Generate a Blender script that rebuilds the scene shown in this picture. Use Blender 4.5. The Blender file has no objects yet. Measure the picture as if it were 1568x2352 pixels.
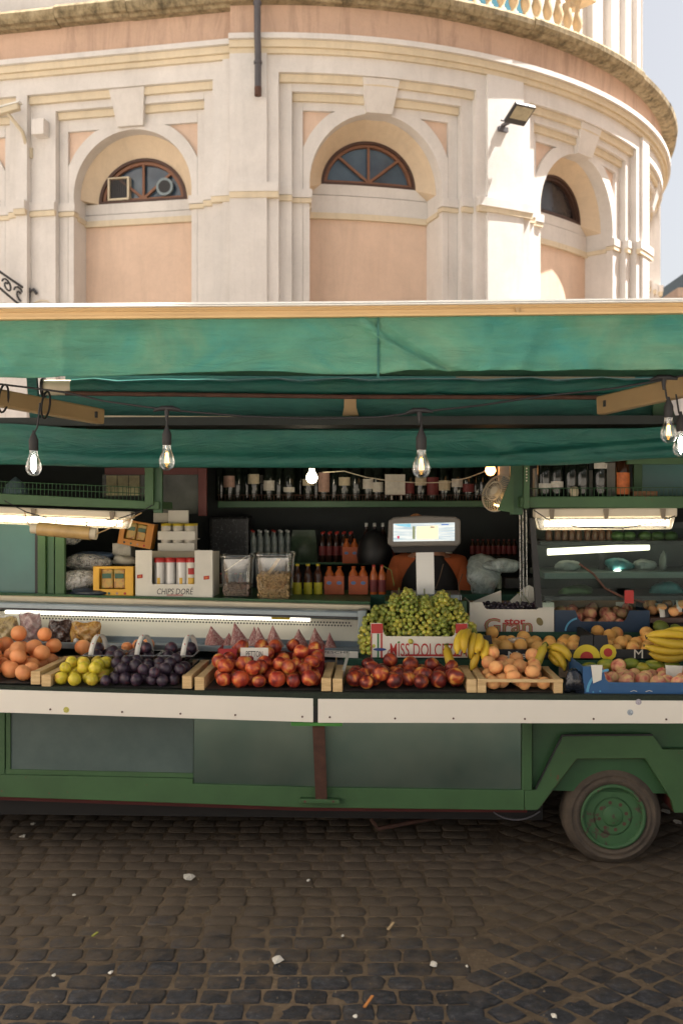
import bpy, bmesh, math, random
from mathutils import Vector, Matrix, Euler
random.seed(7)
R_ = math.radians
scene = bpy.context.scene
COL = scene.collection

# ------------------------------------------------------------------ camera, sky, sun, exposure
EYE = 1.6
cam_d = bpy.data.cameras.new('camera'); cam = bpy.data.objects.new('camera', cam_d); COL.objects.link(cam)
cam.location = (0, 0, EYE); cam.rotation_euler = (R_(90), 0, 0)
cam_d.sensor_fit = 'HORIZONTAL'; cam_d.sensor_width = 24.0; cam_d.lens = 35.0
cam_d.clip_start = 0.05; cam_d.clip_end = 600
cam_d.dof.use_dof = True; cam_d.dof.focus_distance = 4.5; cam_d.dof.aperture_fstop = 3.5
scene.camera = cam
SUN_AZ, SUN_EL = 97.0, 61.0           # azimuth from the direction facing the camera, towards the right
world = bpy.data.worlds.new('World'); scene.world = world; world.use_nodes = True
wn = world.node_tree.nodes; wl = world.node_tree.links; wn.clear()
sky = wn.new('ShaderNodeTexSky'); sky.sky_type = 'NISHITA'; sky.sun_disc = False
sun_dir = Vector((math.sin(R_(SUN_AZ)) * math.cos(R_(SUN_EL)), -math.cos(R_(SUN_AZ)) * math.cos(R_(SUN_EL)), math.sin(R_(SUN_EL))))
sky.sun_elevation = R_(SUN_EL); sky.sun_rotation = math.atan2(sun_dir.x, sun_dir.y)
sky.air_density = 1.0; sky.dust_density = 4.0; sky.ozone_density = 1.0
hs = wn.new('ShaderNodeHueSaturation'); hs.inputs['Saturation'].default_value = 0.42
tint = wn.new('ShaderNodeMix'); tint.data_type = 'RGBA'; tint.blend_type = 'MULTIPLY'; tint.inputs[0].default_value = 1.0
tint.inputs[7].default_value = (1.0, 0.965, 0.915, 1)
bg = wn.new('ShaderNodeBackground'); bg.inputs['Strength'].default_value = 0.057
wo = wn.new('ShaderNodeOutputWorld')
wl.new(sky.outputs[0], hs.inputs['Color']); wl.new(hs.outputs[0], tint.inputs[6]); wl.new(tint.outputs[2], bg.inputs[0]); wl.new(bg.outputs[0], wo.inputs[0])
sl = bpy.data.lights.new('sun', 'SUN'); so = bpy.data.objects.new('sun', sl); COL.objects.link(so)
sl.energy = 5.0; sl.angle = R_(0.5); sl.color = (1.0, 0.95, 0.89)
so.rotation_euler = (-sun_dir).to_track_quat('-Z', 'Y').to_euler(); so.location = (8, 4, 14)
scene.view_settings.view_transform = 'Standard'; scene.view_settings.look = 'None'
scene.view_settings.gamma = 1.0; scene.view_settings.use_curve_mapping = False
scene.view_settings.exposure = 1.83

# ------------------------------------------------------------------ helpers
def s2l(c):
    c /= 255.0
    return c / 12.92 if c <= 0.04045 else ((c + 0.055) / 1.055) ** 2.4
def rgb(r, g, b, k=1.0): return (s2l(r) * k, s2l(g) * k, s2l(b) * k, 1)

class NT:
    def __init__(self, name):
        self.m = bpy.data.materials.new(name); self.m.use_nodes = True
        self.t = self.m.node_tree; self.n = self.t.nodes; self.l = self.t.links
        self.b = self.n['Principled BSDF']; self.out = self.n['Material Output']
    def new(self, t): return self.n.new(t)
    def link(self, a, b): self.l.new(a, b)
    def coord(self, kind='Object', rnd=0.0, scale=None):
        tc = self.new('ShaderNodeTexCoord'); o = tc.outputs[kind]
        if scale:
            mp = self.new('ShaderNodeMapping'); mp.inputs['Scale'].default_value = scale
            self.link(o, mp.inputs['Vector']); o = mp.outputs[0]
        if rnd:
            oi = self.new('ShaderNodeObjectInfo'); vm = self.new('ShaderNodeVectorMath'); vm.operation = 'MULTIPLY_ADD'
            cb = self.new('ShaderNodeCombineXYZ')
            for i in range(3): self.link(oi.outputs['Random'], cb.inputs[i])
            self.link(cb.outputs[0], vm.inputs[0]); vm.inputs[1].default_value = (rnd, rnd * 1.7, rnd * 0.6); self.link(o, vm.inputs[2]); o = vm.outputs[0]
        return o
    def noise(self, co, scale, detail=4, rough=0.6, dist=0.0):
        n = self.new('ShaderNodeTexNoise'); n.inputs['Scale'].default_value = scale; n.inputs['Detail'].default_value = detail
        n.inputs['Roughness'].default_value = rough; n.inputs['Distortion'].default_value = dist
        self.link(co, n.inputs['Vector']); return n.outputs[0]
    def ramp(self, fac, stops, interp='LINEAR'):
        r = self.new('ShaderNodeValToRGB'); r.color_ramp.interpolation = interp
        e = r.color_ramp.elements
        while len(e) > 1: e.remove(e[-1])
        e[0].position = stops[0][0]; e[0].color = stops[0][1]
        for p, c in stops[1:]:
            x = e.new(p); x.color = c
        self.link(fac, r.inputs[0]); return r.outputs[0]
    def mix(self, fac, a, b, blend='MIX'):
        m = self.new('ShaderNodeMix'); m.data_type = 'RGBA'; m.blend_type = blend
        for v, i in ((fac, 0), (a, 6), (b, 7)):
            if hasattr(v, 'links') or hasattr(v, 'is_linked'): self.link(v, m.inputs[i])
            else: m.inputs[i].default_value = v
        return m.outputs[2]
    def bump(self, h, strength=0.3, dist=0.01):
        b = self.new('ShaderNodeBump'); b.inputs['Strength'].default_value = strength; b.inputs['Distance'].default_value = dist
        self.link(h, b.inputs['Height']); self.link(b.outputs[0], self.b.inputs['Normal'])
    def col(self, c):
        if hasattr(c, 'is_linked'): self.link(c, self.b.inputs['Base Color'])
        else: self.b.inputs['Base Color'].default_value = c
        return self
    def set(self, **k):
        for a, v in k.items():
            self.b.inputs[a.replace('_', ' ')].default_value = v
        return self

def W3(k): return (k, k, k, 1)
def simple(name, c, rough=0.5, metal=0.0, var=0.12, scale=6.0, bump=0.0, bscale=40, spec=0.5, rnd=0.0):
    """base colour with a soft uneven tone and a little relief"""
    t = NT(name); co = t.coord('Object', rnd=rnd)
    n = t.noise(co, scale, 5)
    f = t.ramp(n, [(0.25, W3(1 - var)), (0.75, W3(1 + var * 0.5))])
    t.col(t.mix(1.0, c, f, 'MULTIPLY')).set(Roughness=rough, Metallic=metal, Specular_IOR_Level=spec)
    if bump: t.bump(t.noise(co, bscale, 6), bump, 0.004)
    return t.m
def emit(name, c, strength, base=None):
    t = NT(name); t.col(base or c).set(Emission_Color=c, Emission_Strength=strength, Roughness=0.5); return t.m
def glassy(name, tintc, rough=0.03, opac=0.12, gloss=(1, 1, 1, 1)):
    """thin clear sheet: mostly see-through, mirror-like at grazing angles"""
    t = NT(name); t.n.remove(t.b)
    tr = t.new('ShaderNodeBsdfTransparent'); tr.inputs[0].default_value = tintc
    gl = t.new('ShaderNodeBsdfGlossy'); gl.inputs['Roughness'].default_value = rough; gl.inputs['Color'].default_value = gloss
    fr = t.new('ShaderNodeLayerWeight'); fr.inputs['Blend'].default_value = 0.25
    ad = t.new('ShaderNodeMath'); ad.operation = 'MULTIPLY_ADD'; ad.inputs[1].default_value = 0.5; ad.inputs[2].default_value = opac; ad.use_clamp = True
    t.link(fr.outputs['Fresnel'], ad.inputs[0])
    mx = t.new('ShaderNodeMixShader'); t.link(ad.outputs[0], mx.inputs[0]); t.link(tr.outputs[0], mx.inputs[1]); t.link(gl.outputs[0], mx.inputs[2])
    t.link(mx.outputs[0], t.out.inputs['Surface']); return t.m
def film(name, c, alpha=0.35, rough=0.25, scale=30):
    """crumpled translucent plastic film"""
    t = NT(name); co = t.coord('Object')
    n = t.noise(co, scale, 5, 0.7, 1.5)
    t.col(c).set(Roughness=rough, Specular_IOR_Level=0.8)
    a = t.ramp(n, [(0.35, W3(alpha * 0.5)), (0.7, W3(min(1, alpha * 1.7)))])
    t.link(a, t.b.inputs['Alpha']); t.bump(n, 0.5, 0.01); return t.m

class MB:
    """collects faces for one mesh object"""
    def __init__(self): self.v = []; self.f = []; self.sm = []
    def face(self, pts, smooth=False):
        i = len(self.v); self.v += [tuple(p) for p in pts]; self.f.append(tuple(range(i, i + len(pts)))); self.sm.append(smooth)
    def raw(self, vs, fs, smooth=False):
        i = len(self.v); self.v += [tuple(p) for p in vs]
        for f in fs: self.f.append(tuple(a + i for a in f)); self.sm.append(smooth)
    def box(self, a, b):
        x0, y0, z0 = a; x1, y1, z1 = b
        self.raw([(x0, y0, z0), (x1, y0, z0), (x1, y1, z0), (x0, y1, z0), (x0, y0, z1), (x1, y0, z1), (x1, y1, z1), (x0, y1, z1)],
                 [(0, 3, 2, 1), (4, 5, 6, 7), (0, 1, 5, 4), (1, 2, 6, 5), (2, 3, 7, 6), (3, 0, 4, 7)])
        return self
    def prism(self, pts, dvec):
        """closed prism from a planar outline, pushed along dvec"""
        n = len(pts); d = Vector(dvec); q = [Vector(p) for p in pts]
        self.raw(q + [p + d for p in q], [tuple(range(n)), tuple(range(2 * n - 1, n - 1, -1))] + [(i, i + n, (i + 1) % n + n, (i + 1) % n) for i in range(n)])
        return self
    def bar(self, p, q, w, h=None, up=(0, 0, 1)):
        p = Vector(p); q = Vector(q); h = h or w; d = (q - p).normalized(); u = Vector(up)
        if abs(d.dot(u)) > 0.98: u = Vector((0, 1, 0))
        s = d.cross(u).normalized() * w * 0.5; u = s.cross(d).normalized() * h * 0.5
        self.prism([p - s - u, p + s - u, p + s + u, p - s + u], q - p); return self
    def tube(self, pts, r, seg=8, caps=True, smooth=True):
        pts = [Vector(p) for p in pts]; n = len(pts); rs = r if isinstance(r, (list, tuple)) else [r] * n
        vs = []; ref = None
        for i, p in enumerate(pts):
            d = (pts[min(i + 1, n - 1)] - pts[max(i - 1, 0)]).normalized()
            if ref is None: ref = Vector((0, 0, 1)) if abs(d.z) < 0.9 else Vector((1, 0, 0))
            a = d.cross(ref).normalized(); b = a.cross(d).normalized(); ref = b
            for k in range(seg):
                t = 2 * math.pi * k / seg; vs.append(p + (a * math.cos(t) + b * math.sin(t)) * rs[i])
        fs = []
        for i in range(n - 1):
            for k in range(seg):
                fs.append((i * seg + k, i * seg + (k + 1) % seg, (i + 1) * seg + (k + 1) % seg, (i + 1) * seg + k))
        self.raw(vs, fs, smooth)
        if caps:
            self.face([vs[k] for k in range(seg - 1, -1, -1)]); self.face(vs[(n - 1) * seg:])
        return self
    def lathe(self, prof, c=(0, 0, 0), seg=16, axis='z', smooth=True, sq=1.0):
        """prof: (radius, height) pairs from the bottom up"""
        cx, cy, cz = c; vs = []
        for r, h in prof:
            for k in range(seg):
                t = 2 * math.pi * k / seg; a, b = r * math.cos(t), r * math.sin(t) * sq
                vs.append((cx + a, cy + b, cz + h) if axis == 'z' else ((cx + a, cy + h, cz + b) if axis == 'y' else (cx + h, cy + a, cz + b)))
        fs = []
        n = len(prof)
        for i in range(n - 1):
            for k in range(seg):
                q = (i * seg + k, i * seg + (k + 1) % seg, (i + 1) * seg + (k + 1) % seg, (i + 1) * seg + k)
                fs.append(q if axis != 'y' else q[::-1])
        self.raw(vs, fs, smooth)
        if prof[0][0] > 1e-4: self.face(vs[:seg][::-1])
        if prof[-1][0] > 1e-4: self.face(vs[(n - 1) * seg:])
        return self
    def mesh(self, name, origin=(0, 0, 0), mat=None, merge=False):
        o = Vector(origin); me = bpy.data.meshes.new(name)
        me.from_pydata([tuple(Vector(p) - o) for p in self.v], [], self.f)
        me.polygons.foreach_set('use_smooth', self.sm)
        bm = bmesh.new(); bm.from_mesh(me)
        if merge: bmesh.ops.remove_doubles(bm, verts=bm.verts, dist=1e-5)
        bmesh.ops.recalc_face_normals(bm, faces=bm.faces); bm.to_mesh(me); bm.free()
        if mat: me.materials.append(mat)
        me.update(); return me
    def build(self, name, mat, parent=None, bevel=0.0, merge=False):
        """part of a thing: the coordinates are those of the thing's own frame (its origin subtracted)"""
        org = parent['_o'] if parent is not None else (0, 0, 0)
        o = bpy.data.objects.new(name, self.mesh(name, org, mat, merge)); COL.objects.link(o)
        if parent is not None: o.parent = parent
        o['_o'] = org
        if bevel:
            md = o.modifiers.new('bevel', 'BEVEL'); md.width = bevel; md.segments = 2; md.limit_method = 'ANGLE'; md.angle_limit = R_(40)
        return o

def tag(o, label=None, cat=None, group=None, kind=None):
    if label: o['label'] = label
    if cat: o['category'] = cat
    if group: o['group'] = group
    if kind: o['kind'] = kind
    return o

# truck frame: X along the truck, Y into it; the truck stands a little turned to the camera
PSI = R_(2.0); CP, SP = math.cos(PSI), math.sin(PSI)
F_, U0, V0, Y0 = 2287.0, 784.0, 1176.0, 4.5
def T2W(p): return Vector((p[0] * CP + (p[1] - Y0) * SP, -p[0] * SP + (p[1] - Y0) * CP + Y0, p[2]))
def L(u, v, Y):
    """point of the truck's plane at depth Y, from measured proportions"""
    k = (u - U0) / F_; t = ((Y - Y0) + Y0 * CP) / (k * SP + CP)
    wx, wy = k * t, t
    return Vector((wx * CP - (wy - Y0) * SP, Y, EYE + t * (V0 - v) / F_))
def SC(Y): return F_ / Y

def thing(name, org, label, cat, group=None, truck=True):
    o = bpy.data.objects.new(name, None); COL.objects.link(o); o.empty_display_size = 0.05
    o['_o'] = tuple(org)
    if truck: o.location = T2W(org); o.rotation_euler = (0, 0, -PSI)
    else: o.location = org
    return tag(o, label, cat, group)
def solo(name, mb, mat, org, label, cat, group=None, truck=True, bevel=0.0, kind=None):
    """a thing that is one mesh"""
    o = bpy.data.objects.new(name, mb.mesh(name, org, mat)); COL.objects.link(o)
    o['_o'] = tuple(org)
    if truck: o.location = T2W(org); o.rotation_euler = (0, 0, -PSI)
    else: o.location = org
    if bevel:
        md = o.modifiers.new('bevel', 'BEVEL'); md.width = bevel; md.segments = 2; md.limit_method = 'ANGLE'; md.angle_limit = R_(40)
    return tag(o, label, cat, group, kind)
def inst(name, me, org, rot=(0, 0, 0), scl=(1, 1, 1), label=None, cat=None, group=None, truck=True, parent=None):
    o = bpy.data.objects.new(name, me); COL.objects.link(o); o['_o'] = tuple(org)
    if parent is not None:
        o.parent = parent; o.location = Vector(org) - Vector(parent['_o']); o.rotation_euler = rot
    elif truck:
        o.location = T2W(org); o.rotation_euler = (Matrix.Rotation(-PSI, 3, 'Z') @ Euler(rot).to_matrix()).to_euler()
    else: o.location = org; o.rotation_euler = rot
    o.scale = scl
    return tag(o, label, cat, group)
def quadpx(pts, Y, d):
    """slab from four measured corners at depth Y, thickness d"""
    m = MB(); m.prism([L(u, v, Y) for u, v in pts], (0, d, 0)); return m
def text(name, s, h, pos, mat, parent, width=None, shear=0.0, fat=0.0, align='CENTER', rotz=0.0, tilt=0.0, sp=1.0):
    """flat printed lettering facing the street"""
    cu = bpy.data.curves.new('lettering', 'FONT'); cu.body = s; cu.size = 1.0; cu.align_x = align; cu.shear = shear; cu.offset = fat
    cu.space_character = sp; cu.resolution_u = 3
    tmp = bpy.data.objects.new('tmp', cu); COL.objects.link(tmp)
    dg = bpy.context.evaluated_depsgraph_get(); me = bpy.data.meshes.new_from_object(tmp.evaluated_get(dg))
    bpy.data.objects.remove(tmp); bpy.data.curves.remove(cu)
    xs = [v.co.x for v in me.vertices]; ys = [v.co.y for v in me.vertices]
    k = h / (max(ys) - min(ys)); kx = k if not width else width / (max(xs) - min(xs))
    cx = (max(xs) + min(xs)) / 2; cy = (max(ys) + min(ys)) / 2
    ct, st = math.cos(tilt), math.sin(tilt)
    for v in me.vertices:
        a, b = (v.co.x - cx) * kx, (v.co.y - cy) * k
        v.co = (a * ct - b * st, 0, a * st + b * ct)
    me.name = name; me.materials.clear(); me.materials.append(mat)
    o = bpy.data.objects.new(name, me); COL.objects.link(o); o.parent = parent
    o.location = Vector(pos) - Vector(parent['_o']); o['_o'] = tuple(pos)
    return o
def lerp(a, b, t): return a + (b - a) * t
def pw(x, pts):
    if x <= pts[0][0]: return pts[0][1]
    for (a, b), (c, d) in zip(pts, pts[1:]):
        if x <= c:
            t = (x - a) / (c - a); t = t * t * (3 - 2 * t); return b + (d - b) * t
    return pts[-1][1]

# ------------------------------------------------------------------ materials
M = {}
def stucco(name, c, stain=0.15, warm=None):
    t = NT(name); co = t.coord('Object')
    n1 = t.noise(co, 1.3, 6, 0.65); n2 = t.noise(t.coord('Object', scale=(4.2, 4.2, 0.55)), 1.0, 7, 0.72, 0.8)
    f1 = t.ramp(n1, [(0.3, W3(0.86)), (0.7, W3(1.04))]); f2 = t.ramp(n2, [(0.30, W3(1 - stain)), (0.52, W3(1.0))])
    c1 = t.mix(1.0, c, f1, 'MULTIPLY'); c2 = t.mix(1.0, c1, f2, 'MULTIPLY')
    t.col(c2).set(Roughness=0.9, Specular_IOR_Level=0.2)
    n4 = t.noise(co, 3.1, 9, 0.8, 2.2); cr = t.ramp(n4, [(0.485, W3(0)), (0.498, W3(1)), (0.512, W3(0))])
    t.col(t.mix(cr, c2, t.mix(1.0, c2, W3(0.88), 'MULTIPLY')))
    t.bump(t.noise(co, 55, 6, 0.7), 0.35, 0.006); return t.m
M['white_wall'] = stucco('cream_stucco', (0.73, 0.695, 0.66, 1), 0.09)
M['orange_wall'] = stucco('peach_stucco', (0.75, 0.56, 0.435, 1), 0.10)
M['fascia'] = stucco('peach_fascia', (0.62, 0.43, 0.32, 1), 0.32)
M['ochre'] = stucco('ochre_moulding', (0.725, 0.625, 0.465, 1), 0.12)
t = NT('weathered_stone'); co = t.coord('Object')
n1 = t.noise(co, 4, 8, 0.75); n2 = t.noise(t.coord('Object', scale=(9, 9, 1.5)), 1.2, 6, 0.7)
c = t.ramp(n1, [(0.3, (0.08, 0.065, 0.04, 1)), (0.48, (0.33, 0.26, 0.15, 1)), (0.7, (0.52, 0.43, 0.28, 1))])
t.col(t.mix(1.0, c, t.ramp(n2, [(0.35, W3(0.5)), (0.55, W3(1))]), 'MULTIPLY')).set(Roughness=0.95)
t.bump(t.noise(co, 30, 8, 0.75), 0.7, 0.02); M['stone'] = t.m
M['baluster'] = simple('ochre_baluster', (0.62, 0.46, 0.28, 1), 0.9, var=0.3, scale=5, bump=0.4)
M['brown_frame'] = simple('brown_window_frame', (0.22, 0.10, 0.055, 1), 0.6, var=0.2)
M['brown_dark'] = simple('dark_brown_rim', (0.07, 0.035, 0.025, 1), 0.6)
t = NT('blue_glass'); co = t.coord('Object'); n = t.noise(co, 2.2, 3)
t.col(t.ramp(n, [(0.35, (0.035, 0.055, 0.085, 1)), (0.65, (0.075, 0.115, 0.155, 1))])).set(Roughness=0.12, Specular_IOR_Level=0.6); M['blue_glass'] = t.m
M['dark_glass'] = simple('dark_glass', (0.035, 0.028, 0.03, 1), 0.25, var=0.3)
M['grey_pipe'] = simple('grey_iron_pipe', (0.09, 0.085, 0.095, 1), 0.6, var=0.3, scale=3, bump=0.2)
M['rust'] = simple('rusty_iron', (0.10, 0.045, 0.03, 1), 0.8, var=0.4, scale=20)
M['white_plastic'] = simple('white_plastic', (0.75, 0.74, 0.70, 1), 0.4, var=0.06)
M['white_paint'] = simple('white_painted_board', (0.74, 0.69, 0.60, 1), 0.42, var=0.05, scale=3, bump=0.03)
M['dark_metal'] = simple('dark_metal', (0.03, 0.028, 0.03, 1), 0.5)
M['black'] = simple('black_plastic', (0.012, 0.012, 0.013, 1), 0.5)
M['black_soft'] = simple('black_rubber', (0.018, 0.016, 0.015, 1), 0.7)
M['bracket_iron'] = simple('wrought_iron', (0.05, 0.05, 0.055, 1), 0.6, var=0.3)
def paint(name, c, rough=0.45, chips=(0.16, 0.03, 0.02, 1), chip=0.72):
    t = NT(name); co = t.coord('Object')
    n1 = t.noise(co, 2.5, 6, 0.65); n2 = t.noise(co, 14, 6, 0.7)
    f = t.ramp(n1, [(0.3, W3(0.72)), (0.7, W3(1.08))]); c1 = t.mix(1.0, c, f, 'MULTIPLY')
    k = t.ramp(n2, [(chip, W3(0)), (chip + 0.03, W3(1))])
    t.col(t.mix(k, c1, chips)).set(Roughness=rough); t.bump(t.noise(co, 25, 4), 0.08, 0.01); return t.m
M['green'] = paint('green_truck_paint', (0.048, 0.118, 0.040, 1), 0.55, chip=0.66)
M['green_dark'] = paint('dark_green_paint', (0.03, 0.10, 0.035, 1))
M['red_under'] = simple('red_chassis_paint', (0.10, 0.012, 0.01, 1), 0.7)
t = NT('steel_panel'); co = t.coord('Object'); n = t.noise(co, 1.4, 4); n2 = t.noise(t.coord('Object', scale=(60, 60, 2)), 1.0, 3)
t.col(t.ramp(n, [(0.3, (0.085, 0.145, 0.125, 1)), (0.7, (0.20, 0.245, 0.205, 1))])).set(Metallic=0.9, Roughness=0.34)
rr = t.ramp(t.noise(co, 5, 6, 0.7), [(0.3, W3(0.27)), (0.7, W3(0.36))]); t.link(rr, t.b.inputs['Roughness']); t.bump(t.noise(co, 1.1, 1), 0.30, 0.10); M['steel'] = t.m
t = NT('grey_green_panel'); co = t.coord('Object'); n = t.noise(co, 3, 6, 0.7)
t.col(t.ramp(n, [(0.3, (0.055, 0.088, 0.080, 1)), (0.7, (0.095, 0.135, 0.122, 1))])).set(Roughness=0.5); t.bump(t.noise(co, 120, 3), 0.1, 0.003); M['panel'] = t.m
def fabric(name, a, b, c, rough=0.62, transl=0.0, sc=2.2):
    t = NT(name); co = t.coord('Object', scale=(1, 1, 1.6))
    n1 = t.noise(co, sc, 5, 0.6, 1.2); n2 = t.noise(co, sc * 3.1, 5, 0.65)
    k = t.ramp(n1, [(0.30, a), (0.5, b), (0.70, c)])
    st = t.noise(t.coord('Object', scale=(1.2, 1.2, 26)), 1.0, 4); k = t.mix(1.0, k, t.ramp(st, [(0.33, W3(0.86)), (0.55, W3(1.02))]), 'MULTIPLY')
    t.col(t.mix(1.0, k, t.ramp(n2, [(0.3, W3(0.85)), (0.7, W3(1.1))]), 'MULTIPLY')).set(Roughness=rough, Specular_IOR_Level=0.45)
    h1 = t.noise(t.coord('Object', scale=(1.2, 1.2, 5.5)), 3.0, 6, 0.6, 1.6); wv = t.noise(co, 260, 2); hh = t.mix(0.12, h1, wv); t.bump(hh, 0.55, 0.035)
    if transl:
        tr = t.new('ShaderNodeBsdfTranslucent'); tr.inputs[0].default_value = b
        mx = t.new('ShaderNodeMixShader'); mx.inputs[0].default_value = transl
        t.link(t.b.outputs[0], mx.inputs[1]); t.link(tr.outputs[0], mx.inputs[2]); t.link(mx.outputs[0], t.out.inputs['Surface'])
    return t.m
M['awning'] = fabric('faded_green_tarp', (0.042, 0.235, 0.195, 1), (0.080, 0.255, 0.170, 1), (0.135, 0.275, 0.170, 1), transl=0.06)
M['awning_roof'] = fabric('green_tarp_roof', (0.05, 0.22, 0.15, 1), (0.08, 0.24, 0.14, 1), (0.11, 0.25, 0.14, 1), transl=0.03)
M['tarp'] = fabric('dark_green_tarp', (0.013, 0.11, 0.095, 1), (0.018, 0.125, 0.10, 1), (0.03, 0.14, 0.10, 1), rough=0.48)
M['gold_bar'] = simple('cream_aluminium_rail', (0.56, 0.37, 0.17, 1), 0.45, var=0.12, scale=3)
M['arm'] = simple('beige_awning_arm', (0.38, 0.25, 0.12, 1), 0.5, var=0.15, scale=5)
M['wood'] = None
t = NT('pale_crate_wood'); co = t.coord('Object', rnd=5.0, scale=(3, 3, 30)); n = t.noise(co, 3, 6, 0.7, 0.6)
t.col(t.ramp(n, [(0.25, (0.42, 0.26, 0.11, 1)), (0.55, (0.62, 0.43, 0.21, 1)), (0.8, (0.70, 0.53, 0.30, 1))])).set(Roughness=0.75); t.bump(n, 0.2, 0.003); M['wood'] = t.m
M['mat'] = simple('dark_green_mat', (0.022, 0.032, 0.020, 1), 0.95, var=0.35, scale=60, bump=0.6, bscale=250)
M['step'] = simple('green_display_cloth', (0.018, 0.075, 0.045, 1), 0.8, var=0.25, scale=8, bump=0.2)
def rubberdust():
    t = NT('dusty_rubber'); co = t.coord('Object'); n = t.noise(co, 7, 6, 0.7)
    t.col(t.ramp(n, [(0.3, (0.045, 0.034, 0.026, 1)), (0.7, (0.115, 0.088, 0.062, 1))])).set(Roughness=0.9); t.bump(t.noise(co, 60, 5), 0.3, 0.004); return t.m
M['tyre'] = rubberdust()
M['rim'] = paint('green_rim_paint', (0.042, 0.115, 0.042, 1), 0.65, (0.07, 0.045, 0.03, 1), 0.58)
M['cable'] = simple('black_cable', (0.012, 0.011, 0.012, 1), 0.6)
M['bulb'] = glassy('bulb_glass', (0.97, 0.97, 0.95, 1), 0.05, 0.10)
M['filament'] = emit('amber_filament', (1.0, 0.55, 0.12, 1), 3.0)
M['filament_lit'] = emit('bright_filament', (1.0, 0.97, 0.9, 1), 14.0)
M['warm_lit'] = emit('warm_bulb', (1.0, 0.86, 0.6, 1), 8.0)
M['amber_lit'] = emit('amber_bulb', (1.0, 0.42, 0.13, 1), 2.6)
M['tube'] = emit('fluorescent_tube', (1.0, 0.88, 0.66, 1), 2.2)
M['tube_soft'] = emit('soft_tube', (1.0, 0.86, 0.62, 1), 0.85)
M['cool_lit'] = emit('cooler_tube', (1.0, 0.93, 0.80, 1), 0.7)
M['diffuser'] = glassy('lamp_cover', (0.93, 0.9, 0.82, 1), 0.3, 0.15)
M['pane'] = glassy('clear_pane', (0.86, 0.93, 0.91, 1), 0.04, 0.0, (.4, .42, .42, 1))
M['clear'] = glassy('clear_plastic', (0.90, 0.90, 0.86, 1), 0.12, 0.13)
M['film'] = film('plastic_film', (0.62, 0.62, 0.60, 1), 0.4)
M['film_teal'] = film('pale_plastic_bag', (0.36, 0.43, 0.42, 1), 0.75, 0.35, 12)
M['cooler_white'] = simple('cooler_enamel', (0.72, 0.70, 0.58, 1), 0.4, var=0.04)
M['cooler_grey'] = simple('cooler_steel', (0.23, 0.27, 0.29, 1), 0.35, metal=0.6, var=0.12)
M['cream_edge'] = simple('cream_edge', (0.60, 0.52, 0.38, 1), 0.5)
M['interior'] = simple('dark_truck_lining', (0.020, 0.026, 0.025, 1), 0.7, var=0.3)
M['teal_panel'] = simple('teal_door_panel', (0.035, 0.13, 0.12, 1), 0.28, var=0.3, scale=2)
# ------------------------------------------------------------------ street
t = NT('packed_dirt'); g = t.new('ShaderNodeNewGeometry').outputs['Position']
n1 = t.noise(g, 2.0, 8, 0.7); n2 = t.noise(g, 22, 8, 0.75)
c = t.ramp(n1, [(0.3, (0.085, 0.062, 0.040, 1)), (0.7, (0.195, 0.142, 0.090, 1))])
t.col(t.mix(1.0, c, t.ramp(n2, [(0.3, W3(0.62)), (0.7, W3(1.25))]), 'MULTIPLY')).set(Roughness=0.95, Specular_IOR_Level=0.25)
t.bump(t.noise(g, 45, 8, 0.75), 0.7, 0.02); M['dirt'] = t.m
t = NT('basalt_cobble'); g = t.new('ShaderNodeNewGeometry').outputs['Position']; oi = t.new('ShaderNodeObjectInfo').outputs['Random']
n1 = t.noise(g, 30, 8, 0.75); n2 = t.noise(g, 3.0, 6, 0.7); n3 = t.noise(g, 9, 8, 0.75)
c = t.ramp(n1, [(0.30, (0.013, 0.0135, 0.0155, 1)), (0.55, (0.043, 0.045, 0.052, 1)), (0.74, (0.125, 0.125, 0.130, 1))])
c = t.mix(1.0, c, t.ramp(oi, [(0.0, W3(0.65)), (1.0, W3(1.25))]), 'MULTIPLY')
sx = t.new('ShaderNodeSeparateXYZ'); t.link(g, sx.inputs[0])
mr = t.new('ShaderNodeMapRange'); mr.inputs['From Min'].default_value = 3.2; mr.inputs['From Max'].default_value = 4.4; mr.inputs['To Min'].default_value = -0.10; mr.inputs['To Max'].default_value = 0.42
t.link(sx.outputs[1], mr.inputs[0])
ad = t.new('ShaderNodeMath'); ad.operation = 'ADD'; t.link(mr.outputs[0], ad.inputs[0]); t.link(n3, ad.inputs[1])
ad2 = t.new('ShaderNodeMath'); ad2.operation = 'MULTIPLY_ADD'; t.link(n2, ad2.inputs[0]); ad2.inputs[1].default_value = 0.6; t.link(ad.outputs[0], ad2.inputs[2])
dust = t.ramp(ad2.outputs[0], [(0.70, W3(0)), (1.0, W3(0.95))])
t.col(t.mix(dust, c, (0.132, 0.098, 0.065, 1))).set(Roughness=0.72, Specular_IOR_Level=0.4)
t.link(t.ramp(n3, [(0.35, W3(0.55)), (0.6, W3(0.9))]), t.b.inputs['Roughness'])
t.bump(t.noise(g, 42, 9, 0.8), 1.0, 0.022); M['cobble'] = t.m

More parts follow.
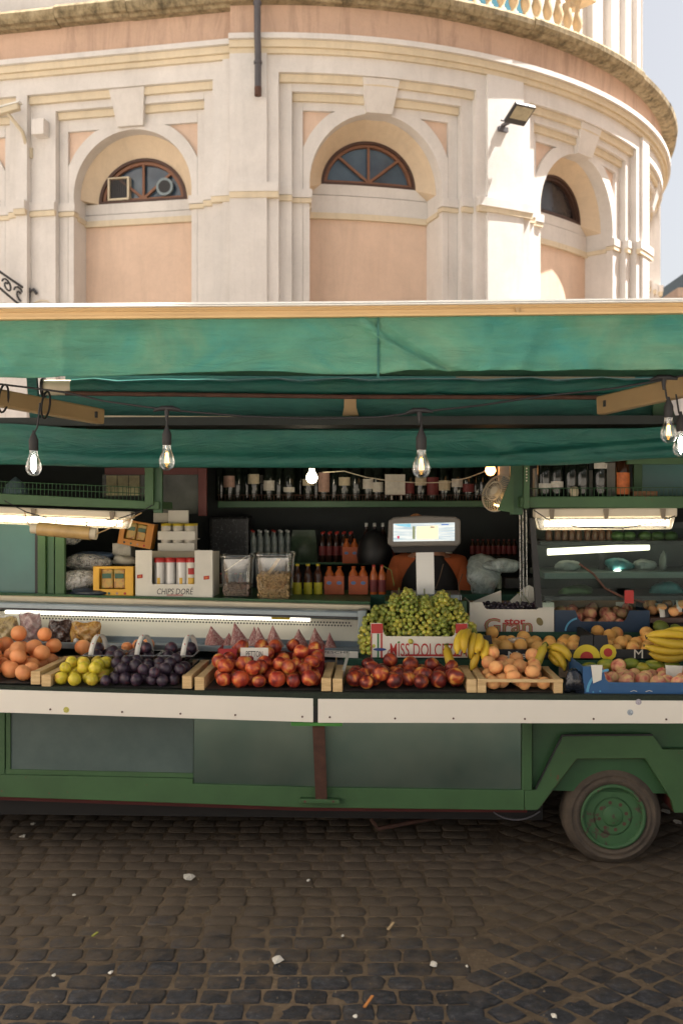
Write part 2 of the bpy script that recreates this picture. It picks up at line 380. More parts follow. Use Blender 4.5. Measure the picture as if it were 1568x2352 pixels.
mb = MB(); mb.raw([(-150, -60, 0), (150, -60, 0), (150, 260, 0), (-150, 260, 0)], [(0, 1, 2, 3)])
street = mb.build('street', M['dirt']); tag(street, 'dark cobbled street with brown dirt in the joints', 'street', kind='structure')
rc = random.Random(11)
def cobble_mesh(k):
    m = MB(); n = 12; ring0 = []; ring1 = []; ring2 = []
    for i in range(n):
        a = 2 * math.pi * (i + 0.5) / n
        c_, s_ = math.cos(a), math.sin(a); q = (abs(c_) ** 7 + abs(s_) ** 7) ** (-1 / 7)
        j = 1 + rc.uniform(-0.075, 0.06)
        x, y = c_ * q * j * 0.5, s_ * q * j * 0.5
        ring0.append((x * 1.0, y * 1.0, -0.02)); ring1.append((x * 0.965, y * 0.965, 0.0075 + rc.uniform(-.001, .001))); ring2.append((x * 0.86, y * 0.86, 0.0115 + rc.uniform(-.0012, .0012)))
    vs = ring0 + ring1 + ring2 + [(0, 0, 0.0125)]
    fs = []
    for i in range(n):
        j = (i + 1) % n
        fs += [(i, j, n + j, n + i), (n + i, n + j, 2 * n + j, 2 * n + i), (2 * n + i, 2 * n + j, 3 * n)]
    m.raw(vs, fs, True); return m.mesh('cobble', mat=M['cobble'])
CM = [cobble_mesh(k) for k in range(10)]
spots = []
pitch = 0.111
# straight courses on the left
y = 2.2; row = 0
while y < 6.6:
    ph = rc.uniform(0, 1) * pitch; x = -3.6 + ph
    dy = pitch * rc.uniform(0.86, 1.0)
    while x < 3.6:
        w = pitch * rc.uniform(0.86, 1.22)
        xb = 0.50 + 0.22 * (y - 3.6)
        cy = y + dy / 2 + 0.018 * x + 0.02 * math.sin(x * 1.3 + y)
        if x + w / 2 < xb: spots.append((x + w / 2, cy, w * 0.985, dy * 0.975, rc.uniform(-.05, .05)))
        x += w
    y += dy; row += 1
# diagonal courses on the right
for i in range(-55, 56):
    for j in range(-55, 56):
        a = R_(38); px_, py_ = i * pitch * 1.02, j * pitch * 1.0
        x = 1.6 + px_ * math.cos(a) - py_ * math.sin(a); yy = 4.0 + px_ * math.sin(a) + py_ * math.cos(a)
        if x < 3.6 and 2.2 < yy < 6.6 and x > 0.50 + 0.22 * (yy - 3.6) + 0.015:
            spots.append((x + rc.uniform(-.008, .008), yy + rc.uniform(-.008, .008), pitch * rc.uniform(.92, 1.0), pitch * rc.uniform(.92, 1.0), a + rc.uniform(-.07, .07)))
def inview(x, y): return y > 2.95 and abs(x) < y * 0.352 + 0.02
spots.sort(key=lambda s: (0 if inview(s[0], s[1]) else 1, s[1]))
rest = MB()
for i, (x, y, w, d, a) in enumerate(spots):
    me = CM[rc.randrange(10)]; rot = a + rc.choice((0, math.pi))
    z = -0.0088 + rc.uniform(-.0025, .0022)
    if i < 300 and inview(x, y):
        o = bpy.data.objects.new('cobble', me); COL.objects.link(o); o.parent = street
        o.location = (x, y, z); o.rotation_euler = (rc.uniform(-.02, .02), rc.uniform(-.02, .02), rot); o.scale = (w, d, 1)
    else:
        mt = Matrix.Translation((x, y, z)) @ Matrix.Rotation(rot, 4, 'Z') @ Matrix.Diagonal((w, d, 1, 1))
        rest.raw([mt @ v.co for v in me.vertices], [tuple(p.vertices) for p in me.polygons], True)
ro = rest.build('cobbles', M['cobble'], street); tag(ro, kind='stuff')
gr = MB(); rg_ = random.Random(31)
for k in range(420):
    y = 3.0 + 1.9 * rg_.random() ** 1.3; x = rg_.uniform(-.36, .36) * y; r = rg_.uniform(.0012, .0042)
    gr.raw([(x - r, y - r, .001), (x + r, y - r * .6, .001), (x + r * .7, y + r, .001), (x - r * .6, y + r * .8, .001), (x, y, .004 + r)], [(0, 1, 4), (1, 2, 4), (2, 3, 4), (3, 0, 4)])
tag(gr.build('grit', simple('pale_grit', (.22, .17, .11, 1), .9, var=.6, scale=3), street), kind='stuff')

mb = MB(); mb.box((-60, -40, -.2), (60, 1.0, .12)); pv = mb.build('bounce_pavement', simple('pale_travertine', (.46, .42, .36, 1), .7, var=.2, scale=2, bump=.2)); tag(pv, 'pale stone paving added out of view to bounce sunlight onto the stall', 'bounce_pavement', kind='structure')  # unseen paving added to bounce sunlight onto the counter front
# ------------------------------------------------------------------ round market hall
BR = 6.47; BX, BY = -0.84, 18.47
SB = BR * R_(-4.45); LA = R_(11.0)      # left of SB the wall runs straight on, turned by LA
def frame_(s):
    th = s / BR if s >= SB - 1e-6 else SB / BR
    x, y = BX + BR * math.sin(th), BY - BR * math.cos(th)
    if s >= SB - 1e-6: return x, y, math.sin(th), -math.cos(th)
    return x + (s - SB) * math.cos(LA), y - (s - SB) * math.sin(LA), -math.sin(LA), -math.cos(LA)
def wrap(s, z, n):
    x, y, nx, ny = frame_(s); return (x + nx * n, y + ny * n, z)
hall = thing('round_building', (BX, BY, 0), 'round cream and peach stucco building with arched niches behind the stall', 'building', truck=False)
def cols(s0, s1, dense=0.13, extra=()):
    n = max(1, int(math.ceil((s1 - s0) / dense))); return sorted(set([s0 + (s1 - s0) * i / n for i in range(n + 1)] + [e for e in extra if s0 < e < s1]))
def plate(m, s0, s1, zlo, zhi, nf, nb, caps=(True, True), ss=None, top=True, bot=True):
    """solid slab on the curved wall: front at nf, back at nb, edges given as functions of s"""
    f0 = zlo if callable(zlo) else (lambda s: zlo); f1 = zhi if callable(zhi) else (lambda s: zhi)
    ss = ss or cols(s0, s1)
    for a, b in zip(ss, ss[1:]):
        la, lb, ha, hb = f0(a), f0(b), f1(a), f1(b)
        m.face([wrap(a, la, nf), wrap(b, lb, nf), wrap(b, hb, nf), wrap(a, ha, nf)])
        if bot: m.face([wrap(a, la, nb), wrap(b, lb, nb), wrap(b, lb, nf), wrap(a, la, nf)])
        if top: m.face([wrap(a, ha, nf), wrap(b, hb, nf), wrap(b, hb, nb), wrap(a, ha, nb)])
    for k, s in ((0, ss[0]), (1, ss[-1])):
        if caps[k]:
            q = [wrap(s, f0(s), nf), wrap(s, f0(s), nb), wrap(s, f1(s), nb), wrap(s, f1(s), nf)]
            m.face(q if k == 0 else q[::-1])
PITCH = BR * R_(27.2); HP = PITCH / 2
ZS, RO, RR = 5.66, 0.88, 1.05        # arch centre height, opening radius, ring radius
ZB = 2.2                              # the hidden foot of the niches
W1, W2, W3_ = 1.26, 1.10, 0.965
N1, N2, N3, NB = -0.10, -0.20, -0.245, -0.68
def arc_s(r, lim, n=28): return [max(-lim, min(lim, -r * math.cos(math.pi * i / n))) for i in range(n + 1)]
def part(name, mat, f, label=None):
    m = MB(); f(m); o = m.build(name, M[mat], hall)
    if label: o['label'] = label
    return o
def bay(c, off, a0, a1, K=1.0, NBK=-0.68, LZ=5.79, LR=0.69, LQ=0.57, blind=False, open_left=False):
    """one arched niche centred at arc length c, its piers reaching from a0 to a1; off moves it in or out"""
    n0, n1, n2, n3, nb = off, off + N1, off + N2, off + N3, off + NBK
    W1, W2, W3_, RO, RR = 1.26 * K, 1.10 * K, 0.965 * K, 0.88 * K, 1.05 * K
    W1L = c - a0 if open_left else W1
    for s0, s1 in (() if open_left else ((a0, c - W1),)) + ((c + W1, a1),):
        def f(m, s0=s0, s1=s1):
            plate(m, s0, s1, 0, 7.12, n0, n0 - 0.3)
            i0, i1 = (s0 + 0.14, s1) if s0 == c + W1 else (s0, s1 - 0.14)
            if i1 > i0 + .02: plate(m, i0, i1, 0, 7.12, n0 + 0.045, n0 - 0.05)
        part('pilaster', 'white_wall', f)
        part('impost', 'white_wall', lambda m, s0=s0, s1=s1: plate(m, s0, s1, 5.45, 5.56, n0 + 0.075, n0 - 0.02))
        part('impost_moulding', 'ochre', lambda m, s0=s0, s1=s1: plate(m, s0, s1, 5.38, 5.45, n0 + 0.062, n0 - 0.02))
    part('lintel', 'white_wall', lambda m: plate(m, c - W1L, c + W1, 6.91, 7.12, n0, n0 - 0.3, (False, False)))
    part('lintel_moulding', 'ochre', lambda m: plate(m, c - W1L + 0.004, c + W1 - 0.004, 6.815, 6.908, n1 + 0.05, n1 - 0.1))
    for s0, s1 in ((c - W1L, c - W2), (c + W2, c + W1)):
        part('outer_frame', 'white_wall', lambda m, s0=s0, s1=s1: plate(m, s0 + .002, s1 - .002, 0, 6.906, n1, n1 - 0.3))
        part('impost', 'white_wall', lambda m, s0=s0, s1=s1: plate(m, s0, s1, 5.452, 5.558, n1 + 0.045, n1 - 0.02))
        part('impost_moulding', 'ochre', lambda m, s0=s0, s1=s1: plate(m, s0, s1, 5.382, 5.448, n1 + 0.035, n1 - 0.02))
    part('outer_frame', 'white_wall', lambda m: plate(m, c - W2, c + W2, 6.72, 6.906, n1 + .001, n1 - 0.3, (False, False)))
    part('frame_moulding', 'ochre', lambda m: plate(m, c - W2 + .004, c + W2 - .004, 6.63, 6.718, n2 + 0.045, n2 - 0.1))
    for s0, s1 in ((c - W2, c - W3_), (c + W3_, c + W2)):
        part('inner_frame', 'white_wall', lambda m, s0=s0, s1=s1: plate(m, s0 + .002, s1 - .002, 0, 6.716, n2, n2 - 0.3))
    part('inner_frame', 'white_wall', lambda m: plate(m, c - W3_, c + W3_, 6.53 if K == 1 else 6.48, 6.716, n2 + .001, n2 - 0.3, (False, False)))
    # arch ring
    ZTOP = 6.531 if K == 1 else 6.481
    lo = lambda s: ZS + math.sqrt(max(0, RO * RO - (s - c) ** 2)) if abs(s - c) < RO else ZS
    hi = lambda s: min(ZTOP + .001, ZS + math.sqrt(max(0, RR * RR - (s - c) ** 2)))
    ss = sorted(set([c + a for a in arc_s(RO, RO)] + [c - W3_ + .002, c + W3_ - .002]))
    part('arch_ring', 'white_wall', lambda m: plate(m, 0, 0, lo, hi, n2 - .001, n2 - 0.2, ss=ss))
    for sg in (-1, 1):
        part('jamb', 'white_wall', lambda m, sg=sg: plate(m, *sorted((c + sg * RO, c + sg * (W3_ - .002))), 0, ZS + .001, n2 - .001, nb - 0.05))
        part('impost', 'white_wall', lambda m, sg=sg: plate(m, *sorted((c + sg * (RO - 0.03), c + sg * W2)), 5.453, 5.557, n2 + 0.04, n2 - 0.1))
        part('impost_moulding', 'ochre', lambda m, sg=sg: plate(m, *sorted((c + sg * (RO - 0.02), c + sg * W2)), 5.393, 5.447, n2 + 0.03, n2 - 0.1))
        part('reveal_moulding', 'ochre', lambda m, sg=sg: plate(m, *sorted((c + sg * (RO - 0.025), c + sg * RO)), 5.36, 5.42, n2 - 0.1, nb))
        sp = sorted(set([c + sg * a for a in (0.48 * K, 0.54 * K, 0.6 * K, 0.66 * K, 0.72 * K, 0.78 * K, 0.84 * K, 0.90 * K, W3_)]))
        part('spandrel', 'orange_wall', lambda m, sp=sp: plate(m, 0, 0, lambda s: ZS + math.sqrt(max(0, (RR - .02) ** 2 - (s - c) ** 2)), ZTOP, n3, n3 - 0.1, ss=sp))
    # keystone
    def f(m):
        pr = [wrap(c - 0.17, ZTOP - .006, n2 + 0.06), wrap(c + 0.17, ZTOP - .006, n2 + 0.06), wrap(c + 0.235, 6.905, n1 + 0.075), wrap(c - 0.235, 6.905, n1 + 0.075)]
        bk = [wrap(c - 0.17, ZTOP - .006, n2 - 0.1), wrap(c + 0.17, ZTOP - .006, n2 - 0.1), wrap(c + 0.235, 6.905, n2 - 0.1), wrap(c - 0.235, 6.905, n2 - 0.1)]
        m.raw(pr + bk, [(0, 1, 2, 3), (7, 6, 5, 4), (0, 4, 5, 1), (1, 5, 6, 2), (2, 6, 7, 3), (3, 7, 4, 0)])
    part('keystone', 'white_wall', f)
    # splayed hood between the arch and the half-round window
    def f(m):
        n = 24
        for i in range(n):
            qs = []
            for k in (i, i + 1):
                t_ = math.pi * k / n
                qs.append((wrap(c - RO * math.cos(t_), ZS + RO * math.sin(t_), n2 - 0.19), wrap(c - LR * math.cos(t_), LZ + LQ * math.sin(t_), nb)))
            m.face([qs[0][0], qs[1][0], qs[1][1], qs[0][1]], True)
        for sg in (-1, 1):
            m.face([wrap(c + sg * RO, ZS, n2 - 0.19), wrap(c + sg * LR, LZ, nb), wrap(c + sg * RO, ZS, nb)])
    part('niche_hood', 'hood', f)
    part('sill_band', 'white_wall', lambda m: (plate(m, c - RO, c + RO, 5.42, LZ - .15, nb + 0.03, nb - 0.1), plate(m, c - RO, c + RO, LZ - .138, LZ - .002, nb + 0.015, nb - 0.1)))
    part('sill_moulding', 'ochre', lambda m: plate(m, c - RO, c + RO, 5.34, 5.415, nb + 0.045, nb - 0.1))
    part('niche_panel', 'orange_wall', lambda m: plate(m, c - RO, c + RO, 0, 5.338, nb, nb - 0.1))
    # half-round window
    def ringf(m, r0, r1, nf, nk):
        n = 28
        for i in range(n):
            P = []
            for k in (i, i + 1):
                t_ = math.pi * k / n; cs, sn = math.cos(t_), math.sin(t_)
                q0, q1 = r0 * LQ / LR, r1 * LQ / LR; P.append([wrap(c - r0 * cs, LZ + q0 * sn, nf), wrap(c - r1 * cs, LZ + q1 * sn, nf), wrap(c - r0 * cs, LZ + q0 * sn, nk), wrap(c - r1 * cs, LZ + q1 * sn, nk)])
            A, B = P
            m.face([A[0], A[1], B[1], B[0]]); m.face([A[0], B[0], B[2], A[2]]); m.face([A[1], A[3], B[3], B[1]])
    m = MB(); ringf(m, LR - .035, LR + .005, nb + 0.02, nb - 0.2); plate(m, c - LR, c + LR, LZ - .001, LZ + 0.03, nb + 0.018, nb - 0.2)
    win = m.build('window', M['brown_dark'], hall)
    m = MB(); ringf(m, LR - .078, LR - .036, nb - 0.01, nb - 0.15); plate(m, c - LR + .07, c + LR - .07, LZ + .031, LZ + 0.06, nb - 0.012, nb - 0.15)
    m.build('frame', M['brown_frame'] if not blind else M['brown_dark'], win)
    gl = 'blue_glass' if not blind else 'dark_glass'
    n_p = 4
    for k in range(n_p):
        t0, t1 = math.pi * k / n_p, math.pi * (k + 1) / n_p
        pts = [wrap(c, LZ + .06, nb - 0.06)]
        for i in range(7):
            tt = t0 + (t1 - t0) * i / 6; pts.append(wrap(c - (LR - .06) * math.cos(tt), max(LZ + .05, LZ + (LR - .06) * LQ / LR * math.sin(tt)), nb - 0.06))
        m = MB(); m.face(pts); m.face([(p[0], p[1] + 0.012, p[2]) for p in pts[::-1]]); m.build('pane', M[gl], win)
    if not blind:
        for k in range(1, n_p):
            tt = math.pi * k / n_p
            m = MB(); m.bar(wrap(c, LZ + .05, nb - 0.03), wrap(c - (LR - .06) * math.cos(tt), LZ + (LR - .06) * LQ / LR * math.sin(tt), nb - 0.03), 0.030, 0.05, up=(0, 1, 0)); m.build('glazing_bar', M['brown_frame'], win)
        m = MB(); ringf(m, 0.001, 0.085, nb + 0.005, nb - 0.1); m.build('hub', M['brown_frame'], win)
    m = MB(); plate(m, c - 0.76, c + 0.76, LZ - 0.1, LZ + 0.7, nb - 0.25, nb - 0.3); m.build('backing', M['black'], win)
M['hood'] = stucco('warm_niche_stucco', (0.72, 0.585, 0.43, 1), 0.1)
S_ = lambda deg: BR * R_(deg)
OFFL = -0.13
CL = SB - 1.40
bay(CL - 2.62, OFFL, CL - 4.2, CL - 1.335, 0.90, -0.56, 5.64, 0.60, 0.56, open_left=True)
bay(CL, OFFL, CL - 1.335, SB, 0.90, -0.56, 5.64, 0.60, 0.56, open_left=True)
bay(S_(11.9), 0.0, SB, S_(26.6)); bay(S_(41.6), 0.0, S_(26.6), S_(55.2), NBK=-0.64, blind=True); bay(S_(69.0), 0.0, S_(55.2), S_(82.6), blind=True); bay(S_(96.2), 0.0, S_(82.6), S_(109), blind=True)
SL, SR = CL - 4.2, S_(109)
def two(name, mat, z0, z1, nf, nb):
    part(name, mat, lambda m: plate(m, SL, SB - .0005, z0, z1, nf + OFFL, nb + OFFL)); part(name, mat, lambda m: plate(m, SB, SR, z0, z1, nf, nb))
two('string_course', 'ochre', 7.12, 7.18, 0.045, -0.3); two('string_course', 'ochre', 7.181, 7.265, 0.08, -0.3)
two('string_course', 'white_wall', 7.266, 7.33, 0.125, -0.3)
two('fascia', 'fascia', 7.331, 7.76, 0.0, -0.3)
# closing wall behind, roof terrace
def f(m):
    a0 = SR; a1 = SB + 2 * math.pi * BR; pts = [wrap(lerp(a0, a1 - 1.2 * BR, i / 40), 0, -.05) for i in range(41)] + [wrap(SL, 0, -3.0), wrap(SL, 0, -.2)]
    for p, q in zip(pts, pts[1:]): m.face([p, q, (q[0], q[1], 7.8), (p[0], p[1], 7.8)])
part('rear_wall', 'white_wall', f)
part('terrace', 'stone', lambda m: m.face([wrap(lerp(SB, SR, i / 40), 7.86, -.02) for i in range(41)] + [wrap(lerp(SR, SB + 2 * math.pi * BR - 1.2 * BR, i / 30), 7.86, -.05) for i in range(1, 31)] + [wrap(SL, 7.86, -3.0), wrap(SL, 7.86, -.2)]))
# cornice: rough stone blocks laid round the edge
prof = [(-0.2, 7.72), (0.11, 7.72), (0.14, 7.745), (0.19, 7.75), (0.225, 7.80), (0.235, 7.86), (0.20, 7.905), (0.03, 7.915), (-0.2, 7.915)]
s = SL; rb = random.Random(3)
while s < SR:
    w = rb.uniform(0.95, 1.35)
    if s < SB < s + w: w = SB - s
    if s < SB - .01 < s + w + .25: w = SB - s
    o_ = OFFL if s + w / 2 < SB else 0.0; j = rb.uniform(-.008, .008)
    m = MB(); ss = cols(s + 0.004, s + w - 0.004, 0.16)
    for a, b in zip(ss, ss[1:]):
        for p, q in zip(prof, prof[1:]):
            m.face([wrap(a, p[1] + j, p[0] + o_ + j), wrap(b, p[1] + j, p[0] + o_ + j), wrap(b, q[1] + j, q[0] + o_ + j), wrap(a, q[1] + j, q[0] + o_ + j)])
    for a in (ss[0], ss[-1]): m.face([wrap(a, p[1] + j, p[0] + o_ + j) for p in prof])
    m.build('cornice_stone', M['stone'], hall); s += w
# upper storey, set back behind a balustrade
U = -0.42
def f(m):
    plate(m, SB, S_(100), 7.88, 10.8, U, U - 0.4); plate(m, SL, SB - .001, 7.88, 10.8, U + OFFL, U - .4)
part('upper_wall', 'white_wall', f)
for dg in (46, 51.5, 57, 64, 72):
    part('upper_pilaster', 'white_wall', lambda m, dg=dg: (plate(m, S_(dg), S_(dg + 2.6), 7.9, 10.8, U + 0.10, U - .05), plate(m, S_(dg) - .04, S_(dg + 2.6) + .04, 7.9, 8.25, U + 0.14, U - .05)))
m = MB(); plate(m, S_(14), S_(33), 8.1, 10.2, U + 0.012, U - .05); m.build('upper_window', simple('sky_blue_pane', (0.13, 0.32, 0.42, 1), 0.15), hall)
bprof = [(0.062, 0.0), (0.062, 0.05), (0.04, 0.07), (0.035, 0.11), (0.06, 0.17), (0.072, 0.24), (0.05, 0.33), (0.032, 0.42), (0.028, 0.47), (0.045, 0.49), (0.045, 0.52), (0.06, 0.53), (0.06, 0.58)]
bme = MB().lathe(bprof, seg=12).mesh('baluster', mat=M['baluster'])
dg = 4.0
while dg < 40.5:
    o = bpy.data.objects.new('baluster', bme); COL.objects.link(o); o.parent = hall
    p = wrap(S_(dg), 7.99, -0.06); o.location = Vector(p) - Vector(hall['_o']); dg += 1.75
part('balustrade_plinth', 'white_wall', lambda m: plate(m, S_(2), S_(41.6), 7.91, 7.99, 0.04, -0.16))
part('handrail', 'baluster', lambda m: plate(m, S_(2), S_(41.6), 8.57, 8.69, 0.04, -0.16))
part('handrail', 'baluster', lambda m: plate(m, S_(40.4), S_(41.6), 8.571, 8.689, -0.16, -0.5))
part('balustrade_plinth', 'white_wall', lambda m: plate(m, S_(40.4), S_(41.6), 7.911, 7.989, -0.16, -0.5))

# ------------------------------------------------------------------ things fixed to the hall
pS = S_(-1.35)
dp = thing('downpipe', wrap(pS, 6.55, 0.12), 'grey iron downpipe ending halfway down the facade between two niches', 'pipe', truck=False)
m = MB(); m.tube([wrap(pS, 6.66, 0.13), wrap(pS, 7.1, 0.13), wrap(pS, 7.25, 0.185), wrap(pS, 7.6, 0.20), wrap(pS, 8.1, 0.32)], 0.040, 12); m.build('pipe', M['grey_pipe'], dp)
m = MB(); m.tube([wrap(pS, 6.57, 0.13), wrap(pS, 6.67, 0.13)], 0.043, 12); m.build('outlet', M['rust'], dp)
for z in (6.95, 7.62): m = MB(); m.tube([wrap(pS, z, 0.13 if z < 7.2 else .2), wrap(pS, z + .03, 0.13 if z < 7.2 else .2)], 0.05, 12); m.bar(wrap(pS, z + .015, 0.13), wrap(pS, z + .015, 0.0), 0.02); m.build('clip', M['grey_pipe'], dp)
def away(s): x, y, a, b = frame_(s); return Vector((a, b, 0)), Vector((-b, a, 0))
# floodlight on the right pier
fs = S_(26.2); no, ta = away(fs); o0 = Vector(wrap(fs, 6.50, 0.05))
fl = thing('floodlight', o0, 'flat dark floodlight tilted down on the right pier', 'floodlight', truck=False)
n_ = (no * 0.50 - Vector((0, 0, 1)) * 0.86).normalized(); up_ = ta.cross(n_).normalized(); c0 = o0 + no * 0.27 + Vector((0, 0, .05)) + ta * 0.08
def plank(c, wx, wy, th, a, b, n): 
    m = MB(); m.prism([c - a * wx - b * wy, c + a * wx - b * wy, c + a * wx + b * wy, c - a * wx + b * wy], n * th); return m
plank(c0, 0.15, 0.145, -0.05, ta, up_, n_).build('housing', M['dark_metal'], fl, bevel=.008)
plank(c0 + up_ * (0.03 if up_.z > 0 else -0.03), 0.128, 0.092, 0.004, ta, up_, n_).build('lens', simple('lamp_lens', (0.42, 0.38, 0.27, 1), 0.15, var=0.4, scale=9), fl)
m = MB(); m.bar(o0, o0 + no * 0.16, 0.05, 0.03); m.tube([o0 + no * 0.14 - ta * 0.12, o0 + no * .16 + ta * .2], 0.012, 8); m.bar(o0 - no * .05 - Vector((0, 0, .05)), o0 + no * .03 - Vector((0, 0, .05)), 0.14, 0.06); m.build('bracket', M['grey_pipe'], fl)
# security camera at the left edge
cs = CL - 1.36; no, ta = away(cs); o0 = Vector(wrap(cs, 6.2, OFFL + N1))
sc_ = thing('security_camera', o0, 'white security camera on a wall bracket at the left edge', 'camera', truck=False)
a0 = o0 + no * 0.28 + Vector((0, 0, 0.42)) - ta * 0.34; a1 = a0 + ta * 0.36 + Vector((0, 0, 0.07))
m = MB(); m.bar(a0, a1, 0.085, 0.075); m.build('housing', M['cream_edge'], sc_, bevel=.01)
m = MB(); m.bar(a0 + Vector((0, 0, .05)) - ta * .03, a1 + Vector((0, 0, .05)) + ta * .02, 0.10, 0.018); m.build('sunshield', M['white_plastic'], sc_)
m = MB(); m.tube([a0 + ta * .06 - Vector((0, 0, .075)), a0 + ta * .06 - Vector((0, 0, .03))], .014, 8); m.build('cable_gland', M['black'], sc_)
m = MB(); m.tube([a0 + ta * .2, o0 + no * .16 + Vector((0, 0, .22)), o0 + no * 0.02], 0.024, 8); m.bar(o0 - no * .01, o0 + no * .03, .11, .13); m.build('arm', M['cream_edge'], sc_)
bs = CL - 1.16; no2, ta2 = away(bs); o1 = Vector(wrap(bs, 6.48, OFFL + N1))
m = MB(); m.prism([o1 - ta2 * .085 - Vector((0, 0, .1)), o1 + ta2 * .085 - Vector((0, 0, .1)), o1 + ta2 * .085 + Vector((0, 0, .1)), o1 - ta2 * .085 + Vector((0, 0, .1))], no2 * 0.16)
solo('junction_box', m, M['white_wall'], o1, 'cream junction box on the pier beside the security camera', 'junction box', truck=False, bevel=.008)
# wrought-iron lamp bracket, lower left
ls = CL - 1.36; no, ta = away(ls); o0 = Vector(wrap(ls, 4.16, OFFL + N1))
lb = thing('lamp_bracket', o0, 'ornate wrought iron lamp bracket on the left pier', 'bracket', truck=False)
Z = Vector((0, 0, 1))
A = o0 + no * 0.02; Bp = o0 + Z * .26 + no * .03 + ta * .02; tip = o0 - ta * 0.62 + Z * 0.72 + no * 0.75
m = MB(); m.tube([A, A * .5 + tip * .5 - Z * .02, tip], 0.016, 8); m.tube([Bp, Bp * .5 + tip * .5 + Z * .03, tip], 0.016, 8); m.bar(A - Z * .03, Bp + Z * .05, .035, .03); m.tube([Bp, Bp + ta * .06 + Z * .03, Bp + ta * .10 - Z * .03], .02, 8); m.build('frame', M['bracket_iron'], lb)
for k in range(5):
    t_ = 0.12 + 0.17 * k; pa = A.lerp(tip, t_); pb = Bp.lerp(tip, t_); cc = (pa + pb) / 2; rr_ = (pb - pa).length * 0.42
    d1 = (tip - A).normalized(); d2 = (pb - pa).normalized()
    m = MB(); m.tube([cc + (d1 * math.cos(q * .55) + d2 * math.sin(q * .55)) * rr_ * (1 - q * .045) for q in range(16)], 0.013, 6); m.build('scroll', M['bracket_iron'], lb)
m = MB(); pts = [wrap(CL + a, zz, OFFL + N1 + .01) for a, zz in ((-1.28, 4.28), (-1.20, 4.31), (-1.10, 4.30), (-1.04, 4.22), (-1.00, 4.18))]
m.tube(pts, .009, 6); solo('wall_cable', m, M['ochre'], pts[0], 'thin ochre cable looping on the wall beside the lamp bracket', 'cable', truck=False)
# things in the left lunette
ws = CL; no, ta = away(ws); nbk = OFFL - 0.56
o0 = Vector(wrap(ws - 0.33, 5.69, nbk))
ac = thing('air_conditioner', o0, 'boxy beige air conditioner set in the left half round window', 'air conditioner', truck=False)
def rect(c, w, h, d, no, ta): 
    m = MB(); m.prism([c - ta * w, c + ta * w, c + ta * w + Z * h, c - ta * w + Z * h], no * d); return m
for (dx, w, z0, h) in ((-.135, .012, 0, .27), (.135, .012, 0, .27), (0, .147, -.012, .024), (0, .147, .27, .016)):
    rect(o0 + ta * dx + Z * z0 - no * .09, w, h, 0.12, no, ta).build('casing', M['cream_edge'], ac)
for k in range(9): rect(o0 + ta * (-.11 + k * .0275) + Z * .014 - no * .02, .009, .25, .02, no, ta).build('grille_slat', M['dark_metal'], ac)
o0 = Vector(wrap(ws + 0.30, 5.82, nbk))
ve = thing('vent_outlet', o0, 'round black vent hole with pale collar in the left half round window', 'vent', truck=False)
def ringv(c, r0, r1, no, ta, d, n=20):
    m = MB()
    for i in range(n):
        a, b = 2 * math.pi * i / n, 2 * math.pi * (i + 1) / n
        e = lambda r, q: c + (ta * math.cos(q) + Z * math.sin(q)) * r
        m.face([e(r0, a), e(r1, a), e(r1, b), e(r0, b)]); m.face([e(r1, a), e(r1, a) - no * d, e(r1, b) - no * d, e(r1, b)])
    return m
ringv(o0 + no * .012, 0.001, .083, no, ta, .04).build('hole', M['black'], ve); ringv(o0 + no * .014, .083, .115, no, ta, .05).build('collar', simple('collar', (.2, .25, .27, 1), .5), ve)
# far house and roof garden beyond the right edge
fh = thing('far_house', (22.5, 62, 0), 'far house with pinkish roof edge beyond the right side of the facade', 'building', truck=False)
m = MB(); m.box((20.4, 60, 0), (38, 74, 14.55)); m.build('wall', M['white_wall'], fh)
m = MB(); m.box((20.2, 59.8, 14.56), (38.2, 74.2, 15.1)); m.build('roof_edge', M['orange_wall'], fh)
m = MB(); m.box((20.9, 60.1, 15.11), (30, 66, 16.2)); m.build('terrace_wall', simple('blue_grey_wall', (.16, .22, .26, 1), .8), fh)
tp = thing('terrace_plant', (21.4, 60.4, 16.2), 'small leafy potted plant on the roof of the far house', 'plant', truck=False)
m = MB(); m.lathe([(.22, 0), (.30, .35), (.33, .36)], (21.4, 60.45, 16.2), 10); m.build('pot', simple('terracotta', (.30, .14, .08, 1), .8), tp)
m = MB(); rl = random.Random(5)
for k in range(260):
    a = rl.uniform(0, 6.28); r = rl.uniform(0, .55); p = Vector((21.4 + r * math.cos(a), 60.45 + r * math.sin(a) * .5, 16.55 + rl.uniform(0, .75) * (1 - r * .6))); d = Vector((rl.uniform(-1, 1), rl.uniform(-1, 1), rl.uniform(-.3, 1))).normalized() * .11; e = d.cross(Vector((0, 1, .3))).normalized() * .05
    m.face([p - d, p + e, p + d, p - e])
m.build('foliage', simple('leaf', (.09, .14, .03, 1), .6, var=.4, scale=8), tp)

# added unseen houses: the right one shades the stall, the left one throws sunlight back
def added_house(x0, x1, y0, y1, h, face, wall, label):
    nh = thing('added_house', ((x0 + x1) / 2, (y0 + y1) / 2, 0), label, 'building', truck=False)
    m = MB(); m.box((x0, y0, 0), (x1, y1, h)); m.build('wall', M[wall], nh)
    m = MB(); m.box((x0 - .3, y0 - .3, h + .01), (x1 + .3, y1 + .3, h + .4)); m.build('roof', M['stone'], nh)
    for r_ in range(int(h / 3.6)):
        for k in range(int((y1 - y0) / 2.8)):
            y_ = y0 + 1.5 + k * 2.8; z_ = 1.6 + r_ * 3.4
            m = MB(); m.box((face - .06, y_ - .6, z_ - .1), (face + .06, y_ + .6, z_ + 1.9)); w_ = m.build('window', M['white_wall'], nh)
            m = MB(); m.box((face - .08, y_ - .45, z_), (face + .08, y_ + .45, z_ + 1.78)); m.build('pane', M['dark_glass'], w_)
